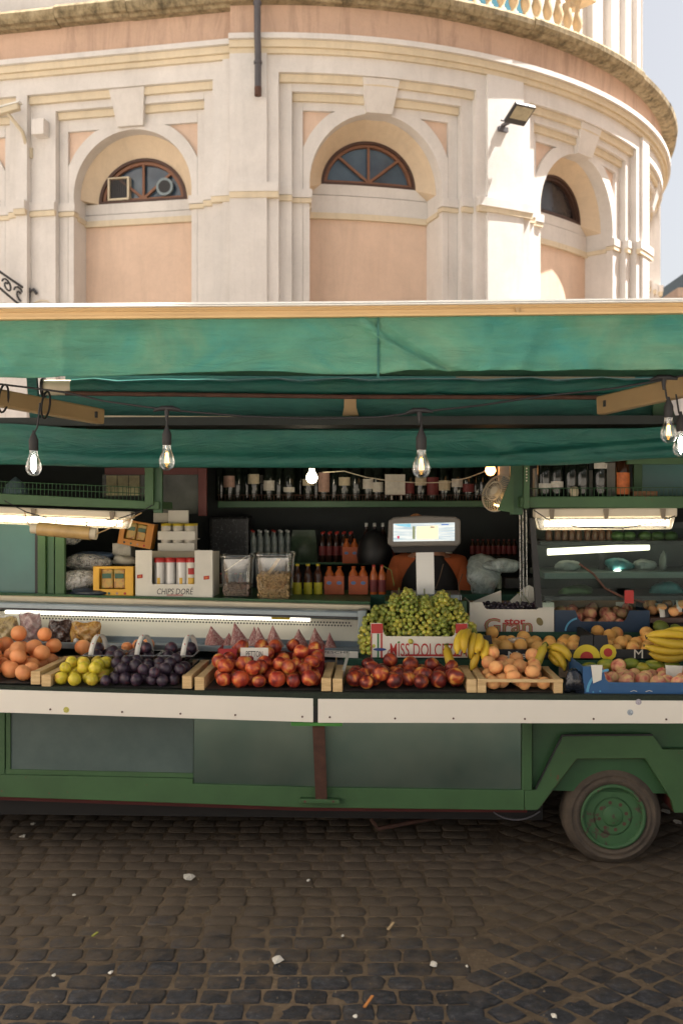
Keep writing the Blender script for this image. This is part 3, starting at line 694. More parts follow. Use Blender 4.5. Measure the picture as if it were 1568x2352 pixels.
added_house(7.0, 14, 1.6, 9.0, 15.2, 7.0, 'orange_wall', 'tall peach house added out of view right of the stall to shade it')
added_house(-17, -9.0, -16, 10.5, 13.0, -9.0, 'white_wall', 'long cream house added out of view left of the stall to throw back sunlight')
# ------------------------------------------------------------------ market truck: body
tr = thing('market_truck', (0, 4.6, 0), 'green market truck with open fruit counter, white counter boards and a striped-rail awning', 'truck')
tr['label'] = 'green market truck opened as a fruit stall with white counter boards and green awning'
YB, YC = 4.53, 4.30
def px(name, mat, pts, Y, d, bevel=0.0, parent=tr, label=None):
    o = quadpx(pts, Y, d).build(name, M[mat], parent, bevel)
    if label: o['label'] = label
    return o
# lower side
px('side_panel', 'panel', [(25, 1600), (445, 1600), (443, 1776), (25, 1770)], YB + 0.012, 0.02)
px('side_panel', 'steel', [(446, 1600), (735, 1600), (735, 1808), (444, 1799)], YB + 0.004, 0.02)
px('side_panel', 'steel', [(738, 1600), (1196, 1600), (1196, 1815), (738, 1808)], YB + 0.004, 0.02)
px('corner_frame', 'green', [(-150, 1600), (11, 1600), (11, 1790), (-150, 1780)], YB, 0.05, .003)
px('corner_frame', 'green', [(13, 1600), (24, 1600), (24, 1772), (13, 1772)], YB + .005, 0.05, .002)
px('sill', 'green', [(-150, 1764), (444, 1777), (444, 1788), (-150, 1776)], YB + .004, 0.05, .002)
px('sill', 'green', [(-150, 1777), (443, 1789), (443, 1801), (720, 1809), (1204, 1816), (1204, 1862), (700, 1856), (-150, 1826)], YB - .012, 0.06, .003)
px('chassis_rail', 'red_under', [(-150, 1820), (700, 1852), (1210, 1858), (1210, 1867), (700, 1863), (-150, 1833)], YB + .06, 0.05)
px('door_frame', 'green', [(1198, 1600), (1222, 1600), (1222, 1816), (1198, 1816)], YB - .004, 0.05, .003)
px('side_panel', 'green_dark', [(1223, 1600), (1760, 1600), (1760, 1830), (1223, 1815)], YB + .03, 0.02)
px('wheel_arch', 'green', [(1205, 1817), (1229, 1816), (1292, 1692), (1500, 1690), (1522, 1722), (1760, 1722), (1760, 1868), (1549, 1868), (1541, 1838), (1481, 1743), (1324, 1744), (1238, 1858), (1233, 1862), (1205, 1862)], YB - .016, 0.035, .003)
px('arch_trim', 'black', [(1228, 1813), (1289, 1690), (1292, 1692), (1231, 1815)], YB - .02, 0.01); px('arch_trim', 'black', [(1289, 1688), (1498, 1687), (1498, 1691), (1289, 1692)], YB - .02, 0.01)
m = MB()
for a, b in (((1238, 1858), (1324, 1744)), ((1324, 1744), (1481, 1743)), ((1481, 1743), (1541, 1838)), ((1541, 1838), (1549, 1868))):
    p, q = L(*a, YB), L(*b, YB); m.prism([p, q, q + Vector((0, .3, 0)), p + Vector((0, .3, 0))], (0, 0, .004))
m.build('wheel_well', M['red_under'], tr)
# fixing plate and strut
def strut():
    a = L(731, 1655, YC + .04); b = L(738, 1838, YB - .03)
    m = MB(); m.bar(a, b, 0.052, 0.022, up=(0, 1, 0)); m.build('strut', M['rust'], tr)
    px('strut_plate', 'green', [(688, 1836), (780, 1838), (780, 1848), (688, 1846)], YB - .05, .04, .003)
    px('counter_bracket', 'green_bright', [(668, 1659), (786, 1661), (786, 1669), (668, 1668)], YC + .02, .06, .002)
    for u in (700, 765):
        m = MB(); p = L(u, 1842, YB - .052); m.lathe([(.006, 0), (.006, .004)], p, 8, 'y'); m.build('bolt', M['rust'], tr)
M['green_bright'] = paint('bright_green_paint', (0.06, 0.27, 0.04, 1))
strut()
# counter boards
left = px('counter_board', 'white_paint', [(-160, 1580), (719, 1605), (719, 1660), (-160, 1632)], YC, 0.02, .002)
right = px('counter_board', 'white_paint', [(730, 1606), (1760, 1611), (1760, 1663), (730, 1661)], YC, 0.02, .002)
px('board_joint', 'black_soft', [(716, 1604), (733, 1604), (733, 1658), (716, 1658)], YC + .012, 0.02)
sme = MB().lathe([(.0045, 0), (.0045, .003)], (0, 0, 0), 8, 'y').mesh('screw', mat=M['rust'])
for u, v, par in ((115, 1630, left), (280, 1636, left), (414, 1640, left), (540, 1643, left), (694, 1647, left), (757, 1648, right), (907, 1651, right), (1041, 1651, right), (1205, 1652, right), (1363, 1652, right), (1530, 1653, right)):
    o = bpy.data.objects.new('screw', sme); COL.objects.link(o); o.parent = par; o.location = L(u, v, YC - .003) - Vector(par['_o'])
for u, v, c in ((152, 1631, (.55, .5, .1, 1)), (1466, 1613, (.5, .45, .5, 1)), (1447, 1637, (.4, .45, .5, 1))):
    m = MB(); m.lathe([(.013, 0), (.013, .0012)], (0, 0, 0), 12, 'y'); m.v = [tuple(Vector(p) * 1.0 + L(u, v, YC - .0012)) for p in m.v]
    m.build('fruit_sticker', simple('sticker', c, .4, var=.8, scale=120), left if u < 720 else right)
# display trays: dark mat in front, green stepped cloth behind
MATP = [(-160, 1572), (0, 1577), (300, 1586), (724, 1593), (1760, 1600)]
def matv(u):
    for (a, b), (c, d) in zip(MATP, MATP[1:]):
        if u <= c: return b + (d - b) * (u - a) / (c - a)
    return MATP[-1][1]
def tray():
    m = MB()
    for (u0, v0), (u1, v1) in zip(MATP, MATP[1:]):
        p, q = L(u0, v0, YC + .004), L(u1, v1, YC + .004); p2, q2 = L(u0, v0 + 30, YC + .004), L(u1, v1 + 30, YC + .004)
        m.prism([p2, q2, q, p], (0, .62, 0))
    m.build('tray_mat', M['mat'], tr)
    # fringe of the mat
    m = MB(); rf = random.Random(2)
    for i in range(900):
        u = -20 + i * 1.8; v = matv(u)
        p = L(u, v, YC + .006); h = rf.uniform(.004, .010); dx = rf.uniform(-.003, .003)
        m.face([p + Vector((-.0015, 0, -.004)), p + Vector((.0015, 0, -.004)), p + Vector((dx, -.002, h))])
    tag(m.build('mat_fringe', M['mat'], tr), kind='stuff')
tray()
zf = lambda u: L(u, matv(u), YC + .004).z     # mat surface height along the counter
m = MB(); m.box((0.0, 4.90, .70), (2.1, 5.25, .905)); m.box((0.0, 4.74, .70), (2.1, 4.9, .898)); m.build('display_step', M['step'], tr)
m = MB(); m.box((0.28, 5.13, .905), (2.1, 5.6, .985)); m.build('display_step', M['step'], tr)
# shell of the truck
m = MB(); m.box((-2.35, YB + .1, .33), (3.5, 6.5, .37)); m.build('floor', M['interior'], tr)
m = MB(); m.box((-2.35, 6.5, .15), (3.5, 6.53, 2.02)); m.build('rear_wall', M['interior'], tr)
m = MB(); m.box((-2.38, YB + .1, .15), (-2.35, 6.53, 2.02)); m.build('end_wall', M['green_dark'], tr)
m = MB(); m.box((3.5, YB + .1, .37), (3.53, 6.53, 2.02)); m.build('end_wall', M['green_dark'], tr)
m = MB(); m.box((-2.38, 4.79, 2.02), (3.53, 6.53, 2.06)); m.build('roof', M['interior'], tr)
m = MB(); m.box((-2.35, 4.78, 1.86), (3.5, 4.82, 1.97)); m.build('roof_beam', M['interior'], tr)
m = MB(); m.box((-2.3, 4.95, .37), (2.45, 4.97, .82)); m.build('counter_base', M['interior'], tr)
m = MB(); m.box((-2.3, 4.78, .13), (.95, 6.45, .32)); m.build('underbody_light_block', M['black_soft'], tr)  # dark box added to keep light out from under the truck
# wheel
wc = L(1408, 1872, YB + .02); wr = 0.2225; wc.z = wr - 0.004
m = MB(); m.lathe([(.13, .020), (.145, .006), (.160, -.004), (.168, -.006), (.170, -.002), (.186, -.003), (.188, -.007), (.192, -.003), (.210, .010), (wr, .032), (wr, .105), (.205, .13), (.13, .135)], wc, 56, 'y'); tyre = m.build('wheel', M['tyre'], tr)
m = MB(); m.lathe([(.147, .010), (.146, -.006), (.134, -.008), (.130, .010), (.121, .050), (.104, .056), (.097, .052)], wc, 48, 'y'); rim = m.build('rim', M['rim'], tyre)
m = MB(); m.lathe([(.0985, .060), (.096, .020), (.088, .010), (.080, .010), (.074, .016), (.050, .016), (.046, .008), (.040, .004), (.001, .002)], wc, 40, 'y'); m.build('hub', M['rim'], tyre)
for k in range(8):
    a = k * math.pi / 4 + .2; m = MB(); m.lathe([(.009, 0), (.009, .008)], wc + Vector((.062 * math.cos(a), .009, .062 * math.sin(a))), 6, 'y'); m.build('wheel_nut', M['rust'], tyre)
m = MB(); m.lathe([(.13, 0.0), (.2225, .03), (.2225, .1), (.13, .13)], wc + Vector((0, 1.55, 0)), 32, 'y'); m.build('wheel', M['tyre'], tr)
m = MB(); m.tube([wc + Vector((0, .1, 0)), wc + Vector((0, 1.6, 0))], .03, 10); m.build('axle', M['rust'], tr)
m = MB(); p = L(1133, 1866, YB + .05); q = L(1240, 1864, YB + .05); m.tube([p.lerp(q, t_ / 10) + Vector((0, 0, -.038 * math.sin(math.pi * t_ / 10) ** .8)) for t_ in range(11)], .0035, 6); m.build('loose_wire', M['grey_pipe'], tr)

# ------------------------------------------------------------------ awning
YR = 3.60
def rail_px(name, mat, va, vb, va2, vb2, Y, d, par):
    return px(name, mat, [(-420, va + 3), (784, (va + vb) / 2 + 2), (3100, vb - 14), (3100, vb2 - 14), (784, (va2 + vb2) / 2 + 2), (-420, va2 + 3)], Y, d, .003, par)
def grid(m, nu, nv, fn, smooth=True):
    vs = [fn(i / nu, j / nv) for j in range(nv + 1) for i in range(nu + 1)]
    m.raw(vs, [(j * (nu + 1) + i, j * (nu + 1) + i + 1, (j + 1) * (nu + 1) + i + 1, (j + 1) * (nu + 1) + i) for j in range(nv) for i in range(nu)], smooth)
UA, UB = -420, 3100
topv = lambda u: 733 - 21 * (u / 1568) - 4 * math.sin(math.pi * u / 1568) * (0 < u < 1568)
botp = [(-420, 868), (0, 866), (350, 858), (560, 853), (760, 860), (870, 859), (960, 851), (1100, 853), (1200, 851), (1310, 848), (1420, 848), (1568, 846), (2300, 838)]
m = MB()
def roof_fn(a, b):
    u = UA + (UB - UA) * a; p = L(u, topv(u) - 12, YR + .03); 
    q = L(u, 862, 4.93); q.x = p.x * 0.97 + .02
    r = p.lerp(q, b); r.z -= 0.05 * math.sin(math.pi * b) * (1 + .3 * math.sin(u * .013)); return r
grid(m, 40, 12, roof_fn); aw = m.build('awning', M['awning_roof'], tr)
md = aw.modifiers.new('thick', 'SOLIDIFY'); md.thickness = .004
rail_px('front_rail', 'gold_bar', 706, 691, 733, 714, YR, .05, aw)
rail_px('front_rail_lip', 'white_plastic', 697, 681, 702, 686, YR - .012, .075, aw)  # white of this lip and the next stands for sunlight on the rail top
rail_px('front_rail_lip', 'white_plastic', 703, 687, 706, 690.5, YR - .02, .06, aw)
rail_px('front_rail_lip', 'gold_bar', 714, 698, 717, 701, YR - .006, .02, aw)
rail_px('front_rail_lip', 'gold_bar', 726, 709, 734, 716, YR - .010, .03, aw)
px('rail_joint', 'arm', [(1183, 706), (1193, 706), (1191, 716), (1185, 716)], YR - .013, .01, 0, aw)
m = MB(); rv = random.Random(9)
folds = [(rv.uniform(-420, 2300), rv.uniform(14, 75), rv.uniform(-.022, .022), rv.uniform(-1.1, 1.1)) for _ in range(60)]
def crease(u, b, c0, c1, w):
    cu = c0 + (c1 - c0) * b; d = (u - cu) / w; return math.exp(-d * d)
def val_fn(a, b):
    u = UA + (UB - UA) * a; v0, v1 = topv(u) - 2, pw(u, botp)
    p = L(u, v0 + (v1 - v0) * b, YR + .012)
    y = 0
    for c0, w, k, sl in folds: y += k * math.exp(-((u - c0 - sl * 120 * b) / w) ** 2) * (.3 + .7 * b)
    y += -.030 * crease(u, b ** 1.5, 828, 1010, 16) + .026 * crease(u, b ** 1.5, 850, 1034, 18) - .004 * crease(u, b, 868, 870, 4)
    y += .006 * math.sin(b * 9 + u * .004) * b + .02 * math.sin(math.pi * b)
    p.y += y * min(1, b * 4); return p
grid(m, 330, 22, val_fn); va = m.build('valance', M['awning'], aw); va.modifiers.new('thick', 'SOLIDIFY').thickness = .003
m = MB()
for i in range(12):
    t_ = i / 11; p = val_fn((868 - UA) / (UB - UA), t_); m.box((p.x - .0035, p.y - .006, p.z - .013), (p.x + .0035, p.y - .001, p.z + .013))
m.build('valance_seam', M['tarp'], aw)
M['lit_underside'] = simple('beige_lit_underside', (.20, .17, .10, 1), .8, var=.35, scale=4)  # beige painted in for the sunlit underside of the awning fabric
# roller and frame above the roof
p, q = L(166, 890, 4.95), L(1760, 886, 4.95)
m = MB(); m.tube([p.lerp(q, i / 30) + Vector((0, 0, .004 * math.sin(i * 1.7))) for i in range(31)], [.042 + .004 * math.sin(i * 2.3) for i in range(31)], 16); m.build('roller', M['tarp'], aw)
m = MB(); m.tube([L(104, 890, 4.95), L(165.5, 890, 4.95)], .039, 16); m.build('roller_end', M['cream_edge'], aw)
m = MB(); m.tube([L(98, 890, 4.95), L(104, 890, 4.95)], .05, 16); m.build('roller_cap', M['black'], aw)
m = MB(); m.tube([L(150, 903, 4.88), L(500, 907, 4.88), L(784, 911, 4.88), L(1500, 913, 4.88)], .011, 8); m.build('torsion_bar', M['rust'], aw)
px('torsion_bracket', 'arm', [(790, 906), (818, 906), (818, 935), (824, 955), (786, 955), (790, 935)], 4.885, .02, .002, aw)
px('back_sheet', 'tarp', [(150, 846), (1040, 846), (1060, 905), (1540, 905), (1545, 990), (90, 990), (90, 905), (150, 905)], 5.02, .01, 0, aw)
px('lit_underside_patch', 'lit_underside', [(1030, 840), (1470, 838), (1450, 886), (1035, 892)], 5.035, .006, 0, aw); px('back_sheet', 'tarp', [(1455, 840), (1540, 838), (1542, 905), (1450, 905)], 5.04, .01, 0, aw)
px('cream_rail', 'cream_edge', [(236, 954), (784, 957), (1435, 960), (1435, 968), (784, 965), (236, 962)], 4.80, .03, .002, aw)
px('roof_post', 'tarp', [(60, 862), (82, 862), (92, 985), (70, 985)], 4.9, .03, 0, aw); px('roof_post', 'tarp', [(176, 935), (200, 935), (196, 990), (182, 990)], 4.9, .03, 0, aw)
px('roof_post', 'green_dark', [(1500, 905), (1535, 905), (1560, 985), (1500, 985)], 4.95, .03, 0, aw)
for u in (595, 795, 1060): px('rail_clip', 'green', [(u - 8, 955), (u + 8, 955), (u + 8, 970), (u - 8, 970)], 4.795, .004, .001, aw)
def arm(a, b, w, h):
    m = MB(); m.bar(a, b, w, h); o = m.build('awning_arm', M['arm'], aw, .008)
    d = (Vector(b) - Vector(a)).normalized(); m = MB(); c = Vector(a) + d * .03; m.box((c.x - .014, c.y - w / 2 - .02, c.z - .012), (c.x + .014, c.y - w / 2 + .006, c.z + .016)); m.build('arm_pin', M['black'], aw)
arm(L(232, 957, 4.62), L(-190, 880, 3.75), .05, .072)
arm(L(1378, 932, 4.62), L(1790, 838, 3.75), .05, .085)
# drop tarp along the roof edge
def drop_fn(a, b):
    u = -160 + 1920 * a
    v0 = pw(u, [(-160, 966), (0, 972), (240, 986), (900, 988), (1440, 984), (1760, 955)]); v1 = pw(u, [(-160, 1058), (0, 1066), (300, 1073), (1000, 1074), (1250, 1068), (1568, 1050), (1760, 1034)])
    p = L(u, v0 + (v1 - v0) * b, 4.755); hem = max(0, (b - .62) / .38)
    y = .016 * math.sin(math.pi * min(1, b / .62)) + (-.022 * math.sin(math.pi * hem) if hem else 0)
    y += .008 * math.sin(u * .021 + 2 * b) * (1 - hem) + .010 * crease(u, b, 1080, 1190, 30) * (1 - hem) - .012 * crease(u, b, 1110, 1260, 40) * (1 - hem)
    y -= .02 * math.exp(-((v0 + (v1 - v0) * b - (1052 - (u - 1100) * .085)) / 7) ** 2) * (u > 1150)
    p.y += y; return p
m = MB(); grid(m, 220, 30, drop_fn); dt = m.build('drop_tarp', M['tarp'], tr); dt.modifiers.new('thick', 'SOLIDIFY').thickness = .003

# ------------------------------------------------------------------ string lights
def bulb_prof(k): return [(.0145 * k, 0), (.0155 * k, -.012 * k), (.019 * k, -.026 * k), (.027 * k, -.045 * k), (.0300 * k, -.062 * k), (.0285 * k, -.076 * k), (.021 * k, -.089 * k), (.010 * k, -.096 * k), (.0005, -.0975 * k)]
def bulb(u, v, Y, vtop, lit, label, k=1.0, utop=None):
    """u, v: middle of the glass; vtop: where the wire leaves the cable"""
    c = L(u, v, Y); neck = c + Vector((0, 0, .052 * k)); tp_ = L(utop or u, vtop, Y)
    b = thing('light_bulb', tp_, label, 'light bulb', 'bulbs strung under the awning')
    m = MB(); m.tube([tp_, tp_.lerp(neck, .5) + Vector((.002, 0, 0)), neck + Vector((0, 0, .06))], .0035, 6); m.build('wire', M['cable'], b)
    m = MB(); m.lathe([(.016 * k, -.002), (.0175 * k, .004), (.0175 * k, .038 * k), (.013 * k, .05 * k), (.006 * k, .066 * k), (.004, .075 * k)], neck, 14); m.build('socket', M['black_soft'], b)
    m = MB(); m.lathe(bulb_prof(k)[::-1], neck, 20); m.build('glass', M['bulb'], b)
    mt = M['filament_lit'] if lit else M['filament']
    if lit:
        m = MB(); m.lathe([(.001, -.075 * k), (.008 * k, -.072 * k), (.009 * k, -.03 * k), (.001, -.022 * k)], neck, 12); m.build('filament', mt, b)
    else:
        for dx in (-.007, -.002, .003, .008):
            m = MB(); m.tube([neck + Vector((dx * .5 * k, 0, -.03 * k)), neck + Vector((dx * k, 0, -.068 * k))], .0013, 5); m.build('filament', mt, b)
        m = MB(); m.lathe([(.004, -.03 * k), (.003, -.018), (.007, 0)], neck, 8); m.build('stem', M['bulb'], b)
bulb(77, 1066, 3.70, 925, True, 'lit clear bulb hanging at the far left of the string', utop=92)
bulb(383, 1053, 3.70, 941, False, 'clear filament bulb hanging above the chips carton')
bulb(967, 1068, 3.70, 945, False, 'clear filament bulb with long filaments hanging above the weighing scale', 1.12)
bulb(1535, 990, 3.72, 872, False, 'clear filament bulb hanging from the right awning arm', utop=1524)
bulb(1563, 1022, 3.80, 905, True, 'bright bulb cut by the right edge of the picture', utop=1552)
cp_ = [(-200, 862), (0, 882), (90, 893), (150, 901), (240, 921), (383, 941), (560, 956), (720, 962), (870, 958), (963, 946), (1100, 931), (1250, 909), (1400, 893), (1524, 872), (1600, 855), (1760, 830)]
m = MB(); m.tube([L(u, v, 3.70) for u, v in cp_], .0042, 6); solo('string_light_cable', m, M['cable'], L(-200, 862, 3.70), 'black cable of the bulb string sagging under the awning', 'cable')
for i, (u0, v0, nm) in enumerate(((383, 941, 'above the chips carton'), (963, 946, 'above the weighing scale'), (1524, 870, 'over the right awning arm'))):
    c = L(u0, v0, 3.697); m = MB(); m.tube([c + Vector((-.05, 0, -.004)), c + Vector((-.02, 0, .006)), c + Vector((.02, 0, .006)), c + Vector((.05, 0, .0))], [.0045, .010, .010, .0045], 8); m.tube([c, c + Vector((0, 0, -.04))], [.010, .005], 8)
    solo('cable_joint', m, M['cable'], c, 'moulded black cable joint ' + nm, 'cable joint')
for u, v, w_ in ((8, 915, 'at the left edge'), (105, 930, 'beside the lit bulb')):
    c = L(u, v, 4.05 + u * .0015); m = MB(); m.tube([c + Vector((.012 * math.sin(a), -.045 * math.cos(a) , .055 * math.sin(a) + .012 * math.cos(a))) for a in [i * math.pi / 9 for i in range(19)]], .0045, 6)
    solo('cable_loop', m, M['cable'], c, 'black cable wound round the left awning arm ' + w_, 'cable')
# ------------------------------------------------------------------ inside the truck: fixed parts
def px2(name, mat, u0, v0, u1, v1, Y, d, bevel=0.0, parent=tr): return px(name, mat, [(u0, v0), (u1, v0), (u1, v1), (u0, v1)], Y, d, bevel, parent)
# left shelf with a wire rail
sh = px('shelf', 'green', [(-160, 1122), (0, 1133), (365, 1152), (365, 1170), (0, 1158), (-160, 1150)], 5.0, .34, .003)
m = MB()
for dv in (0, 14): m.tube([L(-160, 1096 + dv, 5.0), L(0, 1106 + dv, 5.0), L(335, 1120 + dv, 5.0)], .0022, 5)
for i in range(44):
    u = -60 + i * 9; v = 1102 + u * .045; m.tube([L(u, v + 2, 5.0), L(u, v + 33, 5.0)], .0016, 4, False)
m.build('wire_rail', M['green_dark'], sh)
px2('post', 'green', 332, 1060, 352, 1160, 4.99, .03, .002); px2('post', 'green_dark', 352, 1060, 372, 1178, 5.02, .03, .002)
px2('post', 'green', 86, 1195, 104, 1368, 5.16, .04, .003); px2('post', 'green_dark', 108, 1195, 124, 1368, 5.18, .03, .002); px2('post', 'green', 126, 1195, 148, 1368, 5.17, .03, .003)
px2('side_window', 'teal_panel', -160, 1195, 84, 1370, 5.2, .02)
px2('side_window_frame', 'black', 80, 1195, 88, 1370, 5.19, .03)
M['redbrown'] = simple('red_brown_paint', (.13, .02, .012, 1), .4)
px2('window_frame', 'redbrown', 455, 1075, 474, 1185, 5.75, .03, .002); px2('window_frame', 'redbrown', 240, 1074, 455, 1090, 5.76, .03, .002)
M['old_pane'] = simple('dusty_pane', (.10, .11, .09, 1), .25, var=.7, scale=5)
px2('rear_window', 'old_pane', 372, 1090, 456, 1180, 5.77, .01); px2('rear_window', 'old_pane', 235, 1090, 332, 1140, 5.78, .01)
M['poster'] = simple('yellowed_paper', (.42, .38, .22, 1), .8, var=.5, scale=14)
for u in (256, 282, 308): px2('poster', 'poster', u - 12, 1092, u + 12, 1138, 5.765, .004)
# rear wine shelf
ws_ = px('shelf', 'green_dark', [(500, 1151), (1130, 1150), (1130, 1164), (500, 1166)], 6.05, .40, .002)
ws_['label'] = 'dark green rear shelf carrying the wine bottles'
m = MB()
m.tube([L(500, 1137, 6.04), L(1130, 1137, 6.04)], .002, 5)
for i in range(90): u = 503 + i * 7; m.tube([L(u, 1138, 6.04), L(u, 1152, 6.04)], .0014, 4, False)
m.build('wire_rail', M['rust'], ws_)
px2('shelf', 'green_dark', 660, 1292, 900, 1297, 6.1, .3, .002); px2('shelf', 'interior', 480, 1276, 740, 1281, 6.15, .3, .002)
# right shelf
sr = px('shelf', 'green', [(1196, 1141), (1760, 1138), (1760, 1168), (1196, 1166)], 5.0, .34, .003)
m = MB()
m.tube([L(1212, 1122, 5.0), L(1760, 1118, 5.0)], .0022, 5)
for i in range(36): u = 1214 + i * 10; m.tube([L(u, 1122, 5.0), L(u, 1143, 5.0)], .0016, 4, False)
m.build('wire_rail', M['green_dark'], sr)
px2('post', 'green', 1203, 1050, 1216, 1168, 4.98, .03, .002); px2('post', 'green_dark', 1172, 1060, 1200, 1182, 5.1, .03, .002)
px('gusset', 'green', [(1142, 1172), (1176, 1090), (1180, 1090), (1180, 1178)], 5.09, .004, 0)
for i in range(5): m = MB(); m.lathe([(.004, 0), (.004, .003)], L(1209, 1076 + i * 7, 4.976), 8, 'y'); m.build('bolt', M['cream_edge'], tr)
px2('post', 'green', 1455, 1060, 1475, 1140, 5.3, .03, .002)
px2('backing_panel', 'teal_panel', 1475, 1050, 1760, 1138, 5.36, .01); px2('top_strip', 'green', 1440, 1050, 1760, 1066, 5.0, .03)
# counters
px('counter_top', 'green_dark', [(-160, 1358), (0, 1363), (850, 1382), (850, 1390), (0, 1370), (-160, 1364)], 5.14, .75, .002)
px2('scale_stand', 'green_dark', 885, 1381, 1072, 1440, 5.12, .34, .003)
px2('rear_counter', 'step', 850, 1366, 1240, 1420, 5.47, .6)
# cooled display in front of the counter
co_ = thing('cooler_display', L(0, 1480, 4.95), 'open white cooled display with a lit tube under its grey hood, left of the grapes', 'cooler')
def cpx(name, mat, pts, Y, d, bevel=0.0): return px(name, mat, pts, Y, d, bevel, co_)
cpx('cream_edge', 'cream_edge', [(-160, 1364), (0, 1369), (850, 1391), (850, 1402), (0, 1381), (-160, 1376)], 5.08, .05, .002)
cpx('hood', 'cooler_grey', [(-160, 1378), (0, 1383), (838, 1404), (838, 1424), (0, 1401), (-160, 1396)], 5.0, .12, .01)
cpx('hood_lip', 'dark_metal', [(-160, 1391), (0, 1396), (838, 1418), (838, 1421), (0, 1399), (-160, 1394)], 4.994, .01)
cpx('lamp_tube', 'cool_lit', [(10, 1402), (712, 1420), (712, 1428), (10, 1410)], 5.10, .025, .005)
M['yellow_tape'] = simple('yellow_tape', (.62, .46, .02, 1), .5)
cpx('price_strip', 'yellow_tape', [(623, 1415), (666, 1416), (666, 1424), (623, 1423)], 5.093, .003)
cpx('back_panel', 'cooler_white', [(-160, 1400), (0, 1404), (822, 1424), (822, 1478), (0, 1460), (-160, 1456)], 5.16, .02)
cpx('back_ledge', 'cooler_grey', [(-160, 1452), (0, 1456), (822, 1474), (822, 1490), (0, 1472), (-160, 1468)], 5.14, .02)
m = MB()
for row in range(2):
    for i in range(104):
        u = 60 + i * 7.2 + row * 3.6; v = 1411.5 + row * 6.5 + u * .0245
        c = L(u, v, 5.158); m.lathe([(.0048, 0), (.0048, .003)], c, 6, 'y', False)
tag(m.build('vent_holes', M['black'], co_), kind='stuff')
cpx('front_edge', 'cooler_grey', [(-160, 1468), (0, 1473), (838, 1491), (838, 1503), (0, 1484), (-160, 1480)], 4.93, .02, .003)
m = MB(); a, b = L(-160, 1484, 4.93), L(838, 1503, 4.93); m.prism([a, b, b + Vector((0, .26, 0)), a + Vector((0, .26, 0))], (0, 0, .01)); m.build('display_floor', M['cooler_grey'], co_)
cpx('end_panel', 'cooler_grey', [(822, 1402), (842, 1402), (842, 1510), (822, 1510)], 4.96, .22, .004)
m = MB(); a = L(0, 1500, 4.94); m.box((-2.0, 4.94, .66), (0.05, 5.2, a.z - .03)); m.build('base', M['cooler_grey'], co_)

# ------------------------------------------------------------------ lamps
def lampbox(u0, u1, v0a, v0b, h, Y, label, lit='tube', tilt=0):
    t0 = L((u0 + u1) / 2, v0a, Y); lm = thing('tube_lamp', t0, label, 'lamp')
    px('housing', 'lamp_white', [(u0, v0a), (u1, v0b), (u1, v0b + h * .42), (u0, v0a + h * .42)], Y + .02, .08, .008, lm)
    px('cover', 'diffuser', [(u0 + 4, v0a + h * .40), (u1 - 4, v0b + h * .40), (u1 - 12, v0b + h), (u0 + 12, v0a + h)], Y + .012, .085, .012, lm)
    p, q = L(u0 + 22, v0a + h * .68, Y + .055), L(u1 - 22, v0b + h * .68, Y + .055)
    m = MB(); m.tube([p, q], .016, 12); m.build('tube', M[lit], lm)
    for k in (.12, .5, .9):
        u = lerp(u0, u1, k); v = lerp(v0a, v0b, k); px('clip', 'steel_clip', [(u - 6, v + 2), (u + 6, v + 2), (u + 4, v + h * .5), (u - 4, v + h * .5)], Y + .006, .01, .001, lm)
    return lm
M['lamp_white'] = simple('lamp_housing', (.66, .58, .44, 1), .45, var=.08); M['steel_clip'] = simple('lamp_clip', (.22, .17, .11, 1), .4)
lampbox(-150, 302, 1158, 1175, 40, 4.98, 'bright fluorescent lamp under the left shelf')
lampbox(1228, 1556, 1168, 1166, 50, 4.98, 'bright fluorescent lamp with clips under the right shelf')
def lit_bulb(u, v, Y, r, mat, label):
    c = L(u, v, Y); b = thing('glowing_bulb', c, label, 'light bulb')
    m = MB(); m.lathe([(.001, -r), (r * .6, -r * .8), (r, -r * .1), (r * .85, r * .45), (r * .45, r * 1.1), (r * .42, r * 1.5)], c, 16); m.build('glass', M[mat], b)
    m = MB(); m.lathe([(r * .45, r * 1.5), (r * .45, r * 2.4), (.003, r * 2.6)], c, 10); m.tube([c + Vector((0, 0, r * 2.4)), c + Vector((.01, 0, r * 5))], .003, 6); m.build('socket', M['cream_edge'], b)
lit_bulb(716, 1097, 5.6, .033, 'warm_lit', 'glowing bulb hanging in front of the wine shelf')
lit_bulb(1126, 1080, 5.5, .031, 'amber_lit', 'amber glowing bulb above the ribbed fan')
m = MB(); m.tube([L(u, v, 5.7) for u, v in ((740, 1085), (790, 1082), (840, 1096), (900, 1105), (960, 1109), (1030, 1108), (1075, 1097), (1120, 1080))], .003, 6); solo('thin_cable', m, M['cream_edge'], L(740, 1085, 5.7), 'thin pale cable sagging across the wine bottles to the amber bulb', 'cable')
m = MB(); pts = [L(u, v, 4.93) for u, v in ((10, 1150), (60, 1176), (130, 1196), (200, 1200), (270, 1192), (330, 1172), (350, 1160))]; m.tube(pts, .003, 6)
for i in (2, 3, 4): m.tube([pts[i], pts[i] + Vector((-.006, 0, -.03))], .003, 5)
solo('draped_cable', m, M['cable'], pts[0], 'dark cable with short tails draped over the left fluorescent lamp', 'cable')
m = MB(); pts = [L(u, v, 4.93) for u, v in ((1226, 1172), (1262, 1196), (1330, 1211), (1430, 1213), (1510, 1200), (1550, 1185))]; m.tube(pts, .003, 6); m.tube([pts[3], pts[3] + Vector((0, 0, -.02))], .003, 5)
solo('draped_cable', m, M['cable'], pts[0], 'dark cable draped over the right fluorescent lamp', 'cable')
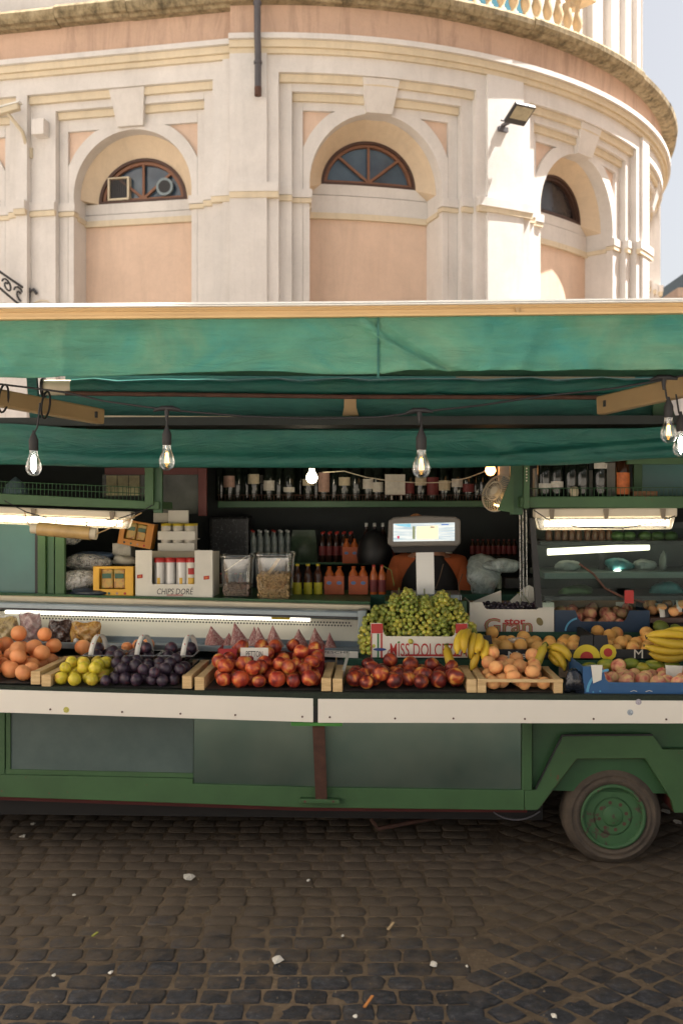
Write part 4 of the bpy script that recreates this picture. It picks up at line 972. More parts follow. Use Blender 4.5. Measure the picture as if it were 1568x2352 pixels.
# ribbed fan with a warm lit mouth
fc = L(1143, 1132, 5.25); fan = thing('clip_fan', fc, 'white ribbed fan guard with warm light inside, clipped to the right post', 'fan')
ax = Vector((-.55, -.55, .28)).normalized(); e1 = ax.cross(Vector((0, 0, 1))).normalized(); e2 = e1.cross(ax).normalized()
M['fan_white'] = simple('fan_wire', (.55, .48, .36, 1), .4)
for k in range(34):
    a = 2 * math.pi * k / 34; d = e1 * math.cos(a) + e2 * math.sin(a)
    m = MB(); m.tube([fc + ax * .035 + d * .02, fc + ax * .03 + d * .07, fc + d * .10, fc - ax * .03 + d * .085, fc - ax * .045 + d * .03], .0016, 4, False); m.build('guard_wire', M['fan_white'], fan)
for r_, z_ in ((.1, 0.0), (.101, -.008), (.05, .034)):
    m = MB(); m.tube([fc + ax * z_ + (e1 * math.cos(a) + e2 * math.sin(a)) * r_ for a in [i * math.pi / 14 for i in range(29)]], .0035, 6); m.build('guard_ring', M['fan_white'], fan)
m = MB(); m.tube([fc + ax * .036, fc - ax * .08], [.022, .03], 12); m.build('motor', M['cream_edge'], fan)
for k in range(3):
    a = k * 2.094; d = e1 * math.cos(a) + e2 * math.sin(a); g_ = ax.cross(d); m = MB(); m.face([fc + d * .02 - g_ * .012, fc + d * .085 - g_ * .03, fc + d * .09 + g_ * .025 + ax * .015, fc + d * .02 + g_ * .012 + ax * .01]); m.build('blade', M['cooler_grey'], fan)
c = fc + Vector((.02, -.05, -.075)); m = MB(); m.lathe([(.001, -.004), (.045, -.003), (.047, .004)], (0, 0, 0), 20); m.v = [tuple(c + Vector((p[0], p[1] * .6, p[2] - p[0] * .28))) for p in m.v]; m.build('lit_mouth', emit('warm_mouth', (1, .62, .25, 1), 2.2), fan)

# ------------------------------------------------------------------ bottles
glass_dark = simple('dark_wine_glass', (.010, .014, .010, 1), .08, var=.2); glass_brown = simple('brown_glass', (.035, .014, .006, 1), .1)
lab_cream = simple('cream_label', (.54, .46, .31, 1), .7, var=.25, scale=40); lab_white = simple('white_label', (.60, .56, .48, 1), .7, var=.25, scale=40)
lab_pink = simple('pinkish_label', (.42, .26, .20, 1), .7, var=.3, scale=50); lab_red = simple('red_label', (.16, .02, .02, 1), .6, var=.3, scale=40); lab_or = simple('orange_label', (.55, .14, .03, 1), .6, var=.5, scale=30)
foil = simple('foil_capsule', (.10, .07, .03, 1), .3, metal=.6); foil_g = simple('gold_capsule', (.42, .27, .06, 1), .3, metal=.7)
bp = [(.001, .002), (.036, 0), (.038, .006), (.038, .185), (.034, .205), (.020, .228), (.0145, .245), (.0145, .30), (.001, .301)]
def labelstrip(c, r, z0, z1, n=7, half=1.1):
    m = MB()
    for i in range(n):
        a, b = -math.pi / 2 - half + 2 * half * i / n, -math.pi / 2 - half + 2 * half * (i + 1) / n
        P = lambda t_, z: (c[0] + r * math.cos(t_), c[1] + r * math.sin(t_), c[2] + z)
        m.face([P(a, z0), P(b, z0), P(b, z1), P(a, z1)], True)
    return m
def bottle(u, vb, Y, label, h=.30, lab=None, lz=(.06, .14), gm=glass_dark, cap=foil, k=1.0, group='wine bottles on the shelves'):
    c = L(u, vb, Y); b = thing('wine_bottle', c, label, 'bottle', group)
    s = h / .30; m = MB(); m.lathe([(r * k, z * s) for r, z in bp], c, 14); m.build('glass', gm, b)
    if lab: labelstrip(c, .0386 * k, lz[0] * s, lz[1] * s).build('paper_label', lab, b)
    m = MB(); m.lathe([(.0152 * k, .26 * s), (.0155 * k, .302 * s), (.001, .303 * s)], c, 12); m.build('capsule', cap, b); return b
WB = [(527, lab_pink, .08, .15, 'pinkish faded label, first on the rear shelf from the left'), (583, lab_cream, .10, .16, 'square cream label between the pinkish and the white one'), (618, lab_white, .06, .12, 'tilted white label, third on the rear shelf'), (664, lab_white, .05, .08, 'low small label left of the glowing bulb'),
      (708, lab_cream, .09, .13, 'cream label just behind the glowing bulb'), (744, lab_pink, .05, .17, 'tall pinkish arched label right of the glowing bulb'), (791, lab_cream, .09, .14, 'broad cream label, second right of the glowing bulb'), (818, None, 0, 0, 'no label between the cream ones on the rear shelf'),
      (846, lab_white, .07, .13, 'small white label in the middle of the rear shelf'), (867, lab_white, .05, .11, 'low white label right of the shelf middle'), (938, lab_red, .04, .11, 'cream and red banded label beside the white cards'), (966, lab_cream, .09, .14, 'cream label under the big filament bulb'),
      (993, lab_red, .03, .14, 'dark red label, third from the right on the rear shelf'), (1020, lab_cream, .06, .12, 'round cream label, second from the right on the rear shelf'), (1049, lab_white, .08, .13, 'small white square label near the fan'), (1075, lab_red, .05, .10, 'dull red label, last beside the fan')]
for u, lb_, a, b, d in WB: bottle(u, 1149, 6.12, 'dark wine bottle with ' + d, lab=lb_, lz=(a, b))
for k, u in enumerate((555, 600, 690, 770, 905, 982, 1035)):
    bottle(u, 1146, 6.28, '%s dark wine bottle from the left in the back row of the rear shelf' % ('first', 'second', 'third', 'fourth', 'fifth', 'sixth', 'seventh')[k], lab=lab_white if k % 2 else None, lz=(.10, .15))
for u, w_, nm in ((899, 30, 'wide pale card'), (921, 18, 'narrow pale card')):
    c = L(u, 1148, 6.06); m = MB(); w2 = w_ / 2 / SC(6.06); m.box((c.x - w2, c.y, c.z + .03), (c.x + w2, c.y + .004, c.z + .155)); m.box((c.x - .004, c.y + .004, c.z), (c.x + .004, c.y + .012, c.z + .1))
    solo('price_card', m, lab_white, c, nm + ' standing among the wine bottles on the rear shelf', 'card')
RB = [(1250, glass_dark, lab_white, .04, .065, foil, 'slanted small white label, left on the right shelf'), (1277, glass_dark, lab_white, .045, .075, foil, 'white neck tag, second on the right shelf'), (1310, glass_dark, None, 0, 0, foil_g, 'gold neck, third on the right shelf'), (1336, glass_dark, None, 0, 0, foil_g, 'golden capsule beside the pale cartons'),
      (1377, glass_dark, lab_white, .14, .17, foil_g, 'white collar standing before a pale carton'), (1429, glass_brown, lab_or, .01, .12, foil_g, 'bright orange label at the right end of the shelf')]
for u, gm, lb_, a, b, cp2, d in RB: bottle(u, 1140, 5.1, 'dark bottle with ' + d, h=.30, lab=lb_, lz=(a, b), gm=gm, cap=cp2, k=.95)
def block(name, u0, v0, u1, v1, Y, d, mat, label, cat, group=None, bevel=.003):
    c = L((u0 + u1) / 2, v1, Y); m = quadpx([(u0, v0), (u1, v0), (u1, v1), (u0, v1)], Y, d); return solo(name, m, mat, c, label, cat, group, bevel=bevel)
pale = simple('pale_carton', (.46, .44, .38, 1), .8, var=.2, scale=20)
block('bottle_carton', 1228, 1075, 1246, 1140, 5.2, .08, pale, 'narrow pale carton at the left of the right bottle shelf', 'carton')
block('bottle_carton', 1352, 1080, 1368, 1140, 5.2, .08, pale, 'white upright carton behind the collared bottle', 'carton')
block('bottle_carton', 1392, 1062, 1422, 1140, 5.2, .08, pale, 'tall pale grey carton with black clasp on the right shelf', 'carton')
block('bottle_carton', 1146, 1062, 1172, 1108, 5.5, .08, pale, 'pale carton beside the amber bulb', 'carton')
c = L(1318, 1140, 5.05); m = MB(); m.lathe([(.02, 0), (.024, .02), (.02, .045), (.006, .05)], c, 12); solo('small_jar', m, lab_cream, c, 'small pale jar at the rail of the right shelf', 'jar')
block('folded_tray', 1455, 1128, 1510, 1140, 5.08, .1, simple('brown_tray', (.25, .12, .05, 1), .7), 'low brown tray at the right end of the bottle shelf', 'tray')
m = MB(); c = L(36, 1135, 5.1); m.lathe([(.07, 0), (.05, .05), (.01, .085), (.001, .09)], c, 10); solo('blue_cover', m, simple('dull_blue_plastic', (.10, .15, .16, 1), .5), c, 'dull blue pointed cover on the left shelf behind the wire rail', 'cover')

# drinks behind the counter
def drink(u, vb, Y, h, r, body, lab, lz, cap, label, group, name='drink_bottle'):
    c = L(u, vb, Y); b = thing(name, c, label, 'bottle', group)
    m = MB(); m.lathe([(r * .9, 0), (r, .008), (r, h * .62), (r * .85, h * .72), (r * .42, h * .86), (r * .42, h * .94)], c, 14); m.build('body', body, b)
    if lab: labelstrip(c, r * 1.02, lz[0] * h, lz[1] * h, 7, 1.25).build('paper_label', lab, b)
    m = MB(); m.lathe([(r * .46, h * .93), (r * .46, h), (.001, h * 1.005)], c, 12); m.build('cap', cap, b)
yel = simple('yellow_label', (.60, .52, .03, 1), .5, var=.2, scale=30); redc = simple('red_cap', (.35, .03, .02, 1), .4); cola = simple('dark_drink', (.03, .012, .008, 1), .1); tea = simple('brown_tea', (.06, .02, .01, 1), .15)
orj = simple('orange_drink', (.42, .10, .02, 1), .25, var=.3); whitec = simple('white_cap', (.6, .6, .58, 1), .4); wat = simple('water_bottle', (.24, .28, .27, 1), .1, var=.5, scale=20); yelc = simple('yellow_cap', (.6, .45, .03, 1), .4)
for i, (u, d) in enumerate(((683, 'left'), (707, 'middle'), (730, 'right'))): drink(u, 1366, 5.5, .17, .024, tea, yel, (.02, .40), yelc, 'dark iced tea bottle with yellow label, %s of three beside the nut tub' % d, 'iced tea bottles')
for i, u in enumerate((858, 877)): drink(u, 1366, 5.5, .165, .022, orj, lab_red, (.1, .5), redc, 'red drink bottle %s of the pair left of the vendor' % ('left', 'right')[i], 'red drink bottles')
for r in range(2):
    for i in range(5): drink(740 + i * 16 + r * 3, 1293 - r * 3, 6.15 + r * .09, .19, .021, cola, lab_red, (.25, .55), redc, '%s cola bottle from left in the %s row above the juice packs' % (('first', 'second', 'third', 'fourth', 'fifth')[i], ('front', 'back')[r]), 'cola bottles')
for r in range(2):
    for i in range(6): drink(582 + i * 16 - r * 4, 1278 - r * 3, 6.18 + r * .09, .16, .020, wat, None, (0, 0), whitec if i % 3 else redc, '%s clear water bottle from left in the %s row behind the plastic tubs' % (('first', 'second', 'third', 'fourth', 'fifth', 'sixth')[i], ('front', 'back')[r]), 'water bottles')
for r in range(2):
    for i in range(3): drink(841 + i * 19, 1296 - r * 3, 6.15 + r * .09, .25, .021, cola, None, (0, 0), whitec, '%s tall dark white-capped bottle, %s row left of the scale' % (('first', 'second', 'third')[i], ('front', 'back')[r]), 'tall dark bottles')
for i in range(9): drink(1085 + i * 12, 1276, 6.2, .10, .016, glass_brown, lab_red, (.1, .6), lab_red, '%s small dark red jar from left, right of the scale' % ('first', 'second', 'third', 'fourth', 'fifth', 'sixth', 'seventh', 'eighth', 'ninth')[i], 'small jars behind the scale')
def carton6(u0, v0, u1, v1, Y, label):
    c = L((u0 + u1) / 2, v1, Y); b = thing('juice_pack', c, label, 'juice pack', 'orange juice packs')
    w = (u1 - u0) / 2 / SC(Y); h = (v1 - v0) / SC(Y)
    m = MB(); m.box((c.x - w, c.y, c.z), (c.x + w, c.y + .06, c.z + h * .66)); m.build('sleeve', orj_card, b, .002)
    for s_ in (-.5, .5):
        cc = c + Vector((w * s_, .03, h * .55)); m = MB(); m.lathe([(w * .46, 0), (w * .46, h * .2), (w * .2, h * .34), (w * .2, h * .42), (w * .22, h * .42), (w * .22, h * .46), (.001, h * .46)], cc, 12); m.build('bottle_top', orj, b)
    for s_ in (-.5, .5):
        m = MB(); m.lathe([(w * .26, 0), (w * .26, .001)], (0, 0, 0), 14, 'y'); m.v = [(p[0] + c.x + w * s_, p[1] + c.y - .0013, p[2] * .7 + c.z + h * .42) for p in m.v]; m.build('emblem', simple('blue_emblem', (.08, .14, .30, 1), .4), b)
orj_card = simple('orange_card', (.42, .085, .02, 1), .55, var=.25, scale=10)
carton6(744, 1302, 790, 1366, 5.5, 'orange juice pack left of the two on the counter'); carton6(800, 1302, 845, 1366, 5.5, 'orange juice pack right of the two on the counter'); carton6(786, 1238, 823, 1294, 6.05, 'orange juice pack standing up among the cola bottles')
crisp = simple('green_sack', (.03, .055, .03, 1), .5, var=.6, scale=14)
m = MB(); c = L(697, 1292, 6.12); grid(m, 10, 8, lambda a, b: (c.x + (a - .5) * .17 * (1 - .2 * b * b), c.y - .05 * math.sin(math.pi * a) * math.sin(math.pi * min(1, b + .15)), c.z + b * .20)); grid(m, 2, 2, lambda a, b: (c.x + (a - .5) * .17 * (1 - .2 * b * b), c.y + .02, c.z + b * .2)); solo('green_sack', m, crisp, c, 'dark green sack standing between the water and the cola bottles', 'sack')
m = MB(); c = L(860, 1294, 6.05); m.lathe([(.10, 0), (.11, .05), (.095, .13), (.05, .19), (.001, .205)], c, 18); solo('black_cushion', m, M['black'], c, 'rounded black bundle beside the scale head', 'bundle')
t = NT('speckled_netting'); co = t.coord('Object'); t.col(t.ramp(t.noise(co, 55, 3, .8), [(.55, (.012, .012, .014, 1)), (.68, (.16, .16, .16, 1))])).set(Roughness=.4); speck = t.m
block('speckled_pack', 480, 1185, 572, 1280, 6.18, .2, speck, 'dark speckled shrink wrapped pack left of the water bottles', 'pack', bevel=.02)

# more stock on the dim middle shelf
for i in range(7): drink(497 + i * 11, 1366, 5.9, .13, .017, (wat, tea, orj)[i % 3], lab_white if i % 2 else None, (.2, .5), (whitec, redc, yelc)[i % 3], 'small mixed bottle behind the tubs, %s from the left' % ('first', 'second', 'third', 'fourth', 'fifth', 'sixth', 'seventh')[i], 'mixed bottles behind the tubs')
for i in range(6): drink(900 + i * 26, 1292, 6.3, .2, .022, (cola, orj, wat)[i % 3], (lab_red, None, lab_white)[i % 3], (.2, .5), (redc, yelc, whitec)[i % 3], 'dim bottle on the rear wall behind the vendor, %s from the left' % ('first', 'second', 'third', 'fourth', 'fifth', 'sixth')[i], 'dim bottles behind the vendor')
px2('shelf', 'interior', 880, 1292, 1190, 1297, 6.2, .3, .002)

for k, u in enumerate((508, 545, 568, 640, 726, 768, 887, 952, 1007, 1062, 1092, 1108)): bottle(u, 1149, 6.16, '%s plain dark wine bottle from the left, without label, on the rear shelf' % ('first', 'second', 'third', 'fourth', 'fifth', 'sixth', 'seventh', 'eighth', 'ninth', 'tenth', 'eleventh', 'twelfth')[k], h=.29, k=.95)
# ------------------------------------------------------------------ goods on the counter
card_w = simple('white_card', (.66, .63, .55, 1), .7, var=.08, scale=12); ink = simple('dark_ink', (.03, .03, .03, 1), .6); ink_red = simple('red_ink', (.42, .03, .025, 1), .6); ink_or = simple('orange_ink', (.60, .16, .03, 1), .6)
def framebox(par, name, mat, u0, v0, u1, v1, Y, d, holes):
    """front sheet with a window cut in it, built as four strips"""
    hu0, hv0, hu1, hv1 = holes
    for q in ([(u0, v0), (hu0, v0), (hu0, v1), (u0, v1)], [(hu1, v0), (u1, v0), (u1, v1), (hu1, v1)], [(hu0, hv1), (hu1, hv1), (hu1, v1), (hu0, v1)], [(hu0, v0), (hu1, v0), (hu1, hv0), (hu0, hv0)]):
        if abs(q[0][1] - q[2][1]) > .5 and abs(q[0][0] - q[1][0]) > .5: quadpx(q, Y, d).build(name, mat, par)
# chips carton
Yc = 5.18
cb = thing('chips_carton', L(405, 1378, Yc), 'white open-front carton of red-topped chip cans lettered CHIPS DORE', 'carton')
framebox(cb, 'front_sheet', card_w, 311, 1264, 488, 1376, Yc, .004, (349, 1263.7, 447, 1342))
z0 = L(400, 1376, Yc).z; xa, xb = L(312, 1300, Yc).x, L(487, 1300, Yc).x; zt = L(400, 1270, Yc).z
for x0 in (xa, xb - .004): m = MB(); m.box((x0, Yc + .005, z0), (x0 + .004, Yc + .24, zt)); m.build('side_sheet', card_w, cb)
m = MB(); m.box((xa, Yc + .24, z0), (xb, Yc + .244, zt)); m.box((xa + .005, Yc + .006, z0), (xb - .005, Yc + .239, z0 + .004)); m.build('back_sheet', M['cream_edge'], cb)
cx_ = lambda u, v: L(u, v, Yc - .0015)
text('lettering', 'CHIPS DORÉ', 17 / SC(Yc), cx_(402, 1357), ink, cb, width=84 / SC(Yc), shear=.18)
m = MB(); a, b = cx_(383, 1366), cx_(420, 1368); m.box((a.x, a.y, b.z), (b.x, a.y + .001, a.z)); m.build('red_line', ink_red, cb)
for u, v in ((321, 1324), (474, 1327)):
    p = cx_(u, v); m = MB(); w = 6.5 / SC(Yc); m.prism([p + Vector((-w, 0, -w * .75)), p + Vector((w, 0, -w * .55)), p + Vector((w, 0, w * .75)), p + Vector((-w, 0, w * .55))], (0, .001, 0)); m.build('emblem', ink_red, cb)
    m = MB(); p.y -= .0012; w *= .5; m.prism([p + Vector((-w, 0, -w * .75)), p + Vector((w, 0, -w * .55)), p + Vector((w, 0, w * .75)), p + Vector((-w, 0, w * .55))], (0, .001, 0)); m.build('emblem', ink_or, cb)
can_w = simple('silver_can', (.46, .45, .43, 1), .3, metal=.4, var=.1); can_r = simple('red_can_top', (.45, .03, .025, 1), .35); can_y = simple('yellow_chip_print', (.62, .36, .02, 1), .4)
for i, u in enumerate((367, 392, 418, 441)):
    c = L(u, 1372, Yc + .05); h = 92 / SC(Yc + .05); r = .0315 if i != 1 else .028
    k = thing('chip_can', c, 'silver chip can with red top, %s in the white carton' % ('first', 'second', 'third', 'fourth')[i], 'can', 'chip cans in the carton')
    m = MB(); m.lathe([(r, 0), (r, h * .9)], c, 20); m.build('body', can_w if i < 3 else card_w, k)
    m = MB(); m.lathe([(r + .001, h * .88), (r + .001, h * .99), (r * .9, h), (.001, h)], c, 20); m.build('lid', can_r, k)
    if i in (3, 0, 2): labelstrip(c, r + .0012, h * .03, h * .5, 5, .5 if i == 3 else .25).build('print', can_y, k); labelstrip(c, r + .0013, h * .58, h * .74, 5, .5).build('print', ink_red, k) if i == 3 else None
# snack boxes
yc = simple('yellow_box_card', (.66, .36, .03, 1), .55, var=.15); oc = simple('orange_box_card', (.55, .22, .03, 1), .55, var=.15); dkg = simple('dark_green_badge', (.02, .09, .05, 1), .4)
t = NT('snack_print'); co = t.coord('Object'); t.col(t.ramp(t.noise(co, 28, 4), [(.3, (.16, .05, .02, 1)), (.45, (.48, .26, .04, 1)), (.6, (.30, .25, .06, 1)), (.75, (.40, .05, .04, 1))])).set(Roughness=.35); snack = t.m
def snackbox(u0, v0, u1, v1, Y, card, rot, label):
    c = L((u0 + u1) / 2, v1, Y); sc = SC(Y); w, h = (u1 - u0) / sc, (v1 - v0) / sc
    b = thing('snack_box', c, label, 'snack box')
    X = lambda a: c.x + w * (a - .5)
    Zz = lambda q: c.z + h * q
    def pl(a0, q0, a1, q1, y0, y1): 
        m = MB(); m.box((X(a0), c.y + y0, Zz(q0)), (X(a1), c.y + y1, Zz(q1))); return m
    pl(0, 0, .15, 1, 0, .004).build('front_sheet', card, b); pl(.80, 0, 1, 1, 0, .004).build('front_sheet', card, b); pl(.15, 0, .80, .24, 0, .004).build('front_sheet', card, b); pl(.15, .93, .80, 1, 0, .004).build('front_sheet', card, b)
    pl(0, 0, .02, 1, .0045, .10).build('side_sheet', card, b); pl(.98, 0, 1, 1, .0045, .10).build('side_sheet', card, b); pl(.02, 0, .98, .98, .095, .10).build('back_sheet', card, b)
    for a in (.17, .49): pl(a, .24, a + .3, .92, .02, .05).build('snack_bag', snack, b, .008); m = pl(a + .03, .60, a + .26, .76, .015, .019); m.build('badge', dkg, b, .004)
    for k in range(4):
        m = MB(); m.lathe([(h * .045, 0), (h * .045, .001)], (X(.2 + .2 * k), c.y - .0012, Zz(.10)), 10, 'y'); m.build('emblem', (ink, dkg, lab_pink, ink_red)[k], b)
    if rot: b.rotation_euler = (0, rot, -PSI)
    return b
snackbox(213, 1301, 306, 1370, 5.17, yc, 0, 'yellow snack box with window standing left of the chips carton')
snackbox(268, 1197, 346, 1255, 5.42, oc, R_(10), 'tilted orange snack box under the left lamp')
# canned goods trays
def cantray(u0, v0, u1, v1, Y, lidm, label, canlab):
    c = L((u0 + u1) / 2, v1, Y); sc = SC(Y); w = (u1 - u0) / sc; h = (v1 - v0) / sc; b = thing('can_tray', c, label, 'tray')
    m = MB(); m.box((c.x - w / 2, c.y, c.z), (c.x + w / 2, c.y + .003, c.z + h * .55)); m.box((c.x - w / 2, c.y + .003, c.z), (c.x + w / 2, c.y + .16, c.z + .003)); m.build('tray_card', card_w, b)
    for i in range(3):
        for j in range(2):
            cc = c + Vector((w * (-.32 + .32 * i), .045 + .08 * j, .004)); q = thing('food_can', cc, canlab % (('front', 'back')[j], ('left', 'middle', 'right')[i]), 'can', 'food cans in the trays')
            m = MB(); m.lathe([(w * .14, 0), (w * .14, h * .84)], cc, 16); m.build('body', lab_white, q); m = MB(); m.lathe([(w * .145, h * .84), (w * .145, h), (.001, h)], cc, 16); m.build('lid', lidm, q)
cantray(362, 1232, 447, 1266, 5.40, lab_red, 'lower white tray of red-lidded cans above the chips carton', 'white food can with red lid, %s row %s in the lower white tray')
cantray(362, 1204, 448, 1240, 5.40, yelc, 'upper white tray of yellow-lidded cans above the chips carton', 'white food can with yellow lid, %s row %s in the upper white tray')
block('white_paper', 386, 1172, 432, 1202, 5.5, .02, card_w, 'white paper pack lying on top of the can trays', 'pack')
block('white_paper', 352, 1178, 386, 1200, 5.52, .02, pale, 'greyish paper pack beside the can trays under the left post', 'pack')
# plastic tubs
def tub(u0, v0, u1, v1, Y, fill, n, fh, label, nm):
    c = L((u0 + u1) / 2, v1, Y); sc = SC(Y); w = (u1 - u0) / sc / 2; h = (v1 - v0) / sc; b = thing('plastic_tub', c, label, 'tub')
    m = MB(); pr = []
    def ringpts(k, z, sx=1.0):
        pts = []
        for i in range(24):
            a = 2 * math.pi * (i + .5) / 24; q = (abs(math.cos(a)) ** 6 + abs(math.sin(a)) ** 6) ** (-1 / 6); pts.append((c.x + w * k * q * math.cos(a), c.y + w + w * k * q * math.sin(a), c.z + z))
        return pts
    vs = ringpts(.84, 0) + ringpts(.88, .01) + ringpts(1.0, h * .9); m.raw(vs, [(j * 24 + i, j * 24 + (i + 1) % 24, (j + 1) * 24 + (i + 1) % 24, (j + 1) * 24 + i) for j in range(2) for i in range(24)], True); m.face(ringpts(.84, 0)); m.build('wall', M['clear'], b)
    m = MB(); vs = ringpts(1.0, h * .9) + ringpts(1.06, h * .9) + ringpts(1.06, h) + ringpts(.98, h); m.raw(vs, [(j * 24 + i, j * 24 + (i + 1) % 24, (j + 1) * 24 + (i + 1) % 24, (j + 1) * 24 + i) for j in range(3) for i in range(24)], True); m.build('rim', M['clear'], b)
    rn = random.Random(n); m = MB()
    me = MB().lathe([(.001, -.009), (.007, -.006), (.009, 0), (.006, .007), (.001, .010)], (0, 0, 0), 6).mesh(nm, mat=fill)
    for k in range(n):
        zz = rn.uniform(.012, h * fh); kk = (.80 + .1 * zz / h) * w
        front = rn.random() < .7
        x = rn.uniform(-kk, kk) * .95; y = -kk * rn.uniform(.86, .96) if front else rn.uniform(-kk, kk) * .9
        if not front and zz < h * fh * .8: zz = h * fh * rn.uniform(.85, 1.05)
        mt = Matrix.Translation((c.x + x, c.y + w + y, c.z + zz)) @ Euler((rn.uniform(0, 3), rn.uniform(0, 3), rn.uniform(0, 3))).to_matrix().to_4x4()
        m.raw([mt @ v.co for v in me.vertices], [tuple(p.vertices) for p in me.polygons], True)
    tag(m.build(nm, fill, b), kind='stuff')
    m = MB(); kk = .80 * w; m.box((c.x - kk * .9, c.y + w - kk * .85, c.z + .006), (c.x + kk * .9, c.y + w + kk * .85, c.z + h * fh * .9)); m.build('fill', fill, b)
    return b, c, w, h
nut = simple('pistachio_shells', (.46, .31, .15, 1), .7, var=.45, scale=60); nut2 = simple('mauve_nuts', (.22, .16, .13, 1), .7, var=.4, scale=60)
tb, c, w, h = tub(504, 1274, 578, 1374, 5.18, nut2, 260, .30, 'clear plastic tub with a few brown nuts and a scoop beside the chips carton', 'nuts')
m = MB(); m.bar(c + Vector((-.06, .03, h * .62)), c + Vector((.05, .04, h * .95)), .014, .006); m.build('scoop', card_w, tb)
tb, c, w, h = tub(582, 1270, 672, 1382, 5.18, nut, 420, .55, 'clear plastic tub half full of pistachio nuts', 'nuts')
m = MB(); m.bar(c + Vector((-.04, .05, h * .5)), c + Vector((.02, .10, h * .86)), .022, .008); m.build('scoop', M['wood'], tb)
# plastic wrap roll and bags
p, q = L(72, 1213, 4.92), L(222, 1226, 4.92)
wr_ = thing('wrap_roll', p, 'amber roll of plastic wrap hanging under the left lamp', 'roll'); d = (q - p).normalized()
m = MB(); m.tube([p + d * .035, q - d * .03], .034, 20); m.build('film', simple('amber_film', (.50, .33, .13, 1), .25, var=.3, scale=12), wr_)
m = MB(); m.tube([p, p + d * .036], .026, 16); m.build('core', M['cream_edge'], wr_); m = MB(); m.tube([q - d * .031, q], .03, 16); m.build('core', M['cream_edge'], wr_)
m = MB(); m.tube([q, L(270, 1206, 4.93), L(325, 1178, 4.95)], .003, 5); m.build('string', M['gold_bar'], wr_)
m = MB(); m.tube([p, L(60, 1195, 4.95), L(56, 1172, 4.98)], .003, 5); m.build('string', M['gold_bar'], wr_)
def crumple(name, u, v, Y, w, h, d, mat, label, seed, cat='bag', rough=.3):
    c = L(u, v, Y); r = random.Random(seed); bm_ = bmesh.new(); bmesh.ops.create_icosphere(bm_, subdivisions=4, radius=1.0); m = MB()
    dirs = [(Vector((r.gauss(0, 1), r.gauss(0, 1), r.gauss(0, 1))).normalized(), r.uniform(-rough, rough), r.uniform(3, 9)) for _ in range(26)]
    vs = []
    for vv in bm_.verts:
        n = vv.co.normalized(); k = 1
        for dd, a, f_ in dirs: k += a * max(0, n.dot(dd)) ** f_
        k += .06 * math.sin(n.x * 17 + n.z * 11 + seed) * math.sin(n.z * 13 - n.y * 9)
        vs.append((c.x + n.x * k * w / 2, c.y + n.y * k * d / 2, c.z + max(0, (n.z * k + 1) / 2) * h))
    m.raw(vs, [tuple(x.index for x in f.verts) for f in bm_.faces], True); bm_.free()
    return solo(name, m, mat, c, label, cat)
crumple('plastic_bag', 180, 1355, 5.25, .22, .11, .15, M['film'], 'crumpled clear plastic bags piled left of the yellow snack box', 3)
crumple('plastic_bag', 195, 1312, 5.35, .24, .10, .15, M['film'], 'upper crumpled clear bag with grey sheen under the wrap roll', 4)
crumple('plastic_bag', 215, 1290, 5.42, .20, .06, .12, simple('blue_plastic', (.05, .08, .14, 1), .4, var=.4), 'flattened blue plastic bag among the clear bags', 5)
crumple('plastic_bag', 160, 1256, 5.45, .12, .10, .1, M['film'], 'knotted clear bag hanging below the wrap roll', 6)
crumple('dark_bag', 190, 1369, 5.22, .28, .045, .14, simple('dark_blue_plastic', (.012, .02, .035, 1), .4), 'flat dark blue bag on the counter left of the yellow snack box', 8)
crumple('paper_sack', 283, 1302, 5.42, .14, .08, .1, pale, 'pale paper sack behind the yellow snack box', 7)
block('tea_box', 258, 1248, 300, 1280, 5.46, .1, simple('white_red_box', (.5, .48, .42, 1), .6, var=.3, scale=25), 'white box with red marks under the tilted orange box', 'box')
crumple('plastic_bag', 1112, 1364, 5.58, .24, .21, .16, M['film_teal'], 'large pale grey plastic bag right of the vendor', 12, rough=.35)
crumple('plastic_bag', 1150, 1315, 5.5, .16, .07, .10, M['film_teal'], 'pointed end of pale plastic lying on the grey bag', 14)
# striped drinks right
for i, u in enumerate((1118, 1132, 1146)): drink(u, 1352, 5.6, .09, .015, simple('striped_tube_%d' % i, ((.45, .30, .10, 1), (.35, .10, .06, 1), (.25, .28, .2, 1))[i], .4, var=.4, scale=30), None, (0, 0), simple('teal_cap', (.03, .14, .22, 1), .4), 'slim striped bottle with teal cap, %s of three beside the grey bag' % ('left', 'middle', 'right')[i], 'slim bottles by the grey bag')
block('low_box', 1160, 1328, 1235, 1352, 5.7, .1, simple('murky_box', (.05, .05, .045, 1), .6, var=.5, scale=20), 'low dark box behind the black grapes', 'box')

# ------------------------------------------------------------------ weighing scale
Ys = 5.12
sc_b = L(977, 1375, Ys); wsx = thing('weighing_scale', sc_b, 'grey weighing scale with a lit wide screen on a white column', 'scale')
M['scale_grey'] = simple('grey_scale_plastic', (.15, .135, .115, 1), .5, var=.1)
m = quadpx([(892, 1196), (905, 1188), (975, 1184), (1045, 1187), (1057, 1194), (1058, 1248), (1050, 1254), (900, 1256), (890, 1250)], Ys, .10); m.build('display_head', M['scale_grey'], wsx, .008)
px('display_base', 'black_soft', [(893, 1250), (1056, 1248), (1040, 1268), (905, 1270)], Ys + .02, .09, .004, wsx)
t = NT('scale_screen'); co = t.coord('Object'); t.col((.1, .1, .1, 1)); n = t.noise(t.coord('Object', scale=(8, 8, 90)), 1.0, 3)
c1 = t.ramp(n, [(.35, (.33, .42, .46, 1)), (.6, (.62, .64, .60, 1))]); t.link(c1, t.b.inputs['Emission Color']); t.set(Emission_Strength=.40, Roughness=.2); scr = t.m
M['scr'] = scr; px('screen', 'scr', [(903, 1203), (1044, 1200), (1044, 1242), (903, 1244)], Ys - .003, .004, 0, wsx)
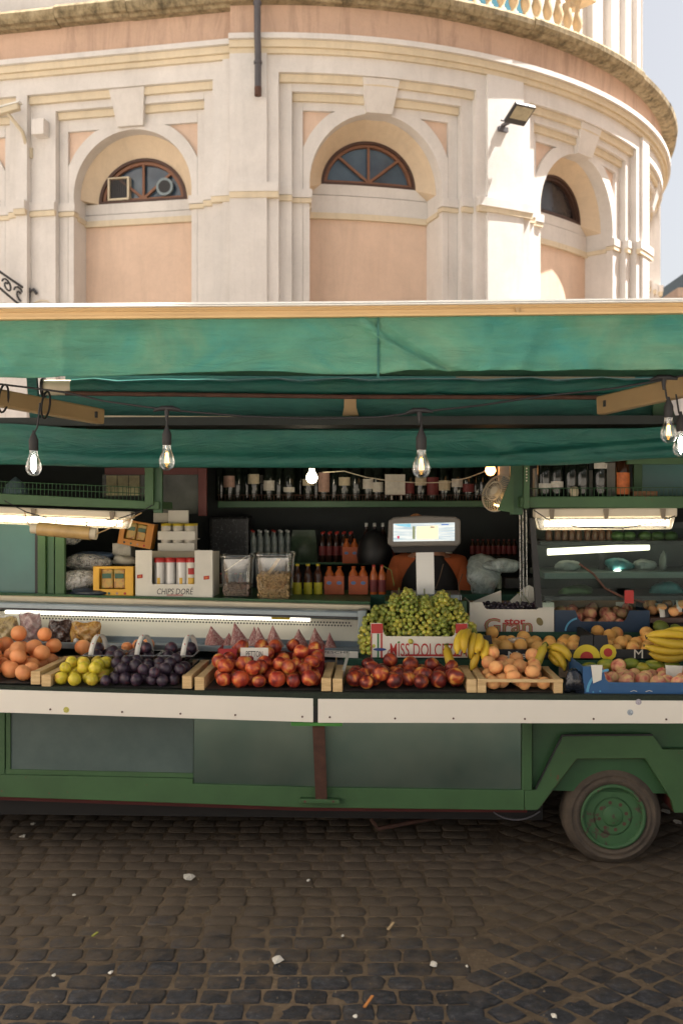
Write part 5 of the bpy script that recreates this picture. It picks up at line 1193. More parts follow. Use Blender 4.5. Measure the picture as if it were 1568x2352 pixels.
def spx(pts, c, s=.36): quadpx(pts, Ys - .0045, .001).build('screen_field', emit('screen_field', c, s), wsx)
spx([(956, 1209), (1006, 1207), (1006, 1238), (956, 1239)], (.75, .60, .38, 1)); spx([(903.5, 1204), (943, 1203), (943, 1211), (915, 1208)], (.16, .38, .48, 1)); spx([(1013, 1204), (1030, 1203.6), (1030, 1206), (1013, 1206.4)], (.04, .10, .30, 1), .4)
spx([(912, 1231), (917, 1231), (917, 1237), (912, 1237)], (.35, .04, .08, 1)); spx([(947, 1209), (953, 1209), (953, 1238), (947, 1238)], (.16, .18, .10, 1)); spx([(988, 1209), (997, 1209), (997, 1213), (988, 1213)], (.05, .05, .06, 1))
for i in range(4): spx([(1010, 1214 + i * 6), (1038, 1213.6 + i * 6), (1038, 1215 + i * 6), (1010, 1215.4 + i * 6)], (.28, .34, .38, 1))
px('column', 'white_plastic', [(955, 1256), (996, 1256), (998, 1372), (957, 1372)], Ys + .03, .04, .004, wsx)
px('platform', 'cooler_grey', [(900, 1366), (1060, 1366), (1060, 1380), (900, 1380)], Ys - .02, .28, .004, wsx)
m = MB(); c = L(955, 1187, Ys + .05); m.lathe([(.03, 0), (.028, .008), (.012, .016), (.001, .018)], c, 12); solo('scrap_or_sun_patch', m, simple('orange_scrap', (.35, .15, .05, 1), .7, var=.6, scale=60), c, 'crumpled orange scrap lying on top of the scale head', 'scrap')

# ------------------------------------------------------------------ display case on the right
dc = thing('display_case', L(1400, 1392, 5.1), 'glass display case with dark frame and shelves under the right lamp', 'display case')
def dpx(name, mat, pts, Y, d, b=0.0): return px(name, mat, pts, Y, d, b, dc)
dpx('frame_post', 'black', [(1216, 1190), (1228, 1190), (1246, 1396), (1230, 1396)], 5.06, .03, .002)
dpx('front_pane', 'pane', [(1226, 1215), (1760, 1212), (1760, 1392), (1244, 1395)], 5.1, .006)
dpx('shelf', 'dark_metal', [(1240, 1244), (1760, 1241), (1760, 1250), (1240, 1253)], 5.14, .5, .002)
dpx('shelf', 'panel', [(1250, 1316), (1760, 1312), (1760, 1326), (1250, 1330)], 5.14, .5, .002)
dpx('shelf', 'dark_metal', [(1250, 1370), (1760, 1368), (1760, 1378), (1250, 1380)], 5.14, .5, .002)
M['case_back'] = simple('case_back', (.018, .03, .028, 1), .35, var=.5, scale=3); dpx('back_wall', 'case_back', [(1226, 1200), (1760, 1200), (1760, 1392), (1226, 1392)], 5.66, .01)
m = MB(); m.tube([L(1257, 1268, 5.3), L(1490, 1256, 5.3)], .018, 12); m.build('lamp_tube', M['tube_soft'], dc)
dpx('divider', 'black', [(1375, 1255), (1390, 1255), (1390, 1312), (1375, 1312)], 5.4, .02)
rd = random.Random(21)
jarm = [simple('brown_jar', (.12, .05, .03, 1), .3), simple('green_jar', (.05, .10, .03, 1), .4), simple('teal_pack', (.03, .16, .17, 1), .4, var=.4, scale=20), simple('grey_pack', (.2, .22, .2, 1), .4, var=.4, scale=20)]
for i in range(9):
    u = 1262 + i * 17 + rd.uniform(-3, 3); c = L(u, 1243, 5.32); m = MB(); m.lathe([(.016, 0), (.018, .01), (.018, .05), (.011, .06), (.012, .07), (.001, .07)], c, 10); solo('preserve_jar', m, jarm[0], c, '%s small brown jar from left on the top case shelf' % ('first', 'second', 'third', 'fourth', 'fifth', 'sixth', 'seventh', 'eighth', 'ninth')[i], 'jar', 'brown jars in the display case')
for i, u in enumerate((1418, 1444, 1480, 1510, 1540)):
    c = L(u, 1242, 5.3); m = MB(); m.lathe([(.02, 0), (.035, .012), (.037, .03), (.025, .045), (.001, .05)], c, 12); solo('green_tub', m, jarm[1], c, 'round green tub on the top case shelf, %s from the left' % ('first', 'second', 'third', 'fourth', 'fifth')[i], 'tub', 'green tubs in the display case')
for i, (u0, v0, u1, v1, k, nm) in enumerate(((1275, 1285, 1335, 1314, 3, 'grey pack at the left of the middle case shelf'), (1395, 1280, 1450, 1313, 2, 'teal wrapped pack on the middle case shelf'), (1455, 1284, 1500, 1313, 3, 'pale pack right of the teal one on the middle case shelf'), (1515, 1262, 1530, 1310, 3, 'slim pale pack at the right of the middle case shelf'), (1500, 1340, 1566, 1370, 2, 'bright teal wrapped pack on the lower case shelf'), (1290, 1345, 1360, 1372, 1, 'dark green pack on the lower case shelf'))):
    c = L((u0 + u1) / 2, v1, 5.3); sc = SC(5.3); crumple('wrapped_pack', (u0 + u1) / 2, v1, 5.32, (u1 - u0) / sc, (v1 - v0) / sc, .12, jarm[k], nm, 30 + i, 'pack')
c = L(1418, 1314, 5.28); m = MB(); m.lathe([(.02, 0), (.024, .006), (.01, .010), (.001, .010)], c, 14); solo('puck_light', m, emit('puck', (1, .95, .8, 1), 5), c, 'small round glowing light on the middle case shelf', 'lamp')
m = MB(); m.tube([L(1330, 1295, 5.06), L(1362, 1318, 5.06), L(1390, 1352, 5.05), L(1430, 1372, 5.04), L(1480, 1384, 5.04)], .006, 6); solo('dry_branch', m, M['rust'], L(1330, 1295, 5.06), 'thin brown branch leaning across the display case glass', 'branch')
block('price_tag', 1434, 1356, 1455, 1386, 5.02, .003, ink_red, 'small red price tag standing before the display case', 'price tag', bevel=0)
m = MB()
for u in (1193, 1200, 1208): m.tube([L(u, 1170, 5.2), L(u + 2, 1372, 5.2)], .004, 6)
solo('hanging_bags', m, M['film'], L(1200, 1372, 5.2), 'thin clear plastic strips hanging beside the display case', 'strips')

# ------------------------------------------------------------------ vendor, seated behind the scale with the head bowed
def skin_mesh(name, joints, edges, mat, parent, sub=2):
    me = bpy.data.meshes.new(name); org = Vector(parent['_o'])
    me.from_pydata([tuple(Vector(j[0]) - org) for j in joints], edges, []); o = bpy.data.objects.new(name, me); COL.objects.link(o); o.parent = parent; o['_o'] = tuple(org)
    sk = o.modifiers.new('skin', 'SKIN'); sk.use_smooth_shade = True
    for i, j in enumerate(joints): me.skin_vertices[0].data[i].radius = j[1]; me.skin_vertices[0].data[i].use_root = (i == 0)
    o.modifiers.new('sub', 'SUBSURF').levels = sub; o.modifiers['sub'].render_levels = sub
    dg = bpy.context.evaluated_depsgraph_get(); me2 = bpy.data.meshes.new_from_object(o.evaluated_get(dg)); o.modifiers.clear(); o.data = me2; me2.name = name
    me2.materials.clear(); me2.materials.append(mat); return o
Yv = 5.82; sx = L(986, 1275, Yv).x; fl_ = .37
per = thing('person', (sx, Yv + .1, fl_), 'person in a black vest over an orange shirt behind the weighing scale', 'person')
P = lambda x, y, z: (sx + x, Yv + y, z)
skin = simple('skin', (.42, .22, .14, 1), .55); hairm = simple('dark_hair', (.02, .014, .010, 1), .6, var=.3, scale=60)
J = [(P(0, .12, .80), (.16, .13)), (P(0, .10, 1.02), (.15, .11)), (P(0, .06, 1.24), (.165, .11)), (P(0, .03, 1.34), (.10, .08)), (P(0, -.01, 1.40), (.055, .055)), (P(0, -.05, 1.455), (.075, .085)), (P(0, -.07, 1.50), (.075, .09)),
     (P(-.17, .05, 1.30), (.062, .062)), (P(-.225, .0, 1.07), (.048, .048)), (P(-.20, -.17, .985), (.034, .03)), (P(-.175, -.25, .985), (.034, .018)),
     (P(.17, .05, 1.30), (.062, .062)), (P(.225, .0, 1.07), (.048, .048)), (P(.20, -.17, .985), (.034, .03)), (P(.175, -.25, .985), (.034, .018)),
     (P(-.09, .05, .79), (.09, .085)), (P(-.11, -.20, .80), (.07, .07)), (P(-.11, -.22, .45), (.045, .045)), (P(-.11, -.30, .41), (.04, .03)),
     (P(.09, .05, .79), (.09, .085)), (P(.11, -.20, .80), (.07, .07)), (P(.11, -.22, .45), (.045, .045)), (P(.11, -.30, .41), (.04, .03))]
for hx, base in ((-1, 10), (1, 14)):
    for k, (dx, ln) in enumerate(((-.03, .055), (-.011, .075), (.009, .08), (.027, .07))):
        J.append((P(hx * .175 + dx, -.25 - ln * .55, .985), (.0085, .0085))); J.append((P(hx * .175 + dx, -.25 - ln, .972), (.0075, .0075)))
    J.append((P(hx * .175 - hx * .045, -.215, .98), (.010, .010))); J.append((P(hx * .175 - hx * .062, -.25, .972), (.009, .009)))
E = [(0, 1), (1, 2), (2, 3), (3, 4), (4, 5), (5, 6), (2, 7), (7, 8), (8, 9), (9, 10), (2, 11), (11, 12), (12, 13), (13, 14), (0, 15), (15, 16), (16, 17), (17, 18), (0, 19), (19, 20), (20, 21), (21, 22)]
b0 = 23
for base in (10, 14):
    for k in range(4): E += [(base, b0), (b0, b0 + 1)]; b0 += 2
    E += [(base - 1, b0), (b0, b0 + 1)]; b0 += 2
skin_mesh('body', J, E, skin, per)
orange_cloth = simple('orange_shirt', (.36, .085, .02, 1), .85, var=.3, scale=9, bump=.3); black_cloth = simple('black_vest', (.010, .010, .011, 1), .85, var=.3, scale=9, bump=.3)
skin_mesh('shirt', [(P(0, .12, .86), (.165, .13)), (P(0, .10, 1.02), (.15, .11)), (P(0, .07, 1.23), (.15, .10)), (P(0, .03, 1.33), (.10, .08)), (P(-.18, .05, 1.285), (.075, .075)), (P(-.235, .0, 1.07), (.066, .066)), (P(-.215, -.12, 1.0), (.05, .05)), (P(.18, .05, 1.285), (.075, .075)), (P(.235, .0, 1.07), (.066, .066)), (P(.215, -.12, 1.0), (.05, .05))],
          [(0, 1), (1, 2), (2, 3), (2, 4), (4, 5), (5, 6), (2, 7), (7, 8), (8, 9)], orange_cloth, per)
skin_mesh('vest', [(P(0, .11, .84), (.19, .17)), (P(0, .08, 1.02), (.19, .165)), (P(0, .05, 1.20), (.18, .15)), (P(0, .03, 1.32), (.12, .11)), (P(-.13, .045, 1.305), (.085, .095)), (P(.13, .045, 1.305), (.085, .095))], [(0, 1), (1, 2), (2, 3), (2, 4), (2, 5)], black_cloth, per)
skin_mesh('trousers', [(P(0, .12, .80), (.172, .142)), (P(-.09, .05, .79), (.10, .095)), (P(-.11, -.20, .80), (.085, .085)), (P(-.11, -.22, .48), (.06, .06)), (P(.09, .05, .79), (.10, .095)), (P(.11, -.20, .80), (.085, .085)), (P(.11, -.22, .48), (.06, .06))], [(0, 1), (1, 2), (2, 3), (0, 4), (4, 5), (5, 6)], simple('dark_trousers', (.02, .022, .03, 1), .9), per)
m = MB(); hc = Vector(P(0, -.055, 1.505))
bm_ = bmesh.new(); bmesh.ops.create_icosphere(bm_, subdivisions=3, radius=1)
m.raw([(hc.x + v.co.x * .088, hc.y + v.co.y * .105 + .015, hc.z + v.co.z * .072) for v in bm_.verts], [tuple(v.index for v in f.verts) for f in bm_.faces if f.calc_center_median().z > -.35 and not (f.calc_center_median().y < -.45 and f.calc_center_median().z < .25)], True); bm_.free(); m.build('hair', hairm, per)
for s_ in (-1, 1):
    e = Vector(P(s_ * .032, -.135, 1.47)); m = MB(); m.lathe([(.001, -.008), (.009, -.004), (.011, 0), (.009, .004), (.001, .008)], e, 10); m.build('eye', whitec, per)
    m = MB(); e = Vector(P(s_ * .085, -.045, 1.465)); m.lathe([(.001, -.03), (.014, -.018), (.016, .01), (.001, .028)], e, 8); m.build('ear', skin, per)
m = MB(); m.tube([P(0, -.15, 1.48), P(0, -.172, 1.452), P(0, -.15, 1.445)], [.008, .014, .01], 8); m.build('nose', skin, per)
m = MB(); m.tube([P(-.022, -.132, 1.42), P(0, -.142, 1.418), P(.022, -.132, 1.42)], [.003, .006, .003], 8); m.build('mouth', lab_pink, per)
st = thing('stool', (sx, Yv + .12, fl_), 'dark round stool under the vendor', 'stool')
m = MB(); m.lathe([(.17, .36), (.18, .37), (.18, .40), (.17, .41)], (sx, Yv + .12, fl_), 20); m.build('seat', M['black'], st)
for k in range(4): a = k * math.pi / 2 + .78; m = MB(); m.tube([(sx + .12 * math.cos(a), Yv + .12 + .12 * math.sin(a), fl_ + .36), (sx + .17 * math.cos(a), Yv + .12 + .17 * math.sin(a), fl_)], .012, 8); m.build('leg', M['grey_pipe'], st)
# ------------------------------------------------------------------ fruit
def fruitmat(name, stops, scale=14, rough=.45, bump=.0, bscale=120, spec=.5, dist=.6, top=None):
    t = NT(name); co = t.coord('Object', rnd=9.0); n = t.noise(co, scale * .055, 2.0, .5, dist)
    k = t.ramp(n, stops); oi = t.new('ShaderNodeObjectInfo').outputs['Random']
    k = t.mix(1.0, k, t.ramp(oi, [(0, W3(.74)), (.5, W3(.98)), (1, W3(1.16))]), 'MULTIPLY')
    t.col(k).set(Roughness=rough, Specular_IOR_Level=spec, Subsurface_Weight=.06, Subsurface_Radius=(.02, .008, .004), Subsurface_Scale=.3)
    if bump: t.bump(t.noise(co, bscale * .12, 3), bump, .02)
    return t.m
fm = {
 'orange': fruitmat('orange_skin', [(.3, (.78, .26, .08, 1)), (.7, (.88, .38, .15, 1))], 9, .42, .25, 300),
 'gold': fruitmat('golden_plum_skin', [(.3, (.44, .36, .02, 1)), (.55, (.62, .50, .04, 1)), (.75, (.62, .36, .05, 1))], 16, .4),
 'plum': fruitmat('dark_plum_skin', [(.3, (.018, .010, .018, 1)), (.55, (.045, .028, .048, 1)), (.78, (.11, .03, .035, 1))], 18, .42),
 'nect': fruitmat('nectarine_skin', [(.30, (.09, .012, .012, 1)), (.46, (.33, .03, .016, 1)), (.58, (.55, .11, .03, 1)), (.72, (.74, .38, .08, 1))], 15, .42, dist=.5),
 'dnect': fruitmat('dark_nectarine_skin', [(.32, (.06, .010, .012, 1)), (.48, (.19, .02, .014, 1)), (.58, (.46, .08, .02, 1)), (.68, (.70, .34, .07, 1))], 14, .42, dist=.5),
 'peach': fruitmat('orange_peach_skin', [(.25, (.76, .31, .12, 1)), (.55, (.82, .43, .17, 1)), (.78, (.68, .17, .09, 1))], 9, .7, .1, 400, .3),
 'pale': fruitmat('yellow_peach_skin', [(.3, (.70, .36, .09, 1)), (.6, (.74, .42, .14, 1)), (.78, (.66, .16, .06, 1))], 8, .75, .1, 400, .3),
 'blush': fruitmat('blushed_peach_skin', [(.3, (.46, .08, .06, 1)), (.45, (.70, .30, .19, 1)), (.62, (.78, .54, .24, 1)), (.8, (.55, .10, .08, 1))], 13, .7, .1, 400, .3, 1.0),
 'mango': fruitmat('mango_skin', [(.3, (.16, .24, .03, 1)), (.5, (.30, .36, .04, 1)), (.72, (.64, .50, .05, 1))], 9, .4),
 'melon': fruitmat('green_melon_skin', [(.3, (.07, .10, .012, 1)), (.7, (.17, .20, .025, 1))], 12, .5, .3, 60),
 'grape': fruitmat('green_grape_skin', [(.3, (.18, .22, .035, 1)), (.7, (.36, .39, .075, 1))], 60, .3),
 'ygrape': fruitmat('yellow_green_grape_skin', [(.3, (.34, .33, .045, 1)), (.7, (.52, .49, .09, 1))], 60, .3),
 'bgrape': fruitmat('black_grape_skin', [(.3, (.012, .008, .014, 1)), (.7, (.04, .028, .045, 1))], 60, .35),
 'banana': fruitmat('banana_skin', [(.25, (.52, .33, .02, 1)), (.55, (.68, .46, .035, 1)), (.8, (.55, .42, .04, 1))], 14, .5),
}
for g_ in ('grape', 'ygrape'):
    b_ = [n for n in fm[g_].node_tree.nodes if n.type == 'BSDF_PRINCIPLED'][0]; b_.inputs['Subsurface Weight'].default_value = .35
stemm = simple('brown_stem', (.06, .035, .015, 1), .8); gstem = simple('green_stem', (.14, .16, .03, 1), .7)
def fruit_mesh(kind, seed, cleft=0.0, oblate=.96, dimple=.16, point=0.0):
    r = random.Random(seed); m = MB(); nu, nv = 22, 14; vs = []
    dirs = [(Vector((r.gauss(0, 1), r.gauss(0, 1), r.gauss(0, 1))).normalized(), r.uniform(-.05, .05)) for _ in range(6)]
    for j in range(nv + 1):
        ph = math.pi * j / nv
        for i in range(nu):
            th = 2 * math.pi * i / nu; n = Vector((math.sin(ph) * math.cos(th), math.sin(ph) * math.sin(th), math.cos(ph))); k = 1.0
            for d, a in dirs: k += a * max(0, n.dot(d)) ** 2
            k -= dimple * math.exp(-(ph / .32) ** 2) + .05 * math.exp(-((math.pi - ph) / .25) ** 2) - point * math.exp(-((math.pi - ph) / .3) ** 2)
            if cleft: k -= cleft * math.exp(-(((th + math.pi) % (2 * math.pi) - math.pi) / .22) ** 2) * math.sin(ph)
            vs.append((n.x * k, n.y * k, n.z * k * oblate))
    m.raw(vs, [(j * nu + i, (j + 1) * nu + i, (j + 1) * nu + (i + 1) % nu, j * nu + (i + 1) % nu) for j in range(nv) for i in range(nu)], True)
    return m.mesh(kind, mat=fm[kind], merge=True)
FM = {k: [fruit_mesh(k, s, *a) for s in range(3)] for k, a in {'orange': (0, .93, .06), 'gold': (.05, 1.03, .10), 'plum': (.05, 1.02, .10), 'nect': (.08, .97, .18), 'dnect': (.08, .97, .18), 'peach': (.06, .96, .15), 'pale': (.06, .96, .15), 'blush': (.06, .95, .15), 'mango': (0, 1.0, .04), 'melon': (0, .9, .05)}.items()}
def pack(x0, x1, y0, y1, z0, rng, zmax, seed, limit=90, blocked=()):
    """drop balls one after another into the lowest free place until the heap is full"""
    r = random.Random(seed); P_ = list(blocked); out = []
    for n in range(limit * 3):
        rad = r.uniform(*rng); best = None
        for _ in range(60):
            x, y = r.uniform(x0 + rad, x1 - rad), r.uniform(y0 + rad, y1 - rad); z = z0 + rad
            for (a, b, c, q) in P_:
                d2 = (a - x) ** 2 + (b - y) ** 2; s = (q + rad) * .965
                if d2 < s * s: z = max(z, c + math.sqrt(s * s - d2))
            sc = z - zmax(x, y)
            if best is None or sc < best[0]: best = (sc, x, y, z)
        if best[0] > -rad * .8: break
        P_.append((best[1], best[2], best[3], rad)); out.append((best[1], best[2], best[3], rad))
        if len(out) >= limit: break
    return out
NICE = {'orange': 'orange', 'gold': 'golden_plum', 'plum': 'dark_plum', 'nect': 'nectarine', 'dnect': 'nectarine', 'peach': 'peach', 'pale': 'peach', 'blush': 'peach', 'mango': 'mango', 'melon': 'melon'}
rfr = random.Random(77)
ORD = 'first second third fourth fifth sixth seventh eighth ninth tenth eleventh twelfth thirteenth fourteenth fifteenth sixteenth seventeenth eighteenth nineteenth twentieth'.split()
def put(kind, balls, noun, where, group, stretch=1.0):
    """noun: how the fruit looks; where: its crate. Each is told apart by row, layer and order from the left"""
    if not balls: return
    y0, y1 = min(b[1] for b in balls), max(b[1] for b in balls) + 1e-6; zl = min(b[2] for b in balls); rows = {}
    for b in balls:
        k = (int(3 * (b[1] - y0) / (y1 - y0)), 0 if b[2] < zl + b[3] * .7 else (1 if b[2] < zl + b[3] * 2.3 else 2)); rows.setdefault(k, []).append(b)
    for (ry, rz), bl in rows.items():
        for i, (x, y, z, r) in enumerate(sorted(bl)):
            rot = (rfr.uniform(-1.1, .5), rfr.uniform(-.8, .8), rfr.uniform(0, 6.28))
            lab = '%s %s from left, %s row, %s layer, %s' % (ORD[min(i, 19)], noun, ('front', 'middle', 'back')[ry], ('bottom', 'second', 'top')[rz], where)
            inst(NICE[kind], rfr.choice(FM[kind]), (x, y, z), rot, (r * rfr.uniform(.95, 1.05), r * rfr.uniform(.94, 1.03), r * stretch * rfr.uniform(.93, 1.04)), lab, NICE[kind].replace('_', ' '), group)
YF = 4.335
def crate(uL, uR, depth, label, wall=22, wh=.058, front=0.0, back=.05):
    """wooden fruit crate with thick end boards; returns its inner box"""
    xl, xr = L(uL, 1560, YF).x, L(uR, 1560, YF).x; z = zf((uL + uR) / 2) + .001; tw = wall / SC(YF)
    c = thing('fruit_crate', ((xl + xr) / 2, YF, z), label, 'crate')
    for a, b in ((xl, xl + tw), (xr - tw, xr)):
        m = MB(); m.box((a, YF, z), (b, YF + .028, z + wh)); m.build('corner_post', M['wood'], c, .002)
        m = MB(); m.box((a, YF + depth - .028, z), (b, YF + depth, z + wh)); m.build('corner_post', M['wood'], c, .002)
        m = MB(); m.box((a + .003, YF + .0285, z + .004), (b - .003, YF + depth - .0285, z + wh * .98)); m.build('end_board', M['wood'], c, .002)
    nb_ = 4
    for k in range(nb_):
        y0 = YF + .03 + (depth - .04) * k / nb_; m = MB(); m.box((xl + .002, y0, z), (xr - .002, y0 + (depth - .04) / nb_ - .012, z + .004)); m.build('bottom_slat', M['wood'], c)
    m = MB(); m.box((xl + tw, YF + depth - .012, z + .004), (xr - tw, YF + depth - .004, z + .004 + back)); m.build('back_slat', M['wood'], c)
    if front:
        m = MB(); m.box((xl, YF - .008, z + front - .014), (xr, YF - .0005, z + front)); m.build('front_slat', M['wood'], c, .001)
    m = MB(); m.box((xl + tw + .001, YF + .006, z + .0042), (xr - tw - .001, YF + depth - .014, z + .0052)); m.build('liner', M['black_soft'], c)
    return xl + tw, xr - tw, z + .0054
slope = lambda z0, h0, h1, y0=YF, d=.46: (lambda x, y: z0 + h0 + (h1 - h0) * max(0, min(1, (y - y0) / d)))
# leftmost crate: oranges
xa, xb, z = crate(-190, 92, .47, 'pale wood crate heaped with oranges at the left edge of the counter')
put('orange', pack(xa, xb, YF - .004, YF + .47, z, (.036, .041), slope(z, .105, .225), 1), 'orange', 'leftmost heaped crate', 'oranges in the leftmost crate')
# golden and dark plums
xa, xb, z = crate(95, 440, .47, 'pale wood crate of golden and dark plums, second from the left')
xg = L(235, 1560, YF).x
g1 = pack(xa, xg, YF - .004, YF + .28, z, (.026, .031), slope(z, .085, .15, d=.28), 2, 40); put('gold', g1, 'golden plum', 'plum crate', 'golden plums')
put('plum', pack(xg - .02, xb, YF - .004, YF + .27, z, (.023, .030), slope(z, .085, .14, d=.27), 3, 90, g1), 'dark plum', 'plum crate', 'dark plums in the crate')
grey_film = M['clear']
strap_m = simple('white_strap', (.62, .60, .54, 1), .6, var=.1, scale=30)
for i in range(3):
    x0 = lerp(xa + .05, xb, i / 3) + .006; x1 = lerp(xa + .05, xb, (i + 1) / 3) - .006; y0, y1 = YF + .285, YF + .465
    o = ((x0 + x1) / 2, y0, z + .055); p_ = thing('plum_punnet', o, 'clear punnet of dark plums with white strap, %s of three behind the plum crate' % ('left', 'middle', 'right')[i], 'punnet')
    zb_ = z + .055
    m = MB(); m.box((x0, y0, z), (x1, y1, zb_ - .001)); m.build('base_block', M['black_soft'], p_)
    for q in (((x0, y0, zb_), (x1, y0 + .002, zb_ + .042)), ((x0, y1 - .002, zb_), (x1, y1, zb_ + .042)), ((x0, y0, zb_), (x0 + .002, y1, zb_ + .042)), ((x1 - .002, y0, zb_), (x1, y1, zb_ + .042))):
        m = MB(); m.box(*q); m.build('wall', grey_film, p_)
    m = MB(); m.tube([(x0, y0, zb_ + .042), (x1, y0, zb_ + .042), (x1, y1, zb_ + .042), (x0, y1, zb_ + .042), (x0, y0, zb_ + .042)], .003, 6); m.build('rim', simple('clear_rim', (.28, .28, .28, 1), .25), p_)
    put('plum', pack(x0 + .003, x1 - .003, y0 + .003, y1 - .003, zb_ + .001, (.027, .031), lambda x, y: zb_ + .098, 40 + i, 18), 'dark plum', ('left', 'middle', 'right')[i] + ' strapped punnet', 'plums in punnets')
    xm = (x0 + x1) / 2 + (-.03, .01, .05)[i]; m = MB(); n_ = 14
    grid(m, 1, n_, lambda a, b: (xm + (a - .5) * .024 + .03 * (b - .5), (y0 + y1) / 2 - .09 * math.cos(math.pi * b), zb_ + .035 + .095 * math.sin(math.pi * b)))
    s_ = m.build('strap', strap_m, p_); s_.modifiers.new('thick', 'SOLIDIFY').thickness = .001
    for k in (3, 6, 9):
        a = math.pi * k / n_; m = MB(); cc = (xm + .03 * (k / n_ - .5), (y0 + y1) / 2 - .0915 * math.cos(a), zb_ + .035 + .0965 * math.sin(a)); m.lathe([(.001, -.003), (.0035, 0), (.001, .003)], cc, 6); m.build('heart_print', ink_red, p_)
# oranges behind the plums, on the edge of the cooler
for u, v, r, d in ((190, 1487, .040, 'large orange standing alone behind the plum crate'), (238, 1500, .028, 'small orange half hidden right of the large one'), (291, 1487, .028, 'small orange behind the middle plum punnet'), (318, 1482, .031, 'orange with dark sticker behind the right plum punnet'), (340, 1480, .031, 'orange at the right end of the row behind the punnets'), (325, 1500, .026, 'low orange below the stickered pair')):
    c = L(u, v, 4.865); inst('orange', FM['orange'][1], c, (0, 0, rfr.uniform(0, 6)), (r, r, r), d, 'orange', 'oranges behind the plums')
m = MB(); a, b = L(150, 1500, 4.825), L(365, 1514, 4.825); m.box((a.x, 4.815, zf(250) + .001), (b.x, 4.925, b.z)); solo('cardboard_ledge', m, simple('cardboard', (.30, .19, .10, 1), .85, var=.2), (a.x, 4.82, b.z), 'brown cardboard ledge carrying the oranges behind the plums', 'ledge')
# nectarines with the red tray
xa, xb, z = crate(447, 760, .47, 'pale wood crate of bright nectarines, third from the left')
put('nect', pack(xa, xb, YF - .004, YF + .30, z, (.030, .039), slope(z, .115, .17, d=.3), 5, 80), 'bright nectarine', 'third crate', 'nectarines in the third crate')
rt = thing('red_tray', (xa, YF + .31, z), 'red cardboard tray of nectarines behind the third crate', 'tray'); redcard = simple('red_card', (.42, .03, .03, 1), .6, var=.12)
zt_ = z + .05; y0, y1 = YF + .31, YF + .46
for q in (((xa + .01, y0, zt_), (xb - .01, y0 + .004, zt_ + .035)), ((xa + .01, y1, zt_), (xb - .01, y1 + .004, zt_ + .05)), ((xa + .01, y0, zt_), (xa + .10, y0 + .004, zt_ + .085)), ((xb - .10, y0, zt_), (xb - .01, y0 + .004, zt_ + .085)), ((xa + .01, y0, zt_), (xa + .014, y1, zt_ + .085)), ((xb - .014, y0, zt_), (xb - .01, y1, zt_ + .085)), ((xa + .01, y0, z + .001), (xb - .01, y1, zt_ + .003))):
    m = MB(); m.box(*q); m.build('card_side', redcard, rt)
put('nect', pack(xa + .016, xb - .016, y0 + .005, y1 - .003, zt_ + .004, (.033, .037), lambda x, y: zt_ + .125, 6, 24), 'nectarine', 'red cardboard tray', 'nectarines in the red tray')
def pricecard(u0, v0, u1, v1, Y, txt, label, ti=0.0):
    c = L((u0 + u1) / 2, v1, Y); o = thing('price_card', c, label, 'price card'); quadpx([(u0, v0), (u1, v0 + ti * (u1 - u0)), (u1, v1 + ti * (u1 - u0)), (u0, v1)], Y, .002).build('card', card_w, o)
    if txt: text('lettering', txt, (v1 - v0) * .36 / SC(Y), L((u0 + u1) / 2, v0 + (v1 - v0) * .38, Y - .0012), ink, o, width=(u1 - u0) * .6 / SC(Y))
    m = MB(); m.bar(L((u0 + u1) / 2, v1 - 4, Y + .004), L((u0 + u1) / 2, v1 + 26, Y + .006), .006, .004); m.build('stick', M['wood'], o)
pricecard(552, 1488, 616, 1526, 4.56, 'PETTON', 'handwritten white price card on the red nectarine tray')
pricecard(722, 1493, 822, 1508, 4.78, 'PESCHE', 'long white price card between the third and fourth crates', .04)
m = MB(); m.bar(L(800, 1500, 4.72), L(778, 1580, 4.45), .014, .004); solo('card_holder', m, pale, L(778, 1580, 4.45), 'slanted pale stick beside the fourth crate', 'stick')
# dark nectarines
xa, xb, z = crate(764, 1094, .40, 'pale wood crate of dark red nectarines, fourth from the left')
put('dnect', pack(xa, xb, YF - .004, YF + .39, z, (.031, .040), slope(z, .105, .132, d=.39), 7, 100), 'dark red nectarine', 'fourth crate', 'dark nectarines')
# orange peaches in the small crate
xa, xb, z = crate(1096, 1292, .36, 'small pale wood crate of orange peaches with a white front slat', 20, .062, .062)
put('peach', pack(xa, xb, YF - .004, YF + .35, z, (.029, .034), slope(z, .09, .165, d=.35), 8, 80), 'orange peach', 'small slatted crate', 'orange peaches in the small crate')
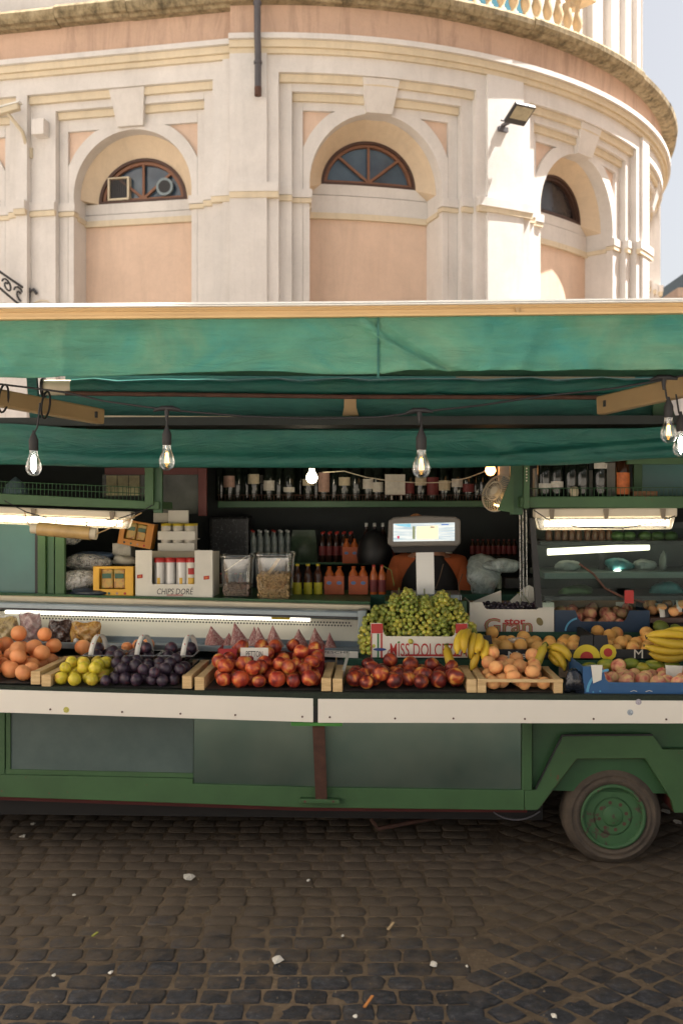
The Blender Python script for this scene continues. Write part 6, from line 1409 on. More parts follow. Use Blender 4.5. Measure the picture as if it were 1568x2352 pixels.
# blue carton of blushed peaches
blue = simple('blue_card', (.015, .085, .22, 1), .5, var=.25, scale=5); ltb = simple('light_blue_print', (.09, .32, .50, 1), .5); inner = simple('brown_card', (.30, .18, .09, 1), .85, var=.15)
def carton(name, u0, u1, vb, vfront, vcorner, cw, Y, depth, mat, label, zb_=None, vback=None):
    a, b = L(u0, vb, Y), L(u1, vb, Y); z = zb_ if zb_ is not None else max(a.z, b.z); hz = lambda v: L((u0 + u1) / 2, v, Y).z; w = cw / SC(Y)
    c = thing(name, ((a.x + b.x) / 2, Y, z), label, 'carton')
    m = MB(); x0, x1 = a.x, b.x; m.prism([(x0, Y, z), (x1, Y, z), (x1, Y, hz(vcorner)), (x1 - w * .85, Y, hz(vcorner)), (x1 - w, Y, hz(vfront) + .012), (x1 - w - .012, Y, hz(vfront)), (x0 + w + .012, Y, hz(vfront)), (x0 + w, Y, hz(vfront) + .012), (x0 + w * .85, Y, hz(vcorner)), (x0, Y, hz(vcorner))], (0, .005, 0)); m.build('front_sheet', mat, c)
    for xx in (x0, x1 - .005): m = MB(); m.box((xx, Y + .0055, z), (xx + .005, Y + depth, hz(vcorner))); m.build('side_sheet', mat, c)
    m = MB(); m.box((x0 + .005, Y + depth - .005, z), (x1 - .005, Y + depth, hz(vback or vfront))); m.build('back_sheet', inner, c); m = MB(); m.box((x0 + .005, Y + .006, z), (x1 - .005, Y + depth - .006, z + .004)); m.build('bottom_sheet', inner, c)
    return c, x0 + .006, x1 - .006, z + .005
def arcprint(par, u, v, Y, r, a0, a1, w, mat, name='arc_print'):
    c = L(u, v, Y); m = MB(); n = 12
    for i in range(n):
        p_ = [c + Vector((math.cos(t_), 0, math.sin(t_))) * q for t_, q in ((lerp(a0, a1, i / n), r), (lerp(a0, a1, (i + 1) / n), r), (lerp(a0, a1, (i + 1) / n), r - w), (lerp(a0, a1, i / n), r - w))]; m.face(p_)
    o = m.build(name, mat, par); o.modifiers.new('thick', 'SOLIDIFY').thickness = .0005
c, xa, xb, z = carton('fruit_carton', 1338, 1640, 1597, 1568, 1532, 52, YF + .01, .36, blue, 'bright blue carton of blushed peaches at the right end of the counter')
arcprint(c, 1402, 1592, YF + .009, .105, R_(95), R_(178), .011, ltb)
for k, u in enumerate((1362, 1378)): m = MB(); m.lathe([(.004, 0), (.004, .0006)], L(u, 1590 - k * 2, YF + .0092), 8, 'y'); m.build('dot_print', ltb, c)
for u in (1455, 1490): m = MB(); p_ = L(u, 1588, YF + .0085); m.tube([p_ + Vector((-.014, 0, -.002)), p_ + Vector((0, 0, .003)), p_ + Vector((.014, 0, -.001))], .0015, 5); m.build('line_print', card_w, c)
put('blush', pack(xa, xb, YF + .02, YF + .36, z, (.031, .036), slope(z, .07, .105, d=.36), 9, 50), 'blushed peach', 'bright blue carton', 'blushed peaches in the blue carton')
pl_ = solo('side_card', quadpx([(1357, 1528), (1383, 1528), (1381, 1562), (1362, 1570)], YF + .004, .003), card_w, L(1370, 1565, YF + .004), 'white card corner leaning at the left of the blue carton', 'card')
solo('side_card', quadpx([(1528, 1528), (1568, 1530), (1564, 1560), (1530, 1562)], YF + .2, .003), card_w, L(1545, 1562, YF + .2), 'white card corner behind the peaches at the right edge', 'card')
crumple('dark_plastic', 1318, 1598, YF + .02, .075, .12, .06, simple('dark_shiny_plastic', (.012, .016, .025, 1), .2, var=.8, scale=30), 'dark shiny plastic stuffed between the small crate and the blue carton', 51, 'plastic')
# mangoes behind
zm = .90
for u, v, k, d in ((1352, 1540, 1, 'green mango beside the pale plastic'), (1392, 1532, 1, 'large green mango, second from the left'), (1420, 1541, 0, 'small yellow green mango in the middle of the row'), (1448, 1530, 0, 'yellow mango standing out in the row'), (1474, 1540, 1, 'green mango right of the yellow one'), (1502, 1534, 1, 'dark green mango near the right edge'), (1540, 1538, 1, 'green mango at the right edge')):
    c = L(u, v - 5, 4.715); inst('mango', FM['mango'][k], c, (0, R_(90) + rfr.uniform(-.2, .2), rfr.uniform(-.3, .3)), (.027, .03, .045), d, 'mango', 'mangoes behind the blue carton')
m = MB(); a, b = L(1325, 1560, 4.70), L(1700, 1560, 4.70); m.box((a.x, 4.70, zf(1400)), (b.x, 4.738, L(1400, 1545, 4.7).z)); solo('mango_ledge', m, inner, (a.x, 4.70, zf(1400)), 'brown card ledge under the row of mangoes', 'ledge')
crumple('plastic_bag', 1355, 1542, 4.69, .09, .03, .05, M['film_teal'], 'pale pointed plastic at the left of the mangoes', 52)

# second tier: black crates of pale peaches
ZS2 = .9055; blk = simple('black_card', (.012, .013, .016, 1), .6, var=.3)
def blackcrate(u0, u1, label, circ):
    c, xa, xb, z = carton('black_crate', u0, u1, 1516, 1492, 1460, 34, 4.76, .36, blk, label, ZS2)
    put('pale', pack(xa, xb, 4.77, 5.11, z, (.032, .036), slope(z, .080, .122, 4.77, .34), 60 + u0, 60), 'pale peach', ('left black crate' if u0 < 1300 else 'right black crate'), 'pale peaches ' + ('left' if u0 < 1300 else 'right') + ' black crate'); return c
c = blackcrate(1098, 1362, 'black crate of pale orange peaches lettered Mo, behind the small wood crate', 0)
text('lettering', 'Mo', 17 / SC(4.76), L(1188, 1505, 4.7585), card_w, c, width=42 / SC(4.76), fat=.0)
m = MB(); a, b = L(1105, 1506, 4.7585), L(1230, 1508, 4.7585); m.box((a.x, a.y, b.z - .003), (b.x, a.y + .001, a.z)); m.build('white_line', card_w, c)
ysun = simple('yellow_print', (.66, .50, .02, 1), .5)
arcprint(c, 1347, 1512, 4.7585, 31 / SC(4.76), 0, math.pi, 30.9 / SC(4.76), ysun, 'sun_print'); arcprint(c, 1347, 1512, 4.757, 15 / SC(4.76), 0, math.pi, 14.9 / SC(4.76), ink_red, 'sun_print')
c = blackcrate(1364, 1640, 'black crate of pale orange peaches lettered M, at the right under the bananas', 0)
text('lettering', 'M', 20 / SC(4.76), L(1466, 1502, 4.7585), card_w, c, width=20 / SC(4.76), fat=.0)
arcprint(c, 1396, 1499, 4.7585, 19 / SC(4.76), 0, 6.284, 18.9 / SC(4.76), ysun, 'sun_print'); arcprint(c, 1396, 1499, 4.757, 10 / SC(4.76), 0, 6.284, 9.9 / SC(4.76), ink_red, 'sun_print')
crumple('tissue_paper', 1185, 1478, 4.86, .07, .03, .05, M['film'], 'translucent wrap lying on the peaches of the left black crate', 55)
crumple('tissue_paper', 1505, 1476, 4.86, .045, .05, .05, card_w, 'white tissue ball on the peaches beside the right bananas', 56)
# green grapes box
c, xa, xb, z = carton('grape_carton', 851, 1074, 1513, 1462, 1432, 30, 4.76, .34, card_w, 'white MISS DOLCEZZA carton heaped with green grapes', ZS2)
tl = lambda u, v: L(u, v, 4.7585)
text('lettering', 'MISS DOLCEZZA', 30 / SC(4.76), tl(984, 1493), ink_red, c, width=176 / SC(4.76), fat=.004)
m = MB(); a, b = tl(938, 1503), tl(1050, 1508); m.box((a.x, a.y - .001, b.z), (b.x, a.y, a.z)); m.build('red_band', ink_red, c)
m = MB(); m.tube([tl(903, 1498), tl(897, 1504), tl(890, 1500), tl(894, 1493), tl(905, 1494)], .0025, 5); m.tube([tl(938, 1500), tl(934, 1507), tl(926, 1505)], .0025, 5); m.build('flourish', ink_red, c)
m = MB(); p_ = tl(915, 1476); m.prism([p_ + Vector((-.006, 0, -.004)), p_ + Vector((.006, 0, -.002)), p_ + Vector((.007, 0, .006)), p_ + Vector((-.003, 0, .005))], (0, .001, 0)); m.build('leaf_print', simple('green_print', (.08, .25, .03, 1), .6), c)
def printq(par, pts, Y, mat, name): quadpx(pts, Y, .0008).build(name, mat, par)
printq(c, [(852, 1433), (879, 1433), (879, 1455), (852, 1455)], 4.7585, ink_red, 'red_top'); printq(c, [(1046, 1433), (1073, 1433), (1073, 1455), (1046, 1455)], 4.7585, ink_red, 'red_top')
printq(c, [(866, 1455.5), (870, 1455.5), (870, 1512), (866, 1512)], 4.758, simple('flag_green', (.03, .18, .05, 1), .6), 'flag_stripe'); printq(c, [(874, 1455.5), (878, 1455.5), (878, 1512), (874, 1512)], 4.758, ink_red, 'flag_stripe'); printq(c, [(851.5, 1455.5), (854, 1455.5), (854, 1512), (851.5, 1512)], 4.758, ink_red, 'flag_stripe')
m = MB(); m.lathe([(1, 0), (1, .0006)], (0, 0, 0), 20, 'y'); cc = tl(872, 1492); m.v = [(cc.x + p[0] * .031, cc.y - .001 + p[1], cc.z + p[2] * .007) for p in m.v]; m.build('oval_badge', simple('navy_badge', (.02, .05, .20, 1), .5), c)
def berries(cx, cy, z0, ax, ay, az, n, r, seed, mats, front=.35, lowz=.0, pre=None):
    """berries packed in a mound: half an ellipsoid, outer layers only"""
    rr_ = random.Random(seed); pts = list(pre or []); n0 = len(pts); tries = 0
    while len(pts) - n0 < n and tries < n * 260:
        tries += 1
        u = Vector((rr_.gauss(0, 1), rr_.gauss(0, 1), rr_.gauss(0, 1))).normalized()
        if u.z < lowz or u.y > front: continue
        u = Vector([math.copysign(abs(q) ** .78, q) for q in u])
        k = rr_.uniform(.80, 1.0) ** .5 * (1 + .10 * math.sin(u.x * 7 + seed) * math.cos(u.z * 6) + .06 * math.sin(u.x * 19))
        p = Vector((cx + u.x * ax * k, cy + u.y * ay * k, z0 + u.z * az * k))
        if all((p - q).length_squared > (2 * r * .86) ** 2 for q in pts): pts.append(p)
    return pts[n0:]
def ico(kind, sub=2):
    bm_ = bmesh.new(); bmesh.ops.create_icosphere(bm_, subdivisions=sub, radius=1); m = MB(); m.raw([v.co for v in bm_.verts], [tuple(v.index for v in f.verts) for f in bm_.faces], True); bm_.free(); return m.mesh('berry', mat=fm[kind])
GM = ico('grape'), ico('ygrape'); GB = ico('bgrape')
gx = L(967, 1440, 4.95).x; rg = .0118
pts = berries(gx, 4.97, .975, .235, .19, .215, 640, rg, 4, None)
pts += berries(L(855, 1420, 4.84).x, 4.83, .99, .06, .06, .11, 60, rg, 8, None, .6, -.6, pts)
pts += berries(L(1068, 1425, 4.86).x, 4.84, .98, .055, .06, .09, 46, rg, 9, None, .6, -.5, pts)
pts += berries(L(1100, 1438, 4.83).x, 4.83, .965, .035, .04, .035, 26, rg, 10, None, .6, -.6, pts)
pts += berries(L(842, 1450, 4.78).x, 4.78, .955, .022, .03, .05, 16, rg, 12, None, .6, -.6, pts)
seeds = [Vector((gx + x, 4.82 + y, zz)) for x, y, zz in ((-.20, 0, 1.0), (-.10, -.04, 1.03), (0, -.05, 1.02), (.10, -.04, 1.03), (.19, 0, 1.02), (-.18, .06, 1.12), (-.07, .04, 1.15), (.05, .04, 1.15), (.15, .06, 1.12), (-.1, .14, 1.2), (.03, .14, 1.2), (.13, .14, 1.19), (.27, 0, .97), (-.27, .0, .98))]
WH = ['at the lower left of the heap', 'low left of the heap middle', 'low in the middle of the heap above the lettering', 'low right of the heap middle', 'at the lower right of the heap', 'on the left shoulder of the heap', 'high left of the heap middle', 'high in the middle of the heap', 'on the right shoulder of the heap', 'on top at the left', 'on top in the middle', 'on top at the right', 'spilling over the right side of the carton', 'spilling over the left side of the carton']
groups = [[] for _ in seeds]
for p in pts: groups[min(range(len(seeds)), key=lambda i: (seeds[i] - p).length_squared)].append(p)
rgp = random.Random(3)
for sd, gp, wh in zip(seeds, groups, WH):
    if not gp: continue
    cen = sum(gp, Vector()) / len(gp); b = thing('grape_bunch', cen, 'bunch of green grapes ' + wh, 'grapes', 'green grape bunches')
    yk = rgp.random() < .35 or sd.x > gx + .12
    m = MB(); top = cen + Vector((0, .03, .05)); m.tube([top, cen, cen + Vector((0, .01, -.03))], [.003, .0025, .0015], 6); m.build('stem', gstem, b)
    for p in gp:
        o = bpy.data.objects.new('berry', GM[1 if (yk and rgp.random() < .7) or rgp.random() < .12 else 0]); COL.objects.link(o); o.parent = b; o.location = p - cen
        s = rg * rgp.uniform(.9, 1.12); o.scale = (s, s, s * rgp.uniform(1.0, 1.18)); o.rotation_euler = (rgp.uniform(-.6, .6), rgp.uniform(-.6, .6), rgp.uniform(0, 6))
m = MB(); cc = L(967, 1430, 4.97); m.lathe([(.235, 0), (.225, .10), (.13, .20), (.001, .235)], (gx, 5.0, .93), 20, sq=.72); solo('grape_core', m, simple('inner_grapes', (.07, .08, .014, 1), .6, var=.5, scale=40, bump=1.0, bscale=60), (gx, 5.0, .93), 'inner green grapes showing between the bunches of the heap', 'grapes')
for k, (a, b_, c_) in enumerate((((905, 1345), (898, 1310), (880, 1300)), ((1000, 1352), (1010, 1325), (1018, 1295)), ((1058, 1385), (1052, 1345), (1062, 1318)))):
    m = MB(); m.tube([L(*a, 5.05), L(*b_, 5.05), L(*c_, 5.05)], .0022, 5); solo('grape_stalk', m, gstem if k == 0 else stemm, L(*a, 5.05), 'thin bare grape stalk rising from the heap, %s' % ('left', 'in front of the white column', 'right')[k], 'stalk')
# black grapes box
c, xa, xb, z = carton('grape_carton', 1078, 1272, 1456, 1400, 1384, 34, 5.14, .30, card_w, 'white carton of black grapes with a big red lettered print', .9855, 1392)
tl = lambda u, v: L(u, v, 5.1385)
text('lettering', 'Gran', 34 / SC(5.14), tl(1167, 1437), ink_red, c, width=110 / SC(5.14), fat=.03); text('lettering', 'Gran', 30 / SC(5.14), L(1167, 1437, 5.137), simple('olive_print', (.30, .25, .12, 1), .6), c, width=106 / SC(5.14), fat=-.004)
text('lettering', 'stor', 14 / SC(5.14), L(1182, 1428, 5.1365), ink_red, c, width=48 / SC(5.14), fat=.03)
m = MB(); m.lathe([(1, 0), (1, .0006)], (0, 0, 0), 20, 'y'); cc = tl(1239, 1428); m.v = [(cc.x + p[0] * .017 + p[2] * -.004, cc.y - .001 + p[1], cc.z + p[2] * .021) for p in m.v]; m.build('oval_print', simple('olive_oval', (.20, .16, .06, 1), .6), c)
bxm = (xa + xb) / 2
pts = []
for k in range(6): pts += berries(lerp(xa + .09, xb - .05, k / 5), 5.22, z + .068, .055, .05, .065, 34, .0105, 70 + k, None, .5, -.2, pts)
bb = [thing('grape_bunch', (lerp(xa + .1, xb - .08, k / 2), 5.24, z + .02), 'bunch of black grapes at the %s of the white carton' % ('left', 'middle', 'right')[k], 'grapes', 'black grape bunches') for k in range(3)]
for k in range(3): m = MB(); q = Vector(bb[k]['_o']); m.tube([q + Vector((0, 0, .09)), q + Vector((0, 0, 0))], .003, 6); m.build('stem', gstem, bb[k])
for p in pts:
    b = min(bb, key=lambda q: abs(q['_o'][0] - p.x)); o = bpy.data.objects.new('berry', GB); COL.objects.link(o); o.parent = b; o.location = p - Vector(b['_o']); s = .0108 * rgp.uniform(.9, 1.1); o.scale = (s, s, s * 1.08)
m = MB(); m.box((xa + .02, 5.20, z), (xb - .02, 5.40, z + .085)); solo('grape_core', m, fm['bgrape'], (bxm, 5.2, z), 'inner black grapes at the bottom of the white carton', 'grapes')
solo('carton_flap', quadpx([(1085, 1382), (1150, 1356), (1152, 1394), (1088, 1396)], 5.42, .004), card_w, L(1120, 1394, 5.42), 'slanted white carton flap at the left behind the black grapes', 'flap')
solo('carton_flap', quadpx([(1160, 1390), (1204, 1350), (1214, 1344), (1224, 1349), (1250, 1398), (1168, 1396)], 5.425, .004), card_w, L(1205, 1396, 5.425), 'pointed cream carton flap behind the black grapes', 'flap')
m = MB(); m.tube([L(1190, 1361, 5.41), L(1196, 1376, 5.41), L(1200, 1392, 5.38)], .002, 5); m.tube([L(1196, 1362, 5.41), L(1208, 1376, 5.41), L(1222, 1394, 5.38)], .002, 5); m.tube([L(1186, 1362, 5.41), L(1200, 1361, 5.41)], .003, 5); solo('grape_stalk', m, gstem, L(1190, 1361, 5.41), 'curling green grape stalk against the pointed flap', 'stalk')
# upper blue carton
blue2 = simple('dark_blue_card', (.012, .035, .075, 1), .5, var=.25, scale=5)
c, xa, xb, z = carton('fruit_carton', 1274, 1492, 1454, 1428, 1402, 54, 5.14, .26, blue2, 'dark blue carton of blushed peaches on the top tier', .9855, 1386)
arcprint(c, 1330, 1452, 5.1385, .075, R_(100), R_(175), .009, ltb)
put('blush', pack(xa, xb, 5.15, 5.39, z, (.030, .035), slope(z, .09, .14, 5.15, .24), 15, 36), 'blushed peach', 'dark blue carton', 'blushed peaches on the top tier')
solo('side_card', quadpx([(1414, 1383), (1448, 1383), (1448, 1420), (1414, 1424)], 5.37, .003), card_w, L(1430, 1422, 5.37), 'white card corner standing in the dark blue carton', 'card')
# right end of the top tier
bt = thing('brown_tray', L(1530, 1450, 5.14), 'dark tray of red orange fruit at the right end of the top tier', 'tray')
m = quadpx([(1494, 1420), (1640, 1418), (1640, 1430), (1494, 1432)], 5.12, .25); m.build('tray', simple('dark_tray', (.07, .035, .025, 1), .5), bt, .003)
m = quadpx([(1500, 1432), (1640, 1430), (1640, 1453), (1500, 1455)], 5.14, .2); m.build('stand', M['black_soft'], bt)
zz = L(1530, 1420, 5.12).z + .001; rx0, rx1 = L(1496, 1420, 5.12).x, L(1640, 1420, 5.12).x
put('peach', pack(rx0, rx1, 5.13, 5.36, zz, (.026, .031), lambda x, y: zz + .10, 17, 26), 'red orange apricot', 'dark top tray', 'fruit in the dark tray')
for i, (u, v) in enumerate(((1518, 1390), (1556, 1372))):
    cc = L(u, v + 22, 5.22); lb3 = thing('paper_band', cc, ('white and dark paper band arched over the red fruit' if i == 0 else 'white paper band cut by the right edge of the picture'), 'paper band')
    for nm, dx, mt in (('white_half', -.012, card_w), ('dark_half', .014, ink)):
        m = MB(); grid(m, 1, 12, lambda a, b: (cc.x + dx + (a - .5) * .026, cc.y - .07 * math.cos(math.pi * b), cc.z + .08 * math.sin(math.pi * b) - .02))
        o = m.build(nm, mt, lb3); o.modifiers.new('thick', 'SOLIDIFY').thickness = .001
for u, v, r, d in ((1518, 1440, .042, 'green melon below the red fruit tray at the right'), (1552, 1444, .03, 'small green melon at the right edge behind the bananas')):
    cc = L(u, v, 5.05); inst('melon', FM['melon'][0], (cc.x, cc.y, max(cc.z, .906 + r * .9)), (.3, .3, 0), (r, r, r * .8), d, 'melon', 'green melons')

# bananas
def banana(par, pts, r=.0205, n=14):
    a, b, c = [Vector(p) for p in pts]; cen = []; rad = []
    for i in range(n + 1):
        t_ = i / n; cen.append(a * (1 - t_) ** 2 + b * 2 * t_ * (1 - t_) + c * t_ * t_)
        rad.append(r * pw(t_, [(0, .30), (.08, .42), (.22, .95), (.6, 1.0), (.85, .86), (.95, .5), (1, .28)]))
    m = MB(); m.tube(cen, rad, 10); bo = m.build('banana', fm['banana'], par)
    m = MB(); d = (cen[-1] - cen[-2]).normalized(); m.tube([cen[-1] - d * .002, cen[-1] + d * .006], [r * .30, r * .22], 8); m.build('tip', stemm, bo); return bo
def hand(label, org, items, crown):
    b = thing('banana_bunch', org, label, 'bananas', 'banana bunches')
    for it in items: banana(b, [L(u, v, Y) for u, v, Y in it[0]], it[1] * 1.08 if len(it) > 1 else .0205)
    m = MB(); m.tube([L(*crown[0]), L(*crown[1])], [.014, .01], 8); m.build('crown', gstem, b)
hand('bunch of bananas hanging over the corner of the grape carton', L(1075, 1530, 4.62), [
    ([(1072, 1448, 4.70), (1046, 1462, 4.58), (1050, 1502, 4.58)],), ([(1080, 1448, 4.70), (1060, 1455, 4.56), (1066, 1500, 4.57), ],), ([(1088, 1455, 4.70), (1086, 1468, 4.57), (1080, 1512, 4.60)],), ([(1096, 1458, 4.70), (1108, 1470, 4.58), (1092, 1500, 4.58)],), ([(1092, 1480, 4.68), (1098, 1500, 4.60), (1082, 1540, 4.60)],), ([(1110, 1470, 4.70), (1118, 1488, 4.60), (1108, 1515, 4.60)],),
    ([(1126, 1482, 4.72), (1132, 1492, 4.64), (1122, 1512, 4.64)], .016)], ((1084, 1447, 4.72), (1090, 1458, 4.70)))
hand('single banana leaning upright beside the dark nectarines', L(1037, 1560, 4.62), [([(1024, 1482, 4.70), (1030, 1515, 4.58), (1044, 1556, 4.60)], .0205)], ((1024, 1479, 4.70), (1025, 1484, 4.70)))
hand('bunch of bananas standing upright before the left black crate', L(1260, 1545, 4.60), [([(1252, 1480, 4.66), (1238, 1505, 4.60), (1226, 1546, 4.60)], .0205), ([(1256, 1488, 4.68), (1300, 1480, 4.60), (1308, 1518, 4.62)],), ([(1258, 1494, 4.70), (1290, 1500, 4.64), (1296, 1540, 4.64)],), ([(1262, 1500, 4.71), (1268, 1515, 4.66), (1288, 1530, 4.66)], .016)], ((1250, 1479, 4.68), (1262, 1496, 4.70)))
hand('bunch of bananas lying across the right black crate', L(1530, 1512, 4.66), [([(1600, 1468, 4.74), (1540, 1448, 4.62), (1484, 1462, 4.66)], .020), ([(1610, 1474, 4.70), (1560, 1490, 4.60), (1486, 1466, 4.62)], .020), ([(1606, 1482, 4.72), (1540, 1508, 4.62), (1480, 1484, 4.64)], .020), ([(1604, 1492, 4.74), (1545, 1530, 4.64), (1490, 1500, 4.66)], .019), ([(1600, 1455, 4.76), (1560, 1440, 4.66), (1515, 1458, 4.70)], .018)], ((1600, 1462, 4.74), (1612, 1490, 4.74)))
block('card_scrap', 1283, 1520, 1322, 1556, 4.66, .004, simple('printed_card', (.30, .22, .14, 1), .8, var=.5, scale=40), 'brown printed card behind the small peach crate', 'card', bevel=0)

# bags on the cooler shelf
t = NT('red_net'); co = t.coord('Object', scale=(40, 40, 12)); n = t.noise(co, 2.2, 4, .7, 2.0)
t.col(t.ramp(n, [(.35, (.22, .05, .05, 1)), (.5, (.40, .16, .14, 1)), (.68, (.62, .50, .42, 1))])).set(Roughness=.45); t.bump(n, .5, .004); net = t.m
def conebag(u, v, hpx, wpx, lean, label, seed):
    Y = 5.02; c = L(u, v, Y); h, w = hpx / SC(Y), wpx / SC(Y); r = random.Random(seed); m = MB(); n = 14; prof_ = [(0, .42), (.12, .5), (.35, .42), (.6, .26), (.85, .10), (1.0, .015)]
    vs = []
    for q, k in prof_:
        for i in range(n):
            a = 2 * math.pi * i / n; kk = k * (1 + .16 * math.sin(a * 3 + seed) + r.uniform(-.05, .05)); vs.append((c.x + w * kk * math.cos(a) + lean * w * q, c.y + w * kk * math.sin(a) * .8, c.z + h * q))
    m.raw(vs, [(j * n + i, j * n + (i + 1) % n, (j + 1) * n + (i + 1) % n, (j + 1) * n + i) for j in range(5) for i in range(n)], True); m.face(vs[:n])
    solo('net_bag', m, net, c, label, 'bag', 'pointed net bags on the cooler shelf')
for k, (u, v, hp, wp, ln, d) in enumerate(((498, 1496, 58, 56, -.25, 'first of the pointed red net bags from the left'), (522, 1498, 44, 40, .1, 'short pointed net bag, second from the left'), (556, 1500, 70, 52, -.35, 'tallest pointed red net bag'), (582, 1501, 62, 36, .05, 'narrow net bag right of the tallest'), (601, 1500, 60, 44, -.2, 'pale net bag behind the price card'), (635, 1502, 66, 46, -.2, 'broad red net bag right of the price card'), (688, 1503, 58, 48, -.05, 'third net bag from the right'), (728, 1504, 62, 46, -.12, 'second net bag from the right'), (758, 1505, 52, 32, -.05, 'small net bag at the right end of the row'))):
    conebag(u, v, hp, wp, ln, d, k)
dry = simple('dried_fruit_bag', (.16, .08, .03, 1), .3, var=.9, scale=28); dry2 = simple('amber_fruit_bag', (.40, .24, .06, 1), .3, var=.7, scale=28); pinkb = simple('pink_striped_bag', (.35, .20, .18, 1), .4, var=.6, scale=30)
def pillow(u0, v0, u1, v1, Y, mat, label, seed):
    """upright filled bag with a flat sealed top"""
    c = L((u0 + u1) / 2, v1, Y); w, h = (u1 - u0) / SC(Y), (v1 - v0) / SC(Y); r = random.Random(seed); ph = [r.uniform(0, 6) for _ in range(4)]
    b = thing('fruit_bag', c, label, 'bag'); m = MB()
    def fn(sg):
        def g(a, q):
            bul = math.sin(math.pi * a) ** .6 * min(1, (1 - q) * 3.2) ** .7 * min(1, .35 + q * 3); lump = .25 * math.sin(a * 14 + ph[0]) * math.sin(q * 11 + ph[1])
            return (c.x + w * (a - .5) * (1 - .08 * q) + .004 * math.sin(q * 9 + ph[2]), c.y - sg * .032 * bul * (1 + lump), c.z + h * q + .005 * math.sin(a * 9 + ph[3]) * q)
        return g
    grid(m, 16, 14, fn(1)); grid(m, 16, 14, fn(-1)); m.build('filled_film', mat, b)
    m = MB(); m.box((c.x - w * .46, c.y - .002, c.z + h * .95), (c.x + w * .46, c.y + .002, c.z + h * 1.04)); m.build('seal', M['film'], b)
def patchy(name, stops, sc=26): 
    t = NT(name); co = t.coord('Object'); t.col(t.ramp(t.noise(co, sc, 3, .6, 1.5), stops)).set(Roughness=.22, Specular_IOR_Level=.7); t.bump(t.noise(co, 60, 3), .4, .01); return t.m
pillow(110, 1424, 172, 1478, 5.03, patchy('dark_prunes', [(.35, (.02, .012, .012, 1)), (.55, (.09, .045, .03, 1)), (.7, (.35, .30, .26, 1))]), 'clear bag of dark dried fruit on the cooler shelf', 1)
pillow(160, 1428, 234, 1480, 5.00, patchy('amber_mix', [(.3, (.08, .04, .015, 1)), (.48, (.45, .22, .04, 1)), (.62, (.55, .36, .12, 1)), (.75, (.12, .07, .04, 1))]), 'clear bag of amber and brown dried fruit on the cooler shelf', 2)
pillow(42, 1408, 96, 1474, 5.02, patchy('pink_stripes', [(.35, (.28, .14, .14, 1)), (.55, (.48, .34, .30, 1)), (.72, (.62, .56, .50, 1))]), 'tall pinkish bag at the left of the cooler shelf', 3)
pillow(-22, 1416, 44, 1478, 5.0, patchy('pale_mix', [(.35, (.20, .13, .07, 1)), (.55, (.50, .38, .16, 1)), (.72, (.60, .50, .32, 1))]), 'pale yellow bag at the left edge of the cooler shelf', 4)
c = L(174, 1472, 4.95); m = MB(); m.lathe([(.001, -.013), (.012, -.006), (.014, 0), (.011, .008), (.001, .013)], c, 10); solo('paper_ball', m, M['white_plastic'], c, 'small white paper ball beside the large single orange', 'paper')

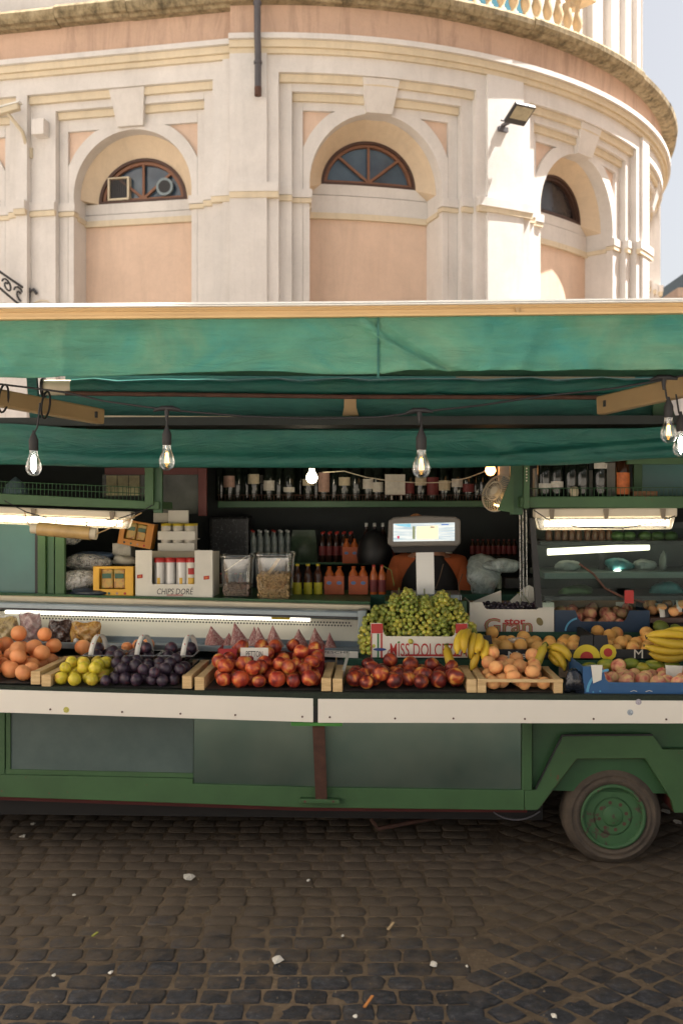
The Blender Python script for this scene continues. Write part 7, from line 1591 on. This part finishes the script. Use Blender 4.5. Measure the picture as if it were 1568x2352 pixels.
# ------------------------------------------------------------------ litter and painted sunlit patches on the street
def gp(u, v): d = EYE * F_ / (v - V0); return Vector(((u - U0) / F_ * d, d, 0))
pap = simple('litter_and_sun_patch', (.62, .58, .50, 1), .8, var=.15, scale=60)
LT = [(433, 2019, .055, 'torn white paper scrap in the middle of the cobbles below the side panels'), (52, 1925, .035, 'crumpled white paper by the left end of the truck'), (636, 2210, .042, 'white paper scrap near the bottom, left of the middle'), (996, 2221, .030, 'white paper crumb left of the small pair near the bottom'), (1072, 2225, .012, 'tiny white crumb at the right of the bottom paper crumb'), (253, 2240, .018, 'round pale crumb on the lower left cobbles'), (170, 2061, .014, 'tiny white scrap on the left cobbles'), (708, 2027, .018, 'flat pale scrap right of the torn paper'), (1272, 2340, .022, 'pale crumb at the bottom right'), (815, 2340, .016, 'tiny white scrap at the bottom middle'), (124, 2246, .014, 'white crumb at the lower left edge'), (1528, 1868, .05, 'white patch standing in for sunlit ground behind the wheel'), (1556, 1893, .045, 'white patch standing in for sunlit ground right of the wheel'), (786, 2155, .014, 'small pale flake in the centre of the cobbles'), (75, 1897, .03, 'greyish scrap in the shade at the left end')]  # the two white pieces by the wheel imitate sunlit ground beyond the truck
for k, (u, v, s, d) in enumerate(LT):
    c = gp(u, v); r = random.Random(k); m = MB(); n = 7; ring = [(c.x + s * .5 * math.cos(a) * r.uniform(.6, 1.2), c.y + s * .8 * math.sin(a) * r.uniform(.6, 1.2), .006 + r.uniform(0, .5) * s * .3) for a in [2 * math.pi * i / n for i in range(n)]]; top = (c.x + s * .1, c.y, .010 + s * .16)
    for i in range(n): m.face([ring[i], ring[(i + 1) % n], top])
    o = solo('scrap_or_sun_patch', m, pap, (c.x, c.y, .012), d, 'litter', 'litter on the cobbles', truck=False); o.modifiers.new('thick', 'SOLIDIFY').thickness = .002
for k, (u, v, s, col_, d) in enumerate(((897, 2137, .06, (.5, .36, .2, 1), 'short pale splinter standing out on the middle cobbles'), (846, 2312, .07, (.5, .2, .05, 1), 'thin orange straw at the bottom middle'), (218, 2156, .03, (.28, .28, .05, 1), 'bit of yellow leaf on the left cobbles'), (115, 1868, .05, (.35, .22, .05, 1), 'yellow peel in the shade under the truck'))):
    c = gp(u, v); m = MB(); m.bar(c + Vector((-.2 * s, -.5 * s, .014)), c + Vector((.2 * s, .5 * s, .016)), .009, .004); solo('splinter', m, simple('splinter_%d' % k, col_, .7), c, d, 'litter', 'litter on the cobbles', truck=False)
a, b = L(850, 1915, 5.2), L(1230, 1868, 5.3); a = gp(868, 1918); b = gp(1230, 1880); m = MB(); a.z = .03; b.z = .10
m.tube([a + Vector((-.035, .01, .045)), a, b], .011, 8); solo('iron_bar', m, M['rust'], a, 'rusty bent iron bar lying under the truck', 'bar', truck=False)
bpy.context.view_layer.update()
